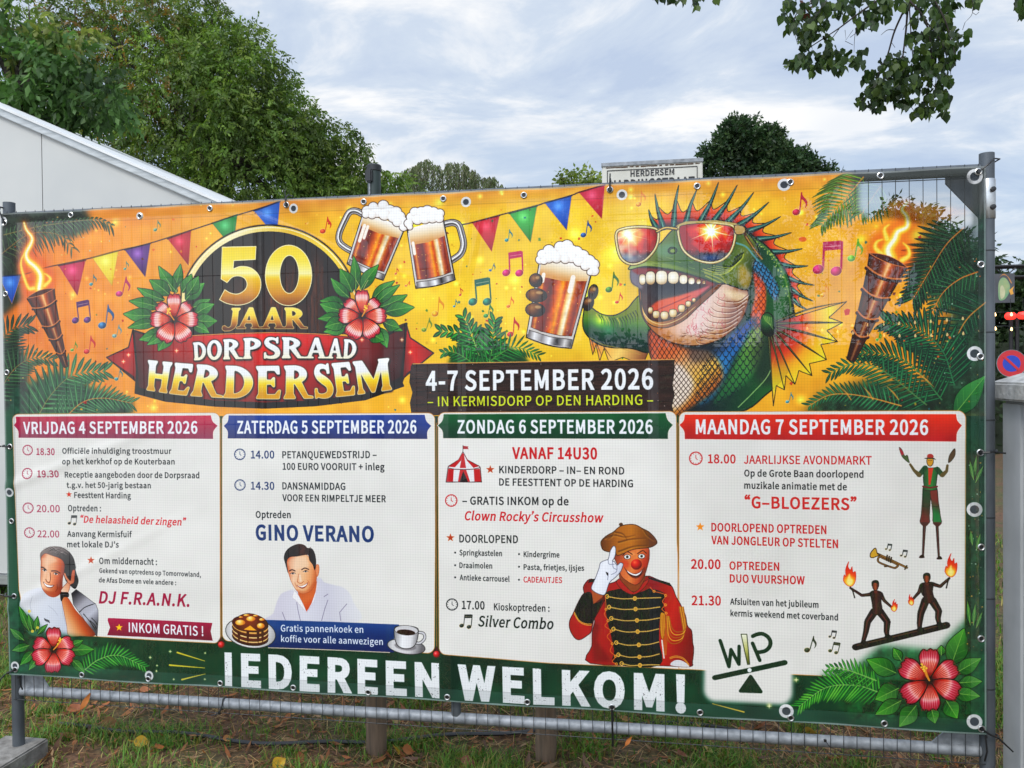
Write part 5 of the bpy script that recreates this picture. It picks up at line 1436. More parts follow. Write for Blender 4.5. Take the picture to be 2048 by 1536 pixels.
fill(zg([(280, 420), (330, 350), (560, 330), (620, 430), (600, 500), (330, 520)]), (246, 214, 186), .5, blur=2, clip=cvf)
fill(cr(zg([(400, 820), (560, 850), (700, 700), (700, 800), (600, 890), (480, 900)]), 4), (190, 100, 60), .5, blur=1.5, clip=cvf)
hr = cr(zg([(228, 350), (240, 280), (290, 205), (380, 150), (470, 128), (550, 150), (590, 190), (660, 200), (702, 270), (718, 350), (722, 440), (700, 535), (670, 450), (620, 380), (600, 300), (520, 305), (420, 322), (330, 330), (282, 370), (275, 440), (288, 575), (262, 480), (240, 400)]), 4)
fill(hr, lin(575, 1110, 625, 1100, (40, 32, 30), (50, 36, 32), (84, 48, 36), (44, 32, 30)))
for k in range(14):
    x = RND.uniform(300, 640)
    stroke(zg([(x, 280), (x + 30, 220), (x + 70, 180)]), .7, RND.choice([(110, 64, 48), (24, 20, 20)]), .6)
for p in ([(312, 545), (350, 525), (400, 545)], [(500, 525), (550, 500), (608, 520)]):
    stroke(cr(zg(p), 5, False), 2.2, (70, 40, 28), .9)
for x, y in ((365, 582), (560, 550)):
    fill(ell(540 + x / 7.68, 1070 + y / 7.68, 4.2, 1.9, -8), (236, 220, 210))
    fill(ell(540 + x / 7.68, 1070 + y / 7.68, 1.8, 1.8), (40, 26, 22))
    stroke(zg([(x - 38, y + 4), (x, y - 14), (x + 38, y - 2)]), 1.2, (60, 34, 26))
stroke(cr(zg([(455, 590), (440, 680), (440, 720), (490, 735), (530, 705)]), 5, False), 1.2, (186, 96, 60), .8)
fill(zg([(455, 600), (480, 600), (500, 700), (470, 715)]), (255, 236, 220), .5, blur=1)
fill(cr(zg([(415, 760), (470, 775), (530, 760), (598, 722), (570, 780), (520, 815), (470, 805)]), 4), (150, 60, 44))
fill(cr(zg([(432, 766), (480, 778), (535, 762), (588, 734), (560, 775), (515, 796), (470, 790)]), 4), (250, 244, 236))
stroke(cr(zg([(395, 720), (410, 770), (430, 800)]), 4, False), 1, (190, 100, 66), .7)
stroke(cr(zg([(590, 690), (612, 720), (610, 770)]), 4, False), 1, (190, 100, 66), .7)
fill(zg([(340, 650), (400, 650), (400, 720), (350, 710)]), (250, 206, 176), .5, blur=1.5, clip=cvf)
mask('singer_picture', jk)
mask('singer_picture', fc)
mask('singer_picture', hr)
bl = zp([(440, 795), (1000, 812), (1640, 836), (1660, 860), (1600, 900), (1600, 1085), (480, 1040), (470, 1020)])
fill(bl, lin(530, 1250, 530, 1300, (0, (44, 84, 140)), (.4, (30, 66, 120)), (1, (28, 50, 104))))
stroke(zp([(480, 1044), (1560, 1085)]), 1.6, (236, 210, 190), .9)
T(D, 'Gratis pannenkoek en', 592, 899, 1325, 911, 58, 26, (236, 240, 246), track=6)
T(D, 'koffie voor alle aanwezigen', 594, 992, 1500, 1018, 56, 26, (236, 240, 246), track=6)
pl = ell(430 + 325 / 4.452, 1060 + 910 / 4.452, 50, 30, 10)
fill(pl, rad(500, 1258, 52, (230, 228, 226), (238, 236, 234), (176, 174, 172)), line=(60, 58, 58), lw=1.6)
fill(ell(430 + 325 / 4.452, 1060 + 905 / 4.452, 38, 21, 10), (206, 202, 198), .8, blur=1)
for k, (y, c) in enumerate(((972, (84, 36, 22)), (948, (232, 190, 130)), (934, (110, 46, 24)), (908, (236, 196, 140)), (894, (100, 42, 24)), (868, (226, 170, 100)), (850, (120, 50, 26)))):
    e = ell(430 + 322 / 4.452, 1060 + (y - 20) / 4.452, 36, 16, 8)
    fill(e, c, line=(60, 26, 18) if k % 2 == 0 else None, lw=1)
fill(cr(zp([(170, 830), (200, 780), (260, 745), (330, 740), (400, 760), (460, 800), (478, 850), (440, 890), (330, 900), (220, 880)]), 4), rad(500, 1240, 40, (150, 70, 34), (116, 48, 24), (84, 34, 20)), line=(60, 26, 16), lw=1.2)
for x, y, a, b in ((328, 785, 9, 5), (235, 818, 10, 5.5), (415, 848, 7.5, 5.5), (425, 792, 5.5, 2.6), (290, 752, 6, 2), (370, 757, 5, 1.8), (240, 770, 4, 1.8)):
    fill(ell(430 + x / 4.452, 1060 + y / 4.452, a, b), rad(430 + x / 4.452 - 2, 1060 + y / 4.452 - 2, a, (255, 240, 190), (246, 190, 90), (214, 130, 50)))
fill(zp([(265, 880), (322, 845), (378, 890), (320, 888)]), (246, 176, 60))
for x in (222, 300, 390, 430):
    fill(cr(zp([(x - 10, 900), (x + 12, 900), (x + 10, 960), (x + 2, 1000), (x - 8, 960)]), 4), (90, 38, 22))
mask('pancake_picture', pl)
mask('pancake_picture', zp([(170, 830), (260, 745), (400, 760), (478, 850), (478, 960), (170, 950)]))
sc_ = ell(430 + 1708 / 4.452, 1060 + 1032 / 4.452, 38, 15, 8)
fill(sc_, rad(805, 1288, 40, (226, 224, 224), (210, 208, 208), (120, 118, 120)), line=(60, 58, 60), lw=1.4)
fill(ell(430 + 1700 / 4.452, 1060 + 1030 / 4.452, 22, 8, 8), (130, 126, 128), .8, blur=1)
hd = cr(zp([(1800, 905), (1860, 915), (1870, 960), (1830, 1000), (1780, 1000)]), 5, False)
stroke(hd, 6, (70, 68, 70))
stroke(hd, 3.6, (206, 204, 206))
cup = cr(zp([(1603, 870), (1604, 950), (1630, 1020), (1690, 1050), (1760, 1040), (1800, 990), (1815, 900), (1800, 865), (1720, 848), (1640, 850)]), 4)
fill(cup, lin(790, 1270, 840, 1275, (150, 148, 150), (240, 240, 240), (226, 224, 224), (120, 118, 120)), line=(50, 48, 50), lw=1.4)
fill(ell(430 + 1708 / 4.452, 1060 + 888 / 4.452, 23.5, 9.6, 4), (206, 204, 204), line=(70, 66, 66), lw=.8)
fill(ell(430 + 1706 / 4.452, 1060 + 906 / 4.452, 18.5, 5.6, 5), (62, 24, 22))
mask('coffee_picture', sc_)
mask('coffee_picture', cup)
for p in outline(S(hd), 6 * PXU, False):
    MASKS['coffee_picture'].append(p)
# ---- man with headphones
zd = lambda pts: Z(40, 1080, 7.317, pts)
sh1 = cr(zd([(10, 1010), (60, 800), (200, 715), (340, 700), (430, 815), (600, 850), (650, 950), (700, 1260), (725, 1400), (200, 1400), (60, 1200)]), 4)
sh2 = zd([(760, 780), (830, 720), (900, 770), (1075, 905), (1115, 930), (1150, 1020), (1155, 1160), (1140, 1405), (1080, 1360), (900, 1090), (790, 940)])
fill(sh1, lin(50, 1200, 135, 1230, (222, 222, 224), (214, 217, 224), (200, 204, 214)), .97, blur=.6)
fill(sh2, lin(145, 1190, 198, 1250, (60, 58, 62), (170, 168, 174), (190, 190, 198), (90, 88, 94)), line=(50, 48, 52), lw=.8)
for p in ([(880, 1050), (960, 980), (1110, 925)], [(1060, 1140), (1120, 1200), (1140, 1240)], [(1040, 1180), (1100, 1240), (1130, 1300)], [(940, 1080), (1040, 1200), (1120, 1320)]):
    stroke(cr(zd(p), 4, False), [2.6] + [1.8] * 7 + [.6], (40, 38, 42), .85)
for p in ([(420, 960), (500, 1020), (560, 1100)], [(200, 820), (160, 940), (180, 1050)], [(620, 960), (640, 1100), (690, 1260)]):
    stroke(cr(zd(p), 4, False), 1.4, (180, 182, 192), .7)
for k in range(4):
    stroke(zd([(365 + 20 * k, 1148 + 9 * k), (376 + 20 * k, 1178 + 9 * k)]), 2.2, (36, 36, 40), .9)
hr = cr(zd([(312, 300), (304, 200), (350, 140), (440, 96), (540, 88), (640, 108), (740, 180), (800, 280), (818, 400), (858, 540), (862, 620), (820, 710), (760, 680), (690, 600), (640, 460), (600, 300), (480, 240), (380, 210), (330, 260)]), 4)
fill(hr, lin(85, 1095, 150, 1160, (150, 138, 132), (112, 104, 102), (52, 48, 50), (30, 30, 32)))
for k in range(22):
    x, y = RND.uniform(340, 660), RND.uniform(110, 220)
    stroke(cr(zd([(x, y), (x + 50, y - 24), (x + 110, y + 10)]), 4, False), .9, RND.choice([(150, 138, 134), (180, 168, 164), (36, 34, 36)]), .6)
fc = cr(zd([(322, 250), (380, 195), (480, 225), (600, 270), (655, 340), (655, 450), (640, 580), (625, 720), (590, 790), (510, 832), (425, 812), (360, 735), (312, 620), (312, 450), (316, 330)]), 5)
cvf = fill(fc, lin(82, 1140, 130, 1150, (0, (206, 126, 92)), (.2, (246, 196, 164)), (.5, (232, 160, 120)), (.75, (200, 112, 76)), (1, (136, 66, 44))), line=(140, 70, 46), lw=.7)
fill(zd([(330, 260), (480, 240), (560, 300), (420, 360), (330, 380)]), (246, 200, 168), .6, blur=1.4, clip=cvf)
fill(cr(zd([(330, 690), (420, 740), (560, 740), (630, 640), (620, 760), (520, 840), (420, 820)]), 4), (176, 86, 60), .6, blur=1.4, clip=cvf)
fill(zd([(420, 470), (440, 470), (455, 600), (420, 600), (400, 570)]), (250, 206, 176), .6, blur=1, clip=cvf)
for p in ([(320, 395), (350, 400), (390, 430)], [(470, 450), (540, 450), (595, 480)]):
    stroke(cr(zd(p), 4, False), 2.6, (66, 36, 28), .85)
for x, y in ((368, 440), (535, 492)):
    fill(ell(40 + x / 7.317, 1080 + y / 7.317, 4.2, 2.2, 14), (236, 216, 204))
    fill(ell(40 + x / 7.317, 1080 + y / 7.317, 2, 2), (36, 26, 22))
    stroke(zd([(x - 36, y - 12), (x, y - 20), (x + 34, y + 4)]), 1.2, (50, 28, 22))
stroke(cr(zd([(450, 480), (455, 560), (440, 620), (400, 600), (385, 570)]), 4, False), 1.6, (110, 50, 34), .8)
fill(cr(zd([(345, 605), (400, 640), (470, 655), (520, 655), (480, 690), (420, 690), (370, 650)]), 4), (110, 44, 36))
fill(cr(zd([(358, 616), (400, 645), (470, 662), (505, 662), (470, 682), (420, 680), (378, 652)]), 4), (250, 246, 240))
stroke(cr(zd([(560, 640), (560, 700), (530, 750)]), 4, False), 1.4, (130, 60, 40), .7)
fill(zd([(800, 290), (830, 400), (780, 560), (740, 560), (700, 500), (680, 420), (740, 300)]), (22, 22, 24), .8, blur=1)
arm = cr(zd([(618, 870), (660, 830), (705, 840), (760, 920), (820, 1020), (900, 1110), (1000, 1230), (1110, 1390), (900, 1402), (722, 1396), (690, 1240), (650, 1050)]), 4)
fill(arm, lin(125, 1240, 172, 1215, (0, (236, 196, 164)), (.3, (220, 156, 110)), (.6, (190, 96, 52)), (1, (104, 44, 26))), line=(150, 80, 50), lw=.7)
hand = cr(zd([(606, 745), (640, 685), (705, 612), (684, 560), (656, 490), (672, 478), (700, 530), (745, 590), (760, 560), (778, 450), (800, 432), (818, 450), (812, 540), (795, 620), (745, 650), (735, 700), (705, 770), (640, 770)]), 4)
fill(hand, lin(123, 1175, 150, 1160, (240, 200, 174), (226, 160, 126), (190, 110, 80)), line=(130, 66, 46), lw=.9)
stroke(zd([(706, 612), (745, 650)]), 1, (130, 66, 46), .8)
fill(cr(zd([(598, 770), (650, 758), (715, 768), (720, 830), (650, 835), (620, 890), (600, 870)]), 4), (34, 34, 36))
stroke(zd([(612, 800), (650, 792), (712, 800)]), .9, (110, 110, 112))
for n_, q in (('guest_picture', sh1), ('guest_picture', sh2), ('guest_picture', hr), ('guest_picture', fc), ('guest_picture', arm), ('guest_picture', hand)):
    mask(n_, q)

# ---- clown in a hussar jacket
zc = lambda pts: Z(1120, 1030, 4.8, pts)
JR = lin(1150, 1200, 1385, 1260, (0, (150, 30, 36)), (.3, (176, 36, 38)), (.6, (150, 30, 32)), (.8, (196, 44, 32)), (1, (140, 28, 28)))
bod = cr(zc([(230, 740), (235, 660), (300, 610), (420, 660), (520, 640), (600, 600), (700, 700), (820, 585), (940, 620), (1060, 670), (1110, 780), (1150, 850), (1200, 960), (1220, 1060), (1260, 1110), (1270, 1220), (1280, 1290), (1268, 1400), (1245, 1452), (1000, 1445), (290, 1416), (305, 1250), (310, 1110), (330, 980)]), 4)
fill(bod, JR, line=(70, 20, 22), lw=1.2)
fill(zc([(300, 1000), (380, 1050), (350, 1200), (500, 1400), (320, 1410), (310, 1200)]), (110, 22, 28), .5, blur=3)
arm = cr(zc([(240, 745), (180, 820), (130, 930), (92, 1010), (95, 1090), (140, 1170), (190, 1190), (260, 1150), (300, 1110), (320, 1010), (380, 900), (440, 770), (360, 790), (320, 830)]), 4)
fill(arm, lin(1140, 1250, 1200, 1230, (170, 36, 38), (186, 42, 40), (110, 24, 28)), line=(70, 20, 22), lw=1.2)
fill(cr(zc([(295, 740), (240, 745), (190, 800), (140, 920), (180, 1000), (270, 1045), (310, 1030), (350, 940), (410, 810), (340, 840)]), 4), (28, 26, 26))
for o in (0, 12):
    stroke(cr(zc([(138 - o / 3, 925 + o), (180, 1000 + o), (240, 1035 + o), (300, 1040 + o)]), 5, False), 1.2, (226, 176, 80))
vest = cr(zc([(432, 765), (520, 718), (600, 712), (700, 752), (800, 730), (865, 708), (1000, 755), (985, 850), (1000, 930), (955, 970), (945, 1200), (950, 1440), (535, 1424), (520, 1300), (490, 1150), (450, 980)]), 4)
fill(vest, lin(1210, 1250, 1330, 1250, (22, 26, 24), (38, 42, 38), (24, 26, 24)), line=(20, 20, 20), lw=1)
stroke(zc([(708, 760), (740, 1000), (775, 1440)]), 1, (14, 14, 14))
for (xa, ya), (xm, ym), (xb, yb) in [((450, 778), (715, 798), (965, 790)), ((470, 880), (722, 900), (955, 880)), ((490, 988), (736, 1008), (955, 985)), ((512, 1090), (742, 1116), (945, 1090)), ((538, 1220), (753, 1243), (945, 1215)), ((558, 1336), (760, 1358), (950, 1330)), ((590, 1420), (765, 1438), (950, 1436))]:
    q = cr(zc([(xa, ya), ((xa + xm) / 2, ym + 2), (xm, ym), ((xb + xm) / 2, ym - 4), (xb, yb)]), 4, False)
    stroke(q, 2, (206, 170, 96))
    for x, y in ((xa, ya), (xm, ym)):
        e = ell(1120 + x / 4.8, 1030 + y / 4.8, 3.2, 3.6)
        stroke(e, 1.6, (226, 180, 90), closed=True)
    fill(ell(1120 + xm / 4.8, 1030 + ym / 4.8, 2.6, 2.8), (196, 150, 70))
for q in ([(432, 770), (440, 900), (425, 950), (460, 1010), (430, 1060), (490, 1110), (450, 1160), (500, 1230), (480, 1300), (530, 1350), (500, 1400), (540, 1424)], [(860, 690), (900, 730), (960, 745), (1010, 770), (980, 830), (1010, 860), (975, 900), (1015, 940), (985, 960)]):
    stroke(cr(zc(q), 4, False), 1.6, (206, 110, 50))
    for x, y in q[1::2]:
        stroke(ell(1120 + x / 4.8, 1030 + y / 4.8, 2.2, 2.2, n=12), 1.1, (226, 160, 70), closed=True)
fill(cr(zc([(540, 640), (600, 610), (700, 740), (800, 640), (850, 620), (800, 700), (705, 760), (600, 720)]), 4), (178, 44, 44), line=(90, 24, 26), lw=1)
fill(zc([(840, 590), (1050, 650), (1070, 685), (1000, 660), (850, 610)]), (40, 36, 32))
fill(zc([(340, 605), (280, 620), (266, 645), (330, 640)]), (36, 34, 32))
for k in range(5):
    stroke(cr(zc([(1020 + 6 * k, 970), (1030 + 10 * k, 1080 + 26 * (4 - k)), (1100 + 6 * k, 1120 + 28 * (4 - k)), (1180 + 6 * k, 1080 + 20 * (4 - k)), (1140 + 10 * k, 880)]), 6, False), 1.8, (216, 160, 60) if k % 2 else (170, 110, 34))
fill(cr(zc([(960, 950), (985, 935), (1010, 970), (1005, 1100), (990, 1180), (970, 1175), (958, 1080)]), 4), (206, 150, 50), line=(120, 70, 24), lw=.8)
for k in range(4):
    stroke(zc([(975 + 14 * k, 960), (985 + 14 * k, 1150), (990 + 8 * k, 1340)]), 1.4, (190, 120, 44))
stroke(zc([(975, 1200), (995, 1370)]), 2.6, (226, 214, 206))
fill(cr(zc([(1060, 1440), (1090, 1395), (1150, 1390), (1210, 1420), (1230, 1455)]), 4), (216, 214, 214))
for o in (0, 12):
    stroke(cr(zc([(1050, 1365 + o), (1110, 1350 + o), (1180, 1370 + o), (1235, 1430 + o)]), 5, False), 1.3, (216, 160, 70))
# neck and face
fill(cr(zc([(570, 600), (640, 690), (700, 735), (760, 700), (810, 600), (790, 520), (600, 520)]), 4), (150, 84, 44), line=(80, 40, 24), lw=.8)
fc = cr(zc([(515, 395), (560, 375), (640, 340), (760, 320), (845, 315), (855, 400), (842, 470), (815, 560), (780, 630), (725, 668), (670, 650), (600, 600), (575, 560), (560, 500)]), 5)
cvf = fill(fc, lin(1230, 1110, 1296, 1130, (0, (150, 70, 50)), (.3, (206, 116, 70)), (.6, (226, 140, 84)), (.85, (190, 90, 56)), (1, (120, 54, 36))), line=(90, 40, 28), lw=.9)
fill(ell(1120 + 620 / 4.8, 1030 + 470 / 4.8, 9, 8), (206, 70, 46), .6, blur=2, clip=cvf)
fill(ell(1120 + 815 / 4.8, 1030 + 460 / 4.8, 7, 9), (196, 60, 40), .6, blur=2, clip=cvf)
fill(zc([(620, 370), (700, 350), (720, 380), (640, 400)]), (240, 176, 120), .5, blur=1.5, clip=cvf)
for x, y, a in ((643, 400, 0), (780, 394, 0)):
    fill(ell(1120 + x / 4.8, 1030 + y / 4.8, 6.6, 4.6), (246, 240, 232), line=(70, 34, 24), lw=.8)
    fill(ell(1120 + x / 4.8, 1030 + y / 4.8, 2.9, 2.9), (80, 90, 80))
    fill(ell(1120 + x / 4.8, 1030 + y / 4.8, 1.4, 1.4), (16, 16, 16))
for p in ([(600, 385), (640, 350), (690, 375)], [(740, 370), (790, 340), (825, 365)]):
    stroke(cr(zc(p), 5, False), 1.8, (84, 40, 26), .9)
fill(cr(zc([(625, 515), (660, 545), (720, 560), (770, 540), (800, 505), (780, 565), (735, 598), (690, 590), (650, 565)]), 4), (90, 30, 28))
fill(cr(zc([(640, 530), (670, 550), (720, 566), (765, 548), (788, 522), (765, 560), (730, 580), (690, 572), (655, 552)]), 4), (250, 248, 244))
stroke(cr(zc([(615, 500), (650, 560), (700, 600), (750, 596), (800, 540), (810, 500)]), 5, False), 1.1, (110, 40, 30), .8)
fill(ell(1120 + 730 / 4.8, 1030 + 472 / 4.8, 11, 10.5), rad(1269, 1124, 14, (250, 120, 80), (206, 34, 30), (120, 14, 18)))
ber = cr(zc([(395, 300), (392, 250), (440, 200), (510, 160), (570, 110), (640, 90), (720, 92), (790, 128), (850, 160), (905, 215), (928, 260), (905, 290), (845, 312), (700, 328), (600, 370), (545, 385), (520, 340), (470, 352), (415, 335)]), 5)
cvh = fill(ber, lin(1205, 1080, 1300, 1080, (0, (120, 72, 20)), (.3, (176, 114, 38)), (.6, (190, 126, 44)), (1, (120, 74, 22))), line=(70, 42, 16), lw=1.2)
for q in ([(430, 220), (520, 190), (620, 210), (720, 190)], [(510, 160), (600, 180), (640, 240)], [(560, 260), (680, 230), (820, 220)], [(790, 130), (830, 190), (900, 240)], [(560, 350), (700, 300), (840, 290)], [(520, 150), (500, 200), (450, 230)]):
    qq = cr(zc(q), 5, False)
    stroke(qq, np.linspace(3.4, .8, len(qq)), (90, 54, 16), .7, clip=cvh, blur=.6)
    stroke(qq + np.array([0, 2.6]), np.linspace(2.4, .6, len(qq)), (214, 156, 74), .5, clip=cvh, blur=.6)
fill(ell(1120 + 583 / 4.8, 1030 + 90 / 4.8, 4, 3.6), (90, 58, 24))
# glove with raised finger
wr = zc([(300, 715), (320, 850), (400, 790), (430, 740)])
fill(wr, (176, 100, 60))
gl = cr(zc([(300, 690), (335, 610), (372, 510), (388, 455), (440, 430), (462, 420), (480, 345), (508, 298), (530, 310), (530, 370), (518, 410), (500, 440), (520, 445), (545, 480), (575, 456), (602, 466), (596, 500), (575, 545), (530, 595), (470, 650), (432, 755), (380, 757), (320, 725)]), 4)
fill(gl, lin(1185, 1130, 1245, 1150, (206, 208, 220), (238, 239, 244), (226, 228, 236), (196, 198, 212)), line=(90, 90, 104), lw=1.1)
for q in ([(460, 430), (470, 470), (520, 470)], [(545, 480), (540, 540), (490, 570)], [(440, 545), (460, 560), (455, 620)], [(500, 440), (508, 500), (540, 520)]):
    stroke(cr(zc(q), 4, False), 1.1, (130, 132, 150), .9)
fill(zc([(436, 545), (462, 552), (458, 585), (446, 570)]), (50, 50, 56))
for n_, q in (('clown_picture', bod), ('clown_picture', arm), ('clown_picture', fc), ('clown_picture', ber), ('clown_picture', gl)):
    mask(n_, q)

# ---- juggler on stilts
zs = lambda pts: Z(1780, 880, 5.906, pts)
for a, b, w0, w1 in (((393, 1000), (375, 1370), 5.4, 3.4), ((540, 1000), (562, 1385), 5, 3.4)):
    stroke(zs([a, b]), [w0, w1], (46, 36, 34))
    stroke(zs([a, b]), [w0 * .4, w1 * .4], (110, 70, 66))
for x, y in ((360, 1378), (567, 1395)):
    fill(cr(zs([(x - 32, y + 10), (x - 10, y - 20), (x + 20, y - 20), (x + 34, y + 10), (x, y + 16)]), 4), (64, 34, 38))
for p, c0, c1 in (([(380, 560), (460, 600), (462, 700), (450, 900), (448, 980), (345, 980), (355, 880), (368, 700)], (120, 58, 48), (36, 86, 52)), ([(460, 600), (535, 560), (555, 720), (580, 900), (590, 985), (498, 980), (490, 860), (470, 700)], (38, 130, 74), (130, 60, 50))):
    fill(cr(zs(p), 3), lin(*zs([p[-2]])[0], *zs([p[2]])[0], c0, tuple((a + b) / 2 for a, b in zip(c0, c1)), c1), line=(50, 40, 30), lw=.9)
for x, y in ((395, 985), (543, 985)):
    fill(cr(zs([(x - 50, y - 12), (x + 48, y - 12), (x + 30, y + 25), (x, y + 40), (x - 28, y + 25)]), 3), (92, 54, 44))
for p in ([(365, 780), (445, 790)], [(490, 785), (560, 790)]):
    stroke(zs(p), 1.4, (50, 70, 44))
tor = cr(zs([(395, 320), (435, 330), (500, 330), (550, 330), (540, 430), (528, 540), (530, 590), (380, 590), (385, 540), (378, 440)]), 3)
fill(tor, lin(1843, 950, 1874, 950, (22, 84, 52), (52, 140, 70), (20, 92, 56)), line=(24, 50, 34), lw=.9)
fill(zs([(435, 330), (495, 330), (462, 530), (440, 530)]), (206, 70, 36))
stroke(zs([(375, 550), (460, 565), (540, 550)]), 3, (120, 44, 44))
for q, w in (([(400, 330), (330, 415), (270, 360), (225, 290)], (9, 8, 5, 4)), ([(540, 345), (600, 415), (650, 370), (660, 300)], (9, 8, 5, 4))):
    z4 = zs(q)
    stroke(z4[:3], w[:3], (24, 88, 54))
    stroke(z4[1:], w[1:], (110, 96, 56))
for p, c in (([(215, 270), (180, 250), (125, 190), (95, 90), (130, 120), (160, 190), (190, 180), (205, 230)], (86, 108, 66)), ([(672, 270), (680, 190), (720, 125), (748, 105), (750, 170), (725, 225)], (104, 84, 62))):
    fill(cr(zs(p), 3), c, line=(50, 50, 34), lw=.7)
fill(cr(zs([(97, 92), (125, 120), (150, 165), (120, 180)]), 3), (170, 60, 74))
fill(ell(1780 + 457 / 5.906, 880 + 250 / 5.906, 6.6, 10.4), (206, 156, 54), line=(70, 50, 26), lw=1)
stroke(zs([(440, 245), (448, 245)]), 1, (60, 40, 20))
stroke(zs([(465, 245), (474, 245)]), 1, (60, 40, 20))
fill(cr(zs([(388, 218), (430, 210), (500, 212), (522, 238), (490, 225), (420, 225)]), 3), (70, 62, 46))
fill(cr(zs([(425, 205), (430, 175), (462, 165), (490, 178), (495, 208)]), 3), (176, 62, 54))
for q in (tor, zs([(380, 560), (535, 560), (590, 985), (345, 980)]), zs([(360, 980), (590, 980), (600, 1400), (330, 1385)]), zs([(95, 90), (225, 280), (400, 330), (330, 430)]), zs([(750, 105), (540, 340), (600, 420), (680, 280)]), ell(1857, 921, 9, 13)):
    mask('juggler_picture', q)

# ---- fire duo on a beam
zf = lambda pts: Z(1660, 1070, 6.143, pts)


def fire(x, y, s, lean=0):
    k = lambda pts: [(x + (u + lean * (-v)) * s, y + v * s) for u, v in pts]
    o = cr(k([(0, 2), (-8, -2), (-15, -12), (-13, -26), (-9, -22), (-10, -38), (-6, -50), (-2, -58), (-4, -46), (2, -38), (6, -46), (8, -32), (14, -34), (15, -18), (12, -6), (6, 1)]), 3)
    fill(o, rad(x, y - 8 * s, 46 * s, (0, (255, 240, 150)), (.22, (250, 180, 50)), (.45, (232, 84, 28)), (1, (206, 40, 28))), line=(200, 50, 30), lw=.8)
    fill(cr(k([(0, 0), (-7, -8), (-5, -18), (0, -30), (3, -18), (8, -14), (6, -4)]), 3), (255, 236, 150), .85, blur=1)
    return o


SK = (58, 34, 32)
bm = [(300, 1375), (1420, 1105)]
stroke(zf(bm), 12, (36, 26, 26))
stroke(zf([(320, 1352), (1400, 1092)]), 2.4, (98, 72, 48), .9)
for limbs, hd, col_ in ((([(500, 720), (470, 730), (380, 740), (240, 650)], [(610, 720), (650, 800), (750, 890)], [(530, 940), (450, 1060), (430, 1180), (395, 1310)], [(600, 940), (690, 1060), (680, 1180), (690, 1240)]), (545, 620), (60, 34, 32)),
                        (([(1110, 620), (1080, 700), (1000, 790)], [(1240, 600), (1340, 630), (1450, 530)], [(1160, 800), (1100, 960), (1085, 1080), (1085, 1150)], [(1240, 800), (1320, 930), (1310, 1020), (1325, 1090)]), (1175, 530), (66, 40, 34))):
    for i, q in enumerate(limbs):
        w = np.linspace(7.5, 4, len(q)) if i < 2 else np.linspace(14, 7, len(q))
        stroke(zf(q), w, (34, 24, 24))
        stroke(zf(q), np.asarray(w) * .62, col_)
        stroke([(x - .8, y) for x, y in zf(q)], np.asarray(w) * .18, (128, 76, 60), .7)
    (ax, ay), (bx, by) = limbs[0][0], limbs[1][0]
    hx = (limbs[2][0][0] + limbs[3][0][0]) / 2
    hy = limbs[2][0][1]
    t = cr(zf([(ax - 15, ay - 15), (hd[0], ay - 40), (bx + 12, by - 12), (bx + 4, by + 90), (hx + 62, hy - 30), (hx + 40, hy + 30), (hx - 50, hy + 30), (hx - 52, hy - 30), (ax, ay + 90)]), 4)
    fill(t, lin(*zf([(ax, ay)])[0], *zf([(bx, by)])[0], (44, 32, 32), (92, 44, 36), (50, 28, 28)), line=(30, 20, 20), lw=1)
    x, y = zf([hd])[0]
    stroke(zf([(hd[0], hd[1] + 40), (hd[0] + 4, ay - 20)]), 5.5, (110, 56, 42))
    fill(ell(x, y, 6, 9.6), lin(x - 6, y, x + 6, y, (90, 46, 36), (170, 96, 60), (70, 36, 30)), line=(30, 20, 20), lw=.8)
    fill(cr([(x - 7, y + 2), (x - 7.4, y - 7), (x - 2, y - 11), (x + 5, y - 10), (x + 7.4, y - 4), (x + 6.6, y + 3), (x + 4.6, y - 4), (x - 4, y - 5)], 3), (34, 24, 22))
for x, y in ((395, 1320), (690, 1245), (1085, 1155), (1325, 1095)):
    fill(cr(zf([(x - 40, y + 20), (x - 10, y - 30), (x + 20, y - 30), (x + 60, y + 10)]), 3), (34, 26, 26))
stroke(zf([(240, 640), (270, 690), (292, 770)]), 2.2, (44, 36, 32))
stroke(zf([(1450, 530), (1430, 580), (1415, 650)]), 2.2, (44, 36, 32))
fs = [fire(1660 + 230 / 6.143, 1070 + 620 / 6.143, .82), fire(1660 + 1465 / 6.143, 1070 + 505 / 6.143, .78, .06), fire(1660 + 770 / 6.143, 1070 + 930 / 6.143, .4, .1), fire(1660 + 985 / 6.143, 1070 + 855 / 6.143, .36, -.1)]
for q in fs + [zf([(480, 690), (620, 690), (720, 1060), (700, 1280), (380, 1330), (440, 1060)]), zf([(1090, 590), (1260, 590), (1340, 920), (1340, 1120), (1060, 1160), (1090, 960)]), zf([(480, 690), (460, 760), (360, 760), (230, 660), (250, 630)]),
               zf([(610, 700), (780, 900), (740, 910), (600, 780)]), zf([(1250, 580), (1320, 600), (1460, 520), (1440, 570), (1340, 650), (1250, 630)]), zf([(1110, 620), (1120, 680), (990, 800), (1060, 690)]), ell(1748.7, 1171, 7, 11), ell(1851, 1156, 7, 11),
               [(1702, 1293), (1703, 1299), (1895, 1255), (1894, 1244)]]:
    mask('fire_duo_picture', q)
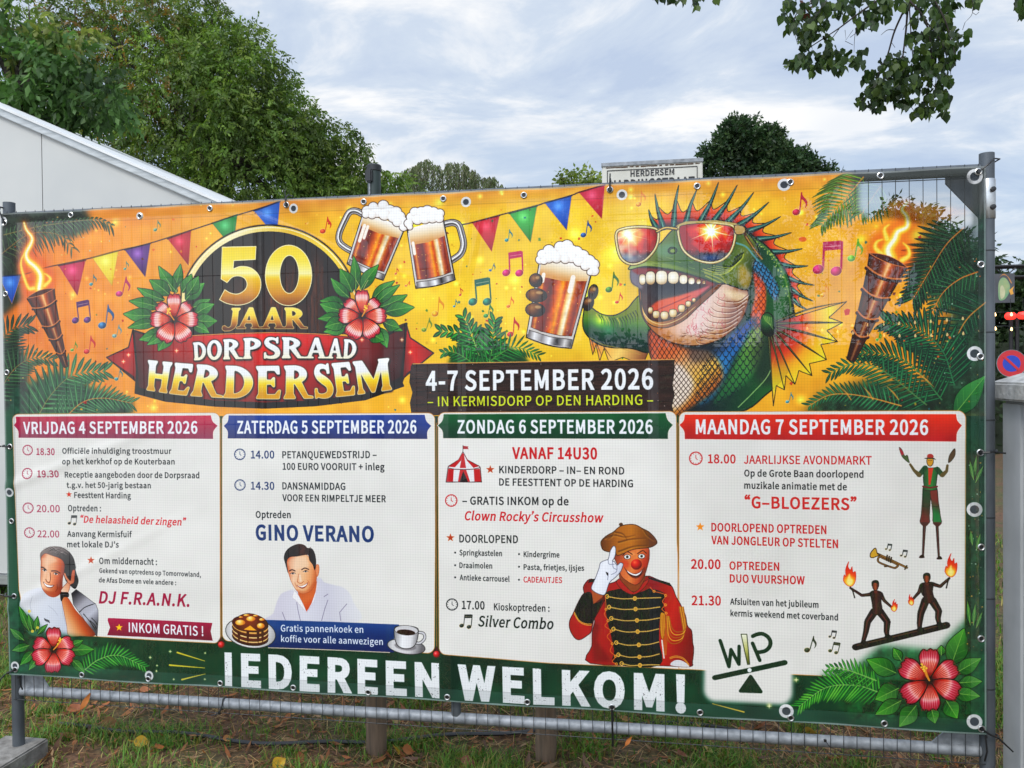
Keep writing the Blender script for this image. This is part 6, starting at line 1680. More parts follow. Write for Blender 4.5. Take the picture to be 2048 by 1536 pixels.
# trumpet
stroke(zf([(560, 225), (700, 290), (930, 400)]), 4, (60, 44, 26))
stroke(zf([(560, 225), (700, 290), (930, 400)]), 2.2, (160, 120, 60))
fill(cr(zf([(545, 160), (570, 230), (600, 245), (560, 262), (510, 280), (482, 265), (490, 215)]), 4), (206, 164, 60), line=(70, 50, 26), lw=1.3)
q = cr(zf([(600, 265), (575, 300), (600, 340), (760, 400), (800, 395), (810, 360), (640, 285)]), 4)
stroke(q, 3.4, (56, 42, 26), closed=True)
stroke(q, 1.6, (150, 112, 60), closed=True)
for x in (690, 715, 740):
    stroke(zf([(x, 250 + (x - 690) * .5), (x - 10, 310 + (x - 690) * .5)]), 2.6, (70, 52, 32))
stroke(zf([(905, 420), (930, 375)]), 2.4, (80, 60, 34))
stroke(zf([(660, 385), (700, 380)]), 3, (90, 66, 36))

# ---- green band with the welcome words and the flowers in the lower corners
W0 = text('IEDEREEN WELKOM!', 452, 1367, 1371, 1420, 62.5, 104, lambda X, Y: np.clip(col((232, 234, 233))[None, None] * (1 - .55 * (noise(X, Y, 2.2, 71) > .9) * (noise(X, Y, 14, 72) > .45))[..., None], 0, 1), track=58)
for a, b in (((356, 1304), (411, 1321)), ((341, 1329), (411, 1335)), ((366, 1358), (412, 1347))):
    stroke([a, b], [3.4, 1.2], (206, 190, 70))
stroke([(1424, 1406), (1487, 1423)], [1., 2.4], (222, 190, 70))
for x, y, r in ((302, 1314, 4), (342, 1302, 4), (412, 1305, 3), (315, 1341, 3.4), (316, 1330, 3), (350, 1357, 3), (411, 1358, 3), (1591, 1359, 6), (1537, 1411, 6)):
    sparkle(x, y, r, (246, 200, 90))
GA, GB = (26, 84, 40), (70, 150, 58)
dark_green([(20, 1200), (60, 1230), (90, 1262), (190, 1278), (260, 1300), (250, 1345), (30, 1345)], (30, 86, 56), blur=5, op=.8)
frond([(170, 1340), (200, 1318), (240, 1310), (292, 1334)], 26, 24, 17, (34, 96, 50), (76, 140, 66), (150, 190, 110), w=6)
for l in [(60, 1262, 40, 1210, 14), (66, 1262, 58, 1228, 13), (72, 1262, 76, 1232, 12), (76, 1268, 96, 1248, 10), (50, 1280, 22, 1255, 15), (60, 1290, 26, 1300, 17), (70, 1300, 42, 1330, 18), (140, 1300, 190, 1298, 24), (140, 1292, 168, 1280, 15), (145, 1318, 172, 1345, 18), (80, 1310, 60, 1340, 16)]:
    leaf(*l, GA, GB)
for x, y in ((60, 1222), (66, 1262), (76, 1255)):
    fill(ell(x, y, 3, 3), (236, 206, 90), .8)
hibiscus(108, 1299, 46, [(90, .98, .62), (25, .92, .62), (158, .92, .62), (-28, .98, .7), (-90, 1.0, .68), (-152, .98, .7)], 1, (.3, -.4))
mask('hibiscus_picture#2', ell(108, 1299, 44, 46))
dark_green([(1640, 1350), (1700, 1340), (1760, 1290), (1870, 1300), (1930, 1240), (1966, 1200), (1966, 1440), (1700, 1440)], (26, 88, 48), blur=6, op=.85)
frond([(1760, 1385), (1710, 1370), (1650, 1375), (1596, 1412)], 42, 34, 22, (26, 92, 46), (86, 150, 62), (150, 190, 110), w=7)
frond([(1750, 1360), (1710, 1345), (1680, 1336), (1655, 1336)], 30, 22, 10, (24, 80, 42), (70, 134, 56), (150, 190, 110), w=7)
for l in [(1790, 1345, 1731, 1318, 36), (1800, 1320, 1784, 1295, 20), (1900, 1330, 1926, 1256, 44), (1880, 1310, 1880, 1290, 18), (1910, 1345, 1960, 1316, 30), (1915, 1365, 1962, 1362, 26), (1905, 1385, 1958, 1392, 28), (1890, 1400, 1912, 1436, 34), (1795, 1375, 1748, 1398, 40),
          (1800, 1400, 1748, 1428, 30), (1830, 1410, 1796, 1452, 36), (1860, 1415, 1868, 1446, 26)]:
    leaf(*l, GA, (84, 164, 56))
hibiscus(1856, 1360, 60, [(90, 1.06, .66), (28, 1.04, .66), (150, 1.1, .68), (-24, 1.1, .68), (-88, 1.02, .66), (-146, 1.06, .7)], 1, (-.18, -.45))
mask('hibiscus_picture#3', ell(1850, 1360, 62, 60))
# right edge greens beside the fourth panel
dark_green([(1932, 880), (1990, 880), (1990, 1300), (1930, 1300)], (32, 74, 48), blur=3, op=.9)
for x0, y0, x1, y1 in ((1944, 960, 1950, 910), (1944, 960, 1936, 920), (1948, 965, 1964, 930), (1942, 1090, 1938, 1060), (1950, 1100, 1958, 1066), (1938, 1250, 1932, 1200), (1944, 1250, 1948, 1206), (1950, 1255, 1962, 1222)):
    leaf(x0, y0, x1, y1, 9, (34, 100, 50), (86, 150, 70))
for k in range(40):
    fill(ell(RND.uniform(1932, 1962), RND.uniform(890, 1300), RND.uniform(.8, 1.8), RND.uniform(.8, 1.8), n=8), RND.choice([(226, 170, 80), (180, 200, 180), (140, 110, 60)]), .8)
mask('slogan_picture', [(448, 1296), (1400, 1336), (1400, 1424), (448, 1376)])

# ---- printed rings, seam band round the sheet
for x, y, r in ((8, 443, 8), (281, 432, 8), (588, 418, 9.5), (932, 405, 10), (1243, 391, 10), (1566, 371, 11.5), (1946, 355, 13), (1946, 708, 13), (1946, 1019, 13), (1946, 1442, 13), (1571, 1421, 13), (300, 1350, 10), (32, 1331, 8), (22, 984, 8)):
    e = S(ell(x, y, r, r))
    cx, cy = e.mean(0)
    R = r * PXU * (1 if x > 200 else 1.25)
    t = np.linspace(0, 2 * np.pi, 41)[:-1]
    u = np.c_[np.cos(t), np.sin(t)]
    blit(coverage([(cx, cy) + u * R]), (226, 226, 224))
    blit(coverage([(cx, cy) + u * R * .58]), (70, 76, 82))
SEAM = 44
IMG += .38 * (IMG * IMG * (3 - 2 * IMG) - IMG)            # print contrast
grey = IMG.mean(2, keepdims=True)
IMG += .04 * (IMG - grey)
np.clip(IMG, 0, 1, out=IMG)
yy, xx = np.mgrid[0:TH, 0:TW]
dist = np.minimum(np.minimum(xx, TW - 1 - xx), np.minimum(yy, TH - 1 - yy))
hem = (dist < SEAM)[..., None]
IMG[:] = np.where(hem & (yy[..., None] > TH * .4), IMG * .78 + np.array([.55, .58, .58], np.float32) * .22, np.where(hem, IMG * .93 + .04, IMG))
IMG *= 1 - .10 * (np.abs(dist - SEAM) < 2)[..., None]
IMG[dist < 5] = IMG[dist < 5] * .4 + .6 * np.array([.72, .74, .74], np.float32)

# ---- how closed the mesh cloth is (1 = nothing shows through)
lum = IMG.mean(2)
OPA[:] = .90 + .05 * np.clip((lum - .12) / .5, 0, 1)
OPA = np.where(hem[..., 0], np.maximum(OPA, .93), OPA).astype(np.float32)


def thin(pts, v, blur):
    global OPA
    c = coverage([S(pts)], int(blur * PXU * 3.2) + 1)
    x0, y0, m = c[0], c[1], boxblur(c[2], max(1, int(blur * PXU)))
    w = OPA[y0:y0 + m.shape[0], x0:x0 + m.shape[1]]
    w += m * (np.minimum(w, v) - w)


thin([(1716, 362), (1943, 352), (1943, 452), (1900, 470), (1850, 455), (1790, 440), (1740, 440), (1716, 420)], .26, 4)
thin([(1800, 450), (1943, 440), (1943, 560), (1880, 560), (1830, 500)], .72, 8)
thin([(0, 430), (640, 400), (640, 720), (200, 1100), (0, 1200)], .9, 14)
thin([(1230, 380), (1720, 350), (1960, 350), (1960, 1000), (1500, 1200), (1300, 900)], .88, 14)
thin([(1946, 345), (1966, 345), (1966, 1280), (1950, 1280)], .72, 2)
thin([(20, 434), (190, 428), (190, 460), (60, 500), (20, 560)], .86, 8)
# ---------------------------------------------------------------- helpers for objects
def tag(o, label=None, cat=None, group=None, kind=None):
    for k, v in (('label', label), ('category', cat), ('group', group), ('kind', kind)):
        if v:
            o[k] = v
    return o


def empty(name, loc=(0, 0, 0), rz=0.):
    o = bpy.data.objects.new(name, None)
    COL.objects.link(o)
    o.location = loc
    o.rotation_euler = (0, 0, rz)
    o.empty_display_size = .1
    return o


def node_mat(name):
    m = bpy.data.materials.new(name)
    m.use_nodes = True
    t = m.node_tree
    return m, t, t.nodes['Principled BSDF'], t.nodes['Material Output']


def mat(name, c, rough=.6, metal=0., var=.25, scale=8., bump=0., spec=.5, c2=None, stretch=(1, 1, 1), detail=6.):
    """plain surface whose colour wanders between c and c2 with noise"""
    m, t, b, _ = node_mat(name)
    tc = t.nodes.new('ShaderNodeTexCoord')
    mp = t.nodes.new('ShaderNodeMapping')
    mp.inputs['Scale'].default_value = stretch
    n = t.nodes.new('ShaderNodeTexNoise')
    n.inputs['Scale'].default_value = scale
    n.inputs['Detail'].default_value = detail
    r = t.nodes.new('ShaderNodeValToRGB')
    c2 = c2 or tuple(v * (1 - var) for v in c)
    r.color_ramp.elements[0].position, r.color_ramp.elements[1].position = .32, .68
    r.color_ramp.elements[0].color = (*c2, 1)
    r.color_ramp.elements[1].color = (*c, 1)
    t.links.new(tc.outputs['Object'], mp.inputs[0])
    t.links.new(mp.outputs[0], n.inputs['Vector'])
    t.links.new(n.outputs['Fac'], r.inputs[0])
    t.links.new(r.outputs[0], b.inputs['Base Color'])
    b.inputs['Roughness'].default_value = rough
    b.inputs['Metallic'].default_value = metal
    b.inputs['Specular IOR Level'].default_value = spec
    if bump:
        bp = t.nodes.new('ShaderNodeBump')
        bp.inputs['Strength'].default_value = bump
        bp.inputs['Distance'].default_value = .01
        t.links.new(n.outputs['Fac'], bp.inputs['Height'])
        t.links.new(bp.outputs[0], b.inputs['Normal'])
    return m


def glow_mat(name, c, s):
    m, t, b, _ = node_mat(name)
    b.inputs['Base Color'].default_value = (*c, 1)
    b.inputs['Emission Color'].default_value = (*c, 1)
    b.inputs['Emission Strength'].default_value = s
    return m


def leaf_mat(name, rough=.5, trans=.35):
    """foliage: every leaf carries its own tint in the colour attribute"""
    m, t, b, out = node_mat(name)
    a = t.nodes.new('ShaderNodeAttribute')
    a.attribute_name = 'tint'
    t.links.new(a.outputs['Color'], b.inputs['Base Color'])
    b.inputs['Roughness'].default_value = rough
    b.inputs['Specular IOR Level'].default_value = .35
    tr = t.nodes.new('ShaderNodeBsdfTranslucent')
    hs = t.nodes.new('ShaderNodeHueSaturation')
    hs.inputs['Value'].default_value = 1.5
    hs.inputs['Saturation'].default_value = 1.1
    t.links.new(a.outputs['Color'], hs.inputs['Color'])
    t.links.new(hs.outputs[0], tr.inputs['Color'])
    mx = t.nodes.new('ShaderNodeMixShader')
    mx.inputs[0].default_value = trans
    t.links.new(b.outputs[0], mx.inputs[1])
    t.links.new(tr.outputs[0], mx.inputs[2])
    t.links.new(mx.outputs[0], out.inputs[0])
    return m


def link(name, me, m, parent=None, smooth=False):
    o = bpy.data.objects.new(name, me)
    COL.objects.link(o)
    for x in (m if isinstance(m, (list, tuple)) else [m]):
        me.materials.append(x)
    if smooth:
        me.polygons.foreach_set('use_smooth', [True] * len(me.polygons))
    if parent:
        o.parent = parent
        o.matrix_parent_inverse = parent.matrix_world.inverted() if False else Matrix.Translation(-Vector(parent.location))
    return o


class MB:
    """collects boxes, tubes, plates into one mesh"""
    def __init__(s):
        s.v, s.f = [], []

    def add(s, v, f):
        k = len(s.v)
        s.v += [tuple(p) for p in v]
        s.f += [tuple(i + k for i in q) for q in f]
        return s

    def box(s, lo, hi):
        (a, b, c), (d, e, f) = lo, hi
        return s.add([(a, b, c), (d, b, c), (d, e, c), (a, e, c), (a, b, f), (d, b, f), (d, e, f), (a, e, f)],
                     [(0, 3, 2, 1), (4, 5, 6, 7), (0, 1, 5, 4), (1, 2, 6, 5), (2, 3, 7, 6), (3, 0, 4, 7)])

    def tube(s, pts, r, n=12, cap=True):
        pts = [Vector(p) for p in pts]
        rs = [float(q) for q in r] if isinstance(r, (list, tuple)) else [float(r)] * len(pts)
        up = None
        vs, fs = [], []
        for i, p in enumerate(pts):
            d = (pts[min(i + 1, len(pts) - 1)] - pts[max(i - 1, 0)]).normalized()
            if up is None:
                up = d.orthogonal().normalized()
            up = (up - d * up.dot(d)).normalized()
            w = d.cross(up)
            vs += [p + rs[i] * (math.cos(2 * math.pi * k / n) * up + math.sin(2 * math.pi * k / n) * w) for k in range(n)]
        for i in range(len(pts) - 1):
            for k in range(n):
                fs.append((i * n + k, i * n + (k + 1) % n, (i + 1) * n + (k + 1) % n, (i + 1) * n + k))
        if cap:
            fs += [tuple(range(n))[::-1], tuple((len(pts) - 1) * n + k for k in range(n))]
        return s.add(vs, fs)

    def prism(s, poly, y0, y1):
        """outline in x,z pushed along y"""
        n = len(poly)
        return s.add([(x, y0, z) for x, z in poly] + [(x, y1, z) for x, z in poly],
                     [tuple(range(n)), tuple(range(2 * n - 1, n - 1, -1))] + [(i, i + n, (i + 1) % n + n, (i + 1) % n) for i in range(n)])

    def lathe(s, c, prof, n=20, axis='y'):
        """profile of (radius, offset) turned about an axis through c"""
        vs = []
        for r, h in prof:
            for k in range(n):
                a = 2 * math.pi * k / n
                x, y = r * math.cos(a), r * math.sin(a)
                vs.append({'y': (c[0] + x, c[1] + h, c[2] + y), 'z': (c[0] + x, c[1] + y, c[2] + h), 'x': (c[0] + h, c[1] + x, c[2] + y)}[axis])
        fs = [(i * n + k, i * n + (k + 1) % n, (i + 1) * n + (k + 1) % n, (i + 1) * n + k) for i in range(len(prof) - 1) for k in range(n)]
        return s.add(vs, fs)

    def build(s, name, m, parent=None, smooth=False, bevel=0.):
        me = bpy.data.meshes.new(name)
        me.from_pydata(s.v, [], s.f)
        b = bmesh.new()
        b.from_mesh(me)
        bmesh.ops.recalc_face_normals(b, faces=b.faces)
        if bevel:
            bmesh.ops.bevel(b, geom=[e for e in b.edges if len(e.link_faces) == 2 and e.calc_face_angle(0) > .6], offset=bevel, segments=2, affect='EDGES')
        b.to_mesh(me)
        b.free()
        o = link(name, me, m, parent)
        if smooth:
            me.polygons.foreach_set('use_smooth', [True] * len(me.polygons))
            try:
                me.set_sharp_from_angle(angle=math.radians(40))
            except Exception:
                pass
        return o


def quads(name, V, F, m, parent=None, tint=None, smooth=False):
    """big mesh from arrays: V (n,3), F (k,4) and a tint per face"""
    me = bpy.data.meshes.new(name)
    V, F = np.asarray(V, np.float32), np.asarray(F, np.int32)
    me.vertices.add(len(V))
    me.vertices.foreach_set('co', V.ravel())
    k = F.shape[1]
    me.loops.add(F.size)
    me.loops.foreach_set('vertex_index', F.ravel())
    me.polygons.add(len(F))
    me.polygons.foreach_set('loop_start', np.arange(0, F.size, k, dtype=np.int32))
    me.update(calc_edges=True)
    if tint is not None:
        a = me.attributes.new('tint', 'FLOAT_COLOR', 'FACE')
        a.data.foreach_set('color', np.c_[np.asarray(tint, np.float32), np.ones(len(F), np.float32)].ravel())
    o = link(name, me, m, parent)
    if smooth:
        me.polygons.foreach_set('use_smooth', [True] * len(F))
    me.validate()
    return o


RS = np.random.RandomState(11)
M_GALV = mat('galvanised_steel', (.31, .33, .35), .6, .4, c2=(.17, .185, .20), scale=38, bump=.05)
M_GALVN = mat('bright_galvanised', (.62, .63, .62), .3, .85, c2=(.4, .41, .42), scale=30, bump=.05)
M_TUBE = mat('weathered_tube', (.115, .13, .145), .5, .4, c2=(.075, .085, .095), scale=20, bump=.06, stretch=(1, 1, .4))
M_WIRE = mat('fence_wire', (.05, .055, .058), .5, .5, scale=60)
M_BLACK = mat('black_plastic', (.012, .012, .013), .35, 0, scale=30)
M_STEEL = mat('eyelet_metal', (.62, .62, .6), .28, .9, scale=80)
M_CONC = mat('concrete_block', (.27, .255, .23), .92, 0, c2=(.13, .12, .105), scale=24, bump=.9)
M_CONC2 = mat('concrete_wall', (.40, .41, .41), .85, 0, c2=(.30, .31, .31), scale=5, bump=.3, detail=10)

# ---------------------------------------------------------------- the ground
m, t, b, _ = node_mat('earth_and_moss')
tc = t.nodes.new('ShaderNodeTexCoord')
na, nb = t.nodes.new('ShaderNodeTexNoise'), t.nodes.new('ShaderNodeTexNoise')
na.inputs['Scale'].default_value, na.inputs['Detail'].default_value = 2.2, 8
nb.inputs['Scale'].default_value, nb.inputs['Detail'].default_value = 46, 6
ra, rb = t.nodes.new('ShaderNodeValToRGB'), t.nodes.new('ShaderNodeValToRGB')
ra.color_ramp.elements[0].color, ra.color_ramp.elements[1].color = (.13, .068, .034, 1), (.075, .075, .022, 1)
ra.color_ramp.elements[0].position, ra.color_ramp.elements[1].position = .4, .6
rb.color_ramp.elements[0].color, rb.color_ramp.elements[1].color = (.35, .35, .35, 1), (1.5, 1.45, 1.4, 1)
rb.color_ramp.elements[0].position, rb.color_ramp.elements[1].position = .3, .72
mx = t.nodes.new('ShaderNodeMix')
mx.data_type, mx.blend_type = 'RGBA', 'MULTIPLY'
mx.inputs[0].default_value = 1
for n in (na, nb):
    t.links.new(tc.outputs['Object'], n.inputs['Vector'])
t.links.new(na.outputs['Fac'], ra.inputs[0])
t.links.new(nb.outputs['Fac'], rb.inputs[0])
t.links.new(ra.outputs[0], mx.inputs[6])
t.links.new(rb.outputs[0], mx.inputs[7])
t.links.new(mx.outputs[2], b.inputs['Base Color'])
b.inputs['Roughness'].default_value = .95
bp = t.nodes.new('ShaderNodeBump')
bp.inputs['Strength'].default_value, bp.inputs['Distance'].default_value = .8, .02
t.links.new(nb.outputs['Fac'], bp.inputs['Height'])
t.links.new(bp.outputs[0], b.inputs['Normal'])
M_EARTH = m
near = np.linspace(-6, 6, 121)
X, Y = np.meshgrid(np.r_[-400, -60, -20, near, 20, 60, 400], np.r_[-60, -12, -6, np.linspace(-4, 5, 91), 10, 30, 90, 500])


def ground_h(x, y):
    return .012 * np.sin(x * 3.1 + 1.3 * np.sin(y * 2.3)) + .010 * np.sin(y * 4.7 + x * 1.9) + .006 * np.sin(x * 11 + y * 7)


Zg = ground_h(X, Y) * (np.abs(X) < 6.1) * (Y < 5.1) * (Y > -4.1)
nx = X.shape[1]
idx = np.arange(X.size).reshape(X.shape)
F = np.stack([idx[:-1, :-1], idx[:-1, 1:], idx[1:, 1:], idx[1:, :-1]], -1).reshape(-1, 4)
tag(quads('ground', np.c_[X.ravel(), Y.ravel(), Zg.ravel()], F, M_EARTH, smooth=True), kind='structure')

# ---------------------------------------------------------------- grass, litter and twigs
def val(x, y, s, seed):
    return noise(np.asarray(x) + 40, np.asarray(y) + 40, s, seed)


def blades(n, box, h, w, lean, cols, keep=None):
    x, y = RS.uniform(box[0], box[1], n), RS.uniform(box[2], box[3], n)
    g = val(x, y, .55, 61) * .6 + val(x, y, .17, 62) * .4
    if keep is not None:
        k = RS.rand(n) < keep(x, y, g)
        x, y, g = x[k], y[k], g[k]
    n = len(x)
    z = ground_h(x, y) - .004
    H = h * RS.uniform(.45, 1.25, n) * (.6 + .8 * g)
    a = RS.uniform(0, 2 * np.pi, n)
    L = lean * RS.uniform(.2, 1.2, n) * H
    wv = w * RS.uniform(.6, 1.3, n)
    px, py = -np.sin(a) * wv / 2, np.cos(a) * wv / 2
    dx, dy = np.cos(a) * L, np.sin(a) * L
    P = lambda u, s: np.stack([x + dx * u * u + px * s, y + dy * u * u + py * s, z + H * u * (1 - .25 * u * lean)], -1)
    V = np.stack([P(0, -1), P(0, 1), P(.55, .8), P(.55, -.8), P(1, .15), P(1, -.15)], 1).reshape(-1, 3)
    o = np.arange(n)[:, None] * 6
    F = np.stack([o + [0, 1, 2, 3], o + [3, 2, 4, 5]], 1).reshape(-1, 4)
    c = np.asarray(cols)[RS.randint(0, len(cols), n)] * RS.uniform(.7, 1.3, (n, 1))
    return V, F, np.repeat(c, 2, 0)


M_LEAF = leaf_mat('foliage')
M_GRASS = leaf_mat('grass_blade', .55, .25)
GC = [(.065, .18, .018), (.10, .25, .025), (.16, .28, .035), (.05, .14, .015), (.27, .22, .06), (.16, .20, .03)]
sets = [blades(150000, (-1.2, 4.3, -.2, 1.9), .055, .0042, .9, GC, lambda x, y, g: np.clip((g - .47) * 7 + .2 * (y > .8) + .2 * (x < .6) + .1 * (x > 2.4), .06, .95)),
        blades(30000, (-4.5, 6, 1.7, 5), .07, .007, .8, GC),
        blades(9000, (-3.0, -.1, -.3, 2.0), .075, .005, .9, GC)]
off, VV, FF, TT = 0, [], [], []
for V, F, T_ in sets:
    VV.append(V); FF.append(F + off); TT.append(T_)
    off += len(V)
tag(quads('grass', np.concatenate(VV), np.concatenate(FF), M_GRASS, tint=np.concatenate(TT)), kind='stuff')


def flakes(n, box, s0, s1, cols, curl=.5, dense=None, aspect=.5):
    x, y = RS.uniform(box[0], box[1], n), RS.uniform(box[2], box[3], n)
    if dense is not None:
        k = RS.rand(n) < dense(x, y)
        x, y = x[k], y[k]
    n = len(x)
    z = ground_h(x, y) + RS.uniform(.002, .02, n)
    s = RS.uniform(s0, s1, n)
    a = RS.uniform(0, 2 * np.pi, n)
    ti, tj = RS.normal(0, .35, n), RS.normal(0, .35, n)
    u = np.stack([np.cos(a), np.sin(a), ti], -1) * s[:, None]
    v = np.stack([-np.sin(a), np.cos(a), tj], -1) * (s * aspect)[:, None]
    c = np.stack([x, y, z], -1)
    up = np.array([0, 0, 1.]) * (s * curl)[:, None] * RS.uniform(.1, .7, (n, 1))
    V = np.stack([c - u + up, c - .2 * u + v * .5 + up * .4, c + u + up * .7, c - .2 * u - v * .5 + up * .4, c, c + .35 * u + v * .42 + up * .3, c + .35 * u - v * .42 + up * .3], 1).reshape(-1, 3)
    o = np.arange(n)[:, None] * 7
    F = np.stack([o + [0, 4, 4, 1], o + [1, 4, 2, 5], o + [0, 3, 4, 4], o + [3, 6, 2, 4]], 1).reshape(-1, 4)
    F = np.stack([o + [0, 3, 4, 1], o + [1, 4, 2, 5], o + [3, 6, 2, 4]], 1).reshape(-1, 4)
    col_ = np.asarray(cols)[RS.randint(0, len(cols), n)] * RS.uniform(.6, 1.25, (n, 1))
    return V, F, np.repeat(col_, 3, 0)


BR = [(.34, .12, .04), (.42, .16, .06), (.16, .08, .04), (.36, .23, .12), (.20, .11, .07), (.40, .18, .07), (.12, .065, .04)]
dens = lambda x, y: np.clip(1.25 - 1.6 * (val(x, y, .55, 61) * .6 + val(x, y, .17, 62) * .4) + .3 * (x > .8) - .25 * (y > 1.2), .06, 1)
V, F, T_ = flakes(9000, (-1.2, 4.3, -.3, 1.9), .006, .026, BR, dense=dens)
V2, F2, T2 = flakes(1500, (-1.2, 4.3, -.1, 1.9), .025, .045, BR[:6], curl=.7, dense=dens, aspect=.45)
tag(quads('leaf_litter', np.r_[V, V2], np.r_[F, F2 + len(V)], M_LEAF, tint=np.r_[T_, T2]), kind='stuff')
n = 15000
x, y = RS.uniform(-1, 4.2, n), RS.uniform(-.2, 1.6, n)
k = RS.rand(n) < dens(x, y)
x, y = x[k], y[k]
n = len(x)
a, L = RS.uniform(0, np.pi, n), RS.uniform(.015, .06, n)
w = RS.uniform(.0007, .0016, n)
z0, z1 = ground_h(x, y) + RS.uniform(.004, .02, n), ground_h(x, y) + RS.uniform(.004, .02, n)
dx, dy = np.cos(a) * L, np.sin(a) * L
px, py = -np.sin(a) * w, np.cos(a) * w
V = np.stack([np.stack([x - dx - px, y - dy - py, z0], -1), np.stack([x - dx + px, y - dy + py, z0 + .001], -1), np.stack([x + dx + px, y + dy + py, z1], -1), np.stack([x + dx - px, y + dy - py, z1 + .001], -1)], 1).reshape(-1, 3)
o_ = np.arange(n)[:, None] * 4
tag(quads('dry_straw', V, o_ + [0, 1, 2, 3], M_LEAF, tint=np.asarray([(.42, .24, .10), (.28, .14, .055), (.52, .36, .16), (.17, .085, .04)])[RS.randint(0, 4, n)] * RS.uniform(.6, 1.2, (n, 1))), kind='stuff')

# ---------------------------------------------------------------- fallen leaves one can point at
def big_leaf(name, loc, size, c, rot, tilt, label, curl=.35, lobed=False, wide=.46):
    v, f = [], []
    n = 9
    for i in range(n):
        u = i / (n - 1)
        w = math.sin(math.pi * u ** .8) * wide * (1 + (.25 if lobed and i % 2 else 0)) + (.02 if i in (0, n - 1) else 0)
        for s in (-1, 0, 1):
            v.append(((u - .5) * size, s * w * size, curl * size * (abs(s) * .5 * w * 2 + (u - .5) ** 2 * 1.1) + .02 * size * math.sin(7 * u + s)))
    for i in range(n - 1):
        for k in (0, 1):
            a = i * 3 + k
            f.append((a, a + 1, a + 4, a + 3))
    mb = MB().add(v, f)
    st = [(-.5 * size, 0, curl * size * .27), (-.68 * size, .02 * size, curl * size * .2), (-.85 * size, .07 * size, curl * size * .3)]
    mb.tube(st, size * .018, 5)
    o = mb.build(name, mat('fallen_leaf', c, .55, 0, c2=tuple(v * .55 for v in c), scale=22 / size * .05, spec=.3), smooth=True)
    o.location = loc
    o.rotation_euler = (tilt[0], tilt[1], rot)
    tag(o, label, 'leaf', 'fallen autumn leaves on the grass')
    return o


YE, OC, TAN, ORG, RUST = (.62, .36, .02), (.55, .30, .06), (.42, .28, .12), (.42, .14, .03), (.24, .08, .03)
for (u, v), s, c, r, ti, lb in [((240, 1392), .06, (.60, .42, .03), 1.4, (1.2, .1), 'upright bright yellow leaf standing in the grass behind the left end of the bottom rail'),
                                ((283, 1494), .075, YE, .4, (.5, .2), 'crumpled golden yellow leaf lying just below the black cable at lower left'),
                                ((318, 1506), .05, ORG, 1.0, (.3, .3), 'small orange leaf right beside the crumpled golden leaf below the cable'),
                                ((558, 1524), .07, YE, .9, (.8, -.3), 'folded yellow leaf at the bottom edge left of the first wooden post'),
                                ((795, 1492), .085, (.66, .40, .03), 1.9, (.7, .2), 'large bright yellow lobed leaf at the foot of the first wooden post'),
                                ((815, 1490), .06, ORG, .4, (.5, .4), 'orange brown leaf tucked against the large yellow lobed leaf'),
                                ((792, 1428), .07, TAN, .7, (.9, .1), 'pale tan leaf seen just above the rail right of the first wooden post'),
                                ((585, 1418), .05, OC, .3, (.4, .2), 'small ochre leaf just above the rail left of the first wooden post'),
                                ((220, 1455), .085, (.30, .15, .05), .8, (.7, .2), 'large brown curled leaf under the left part of the rail'),
                                ((150, 1428), .08, (.34, .11, .04), .1, (.3, .2), 'broad rust red leaf on the grass near the left post'),
                                ((290, 1382), .06, (.45, .17, .07), .5, (.3, .1), 'reddish leaf lying behind the rail below the second printed ring'),
                                ((1418, 1508), .065, (.55, .38, .12), 1.2, (.4, .2), 'round dull yellow leaf under the rail right of the second wooden post'),
                                ((1617, 1462), .075, (.60, .37, .06), 2.4, (.9, .2), 'yellow leaf behind the mesh below the white logo of the banner'),
                                ((1485, 1464), .06, ORG, .2, (.6, .2), 'orange leaf behind the mesh left of the yellow one'),
                                ((1173, 1494), .05, ORG, 1.4, (.8, .2), 'small orange leaf under the rail beside the second wooden post'),
                                ((1362, 1512), .06, RUST, .9, (.4, .3), 'rust brown leaf near the round dull yellow leaf'),
                                ((935, 1520), .07, (.30, .09, .05), 0, (.2, .2), 'curled dark red leaf right of the first wooden post'),
                                ((455, 1478), .05, (.48, .20, .05), .6, (.4, .2), 'orange leaf under the middle of the left half of the rail'),
                                ((600, 1512), .06, (.40, .13, .05), 1.1, (.9, .2), 'upright reddish leaf between the cable and the bottom edge'),
                                ((1250, 1375 + 70), .055, (.40, .17, .05), .2, (.2, .1), 'brown leaf behind the mesh right of the second wooden post')]:
    p = onground(u, v, .022)
    big_leaf('fallen_leaf', (p.x, p.y, float(ground_h(p.x, p.y)) + .02), s * .8, c, r, ti, lb, lobed='lobed' in lb)
for (u, v), s, c, r, ti, lb in [((172, 1402), .075, (.46, .15, .03), 2.2, (1.35, .9), 'long orange leaf caught in the wires across the bottom rail at the left'), ((1257, 1482), .04, (.48, .15, .03), 1.6, (1.3, 1.2), 'small orange leaf caught in the wires across the bottom rail in the middle')]:
    p = at(u, v, -.012)
    big_leaf('fallen_leaf', p, s, c, 0, (1.45, -1.0), lb, curl=.12, wide=.16)

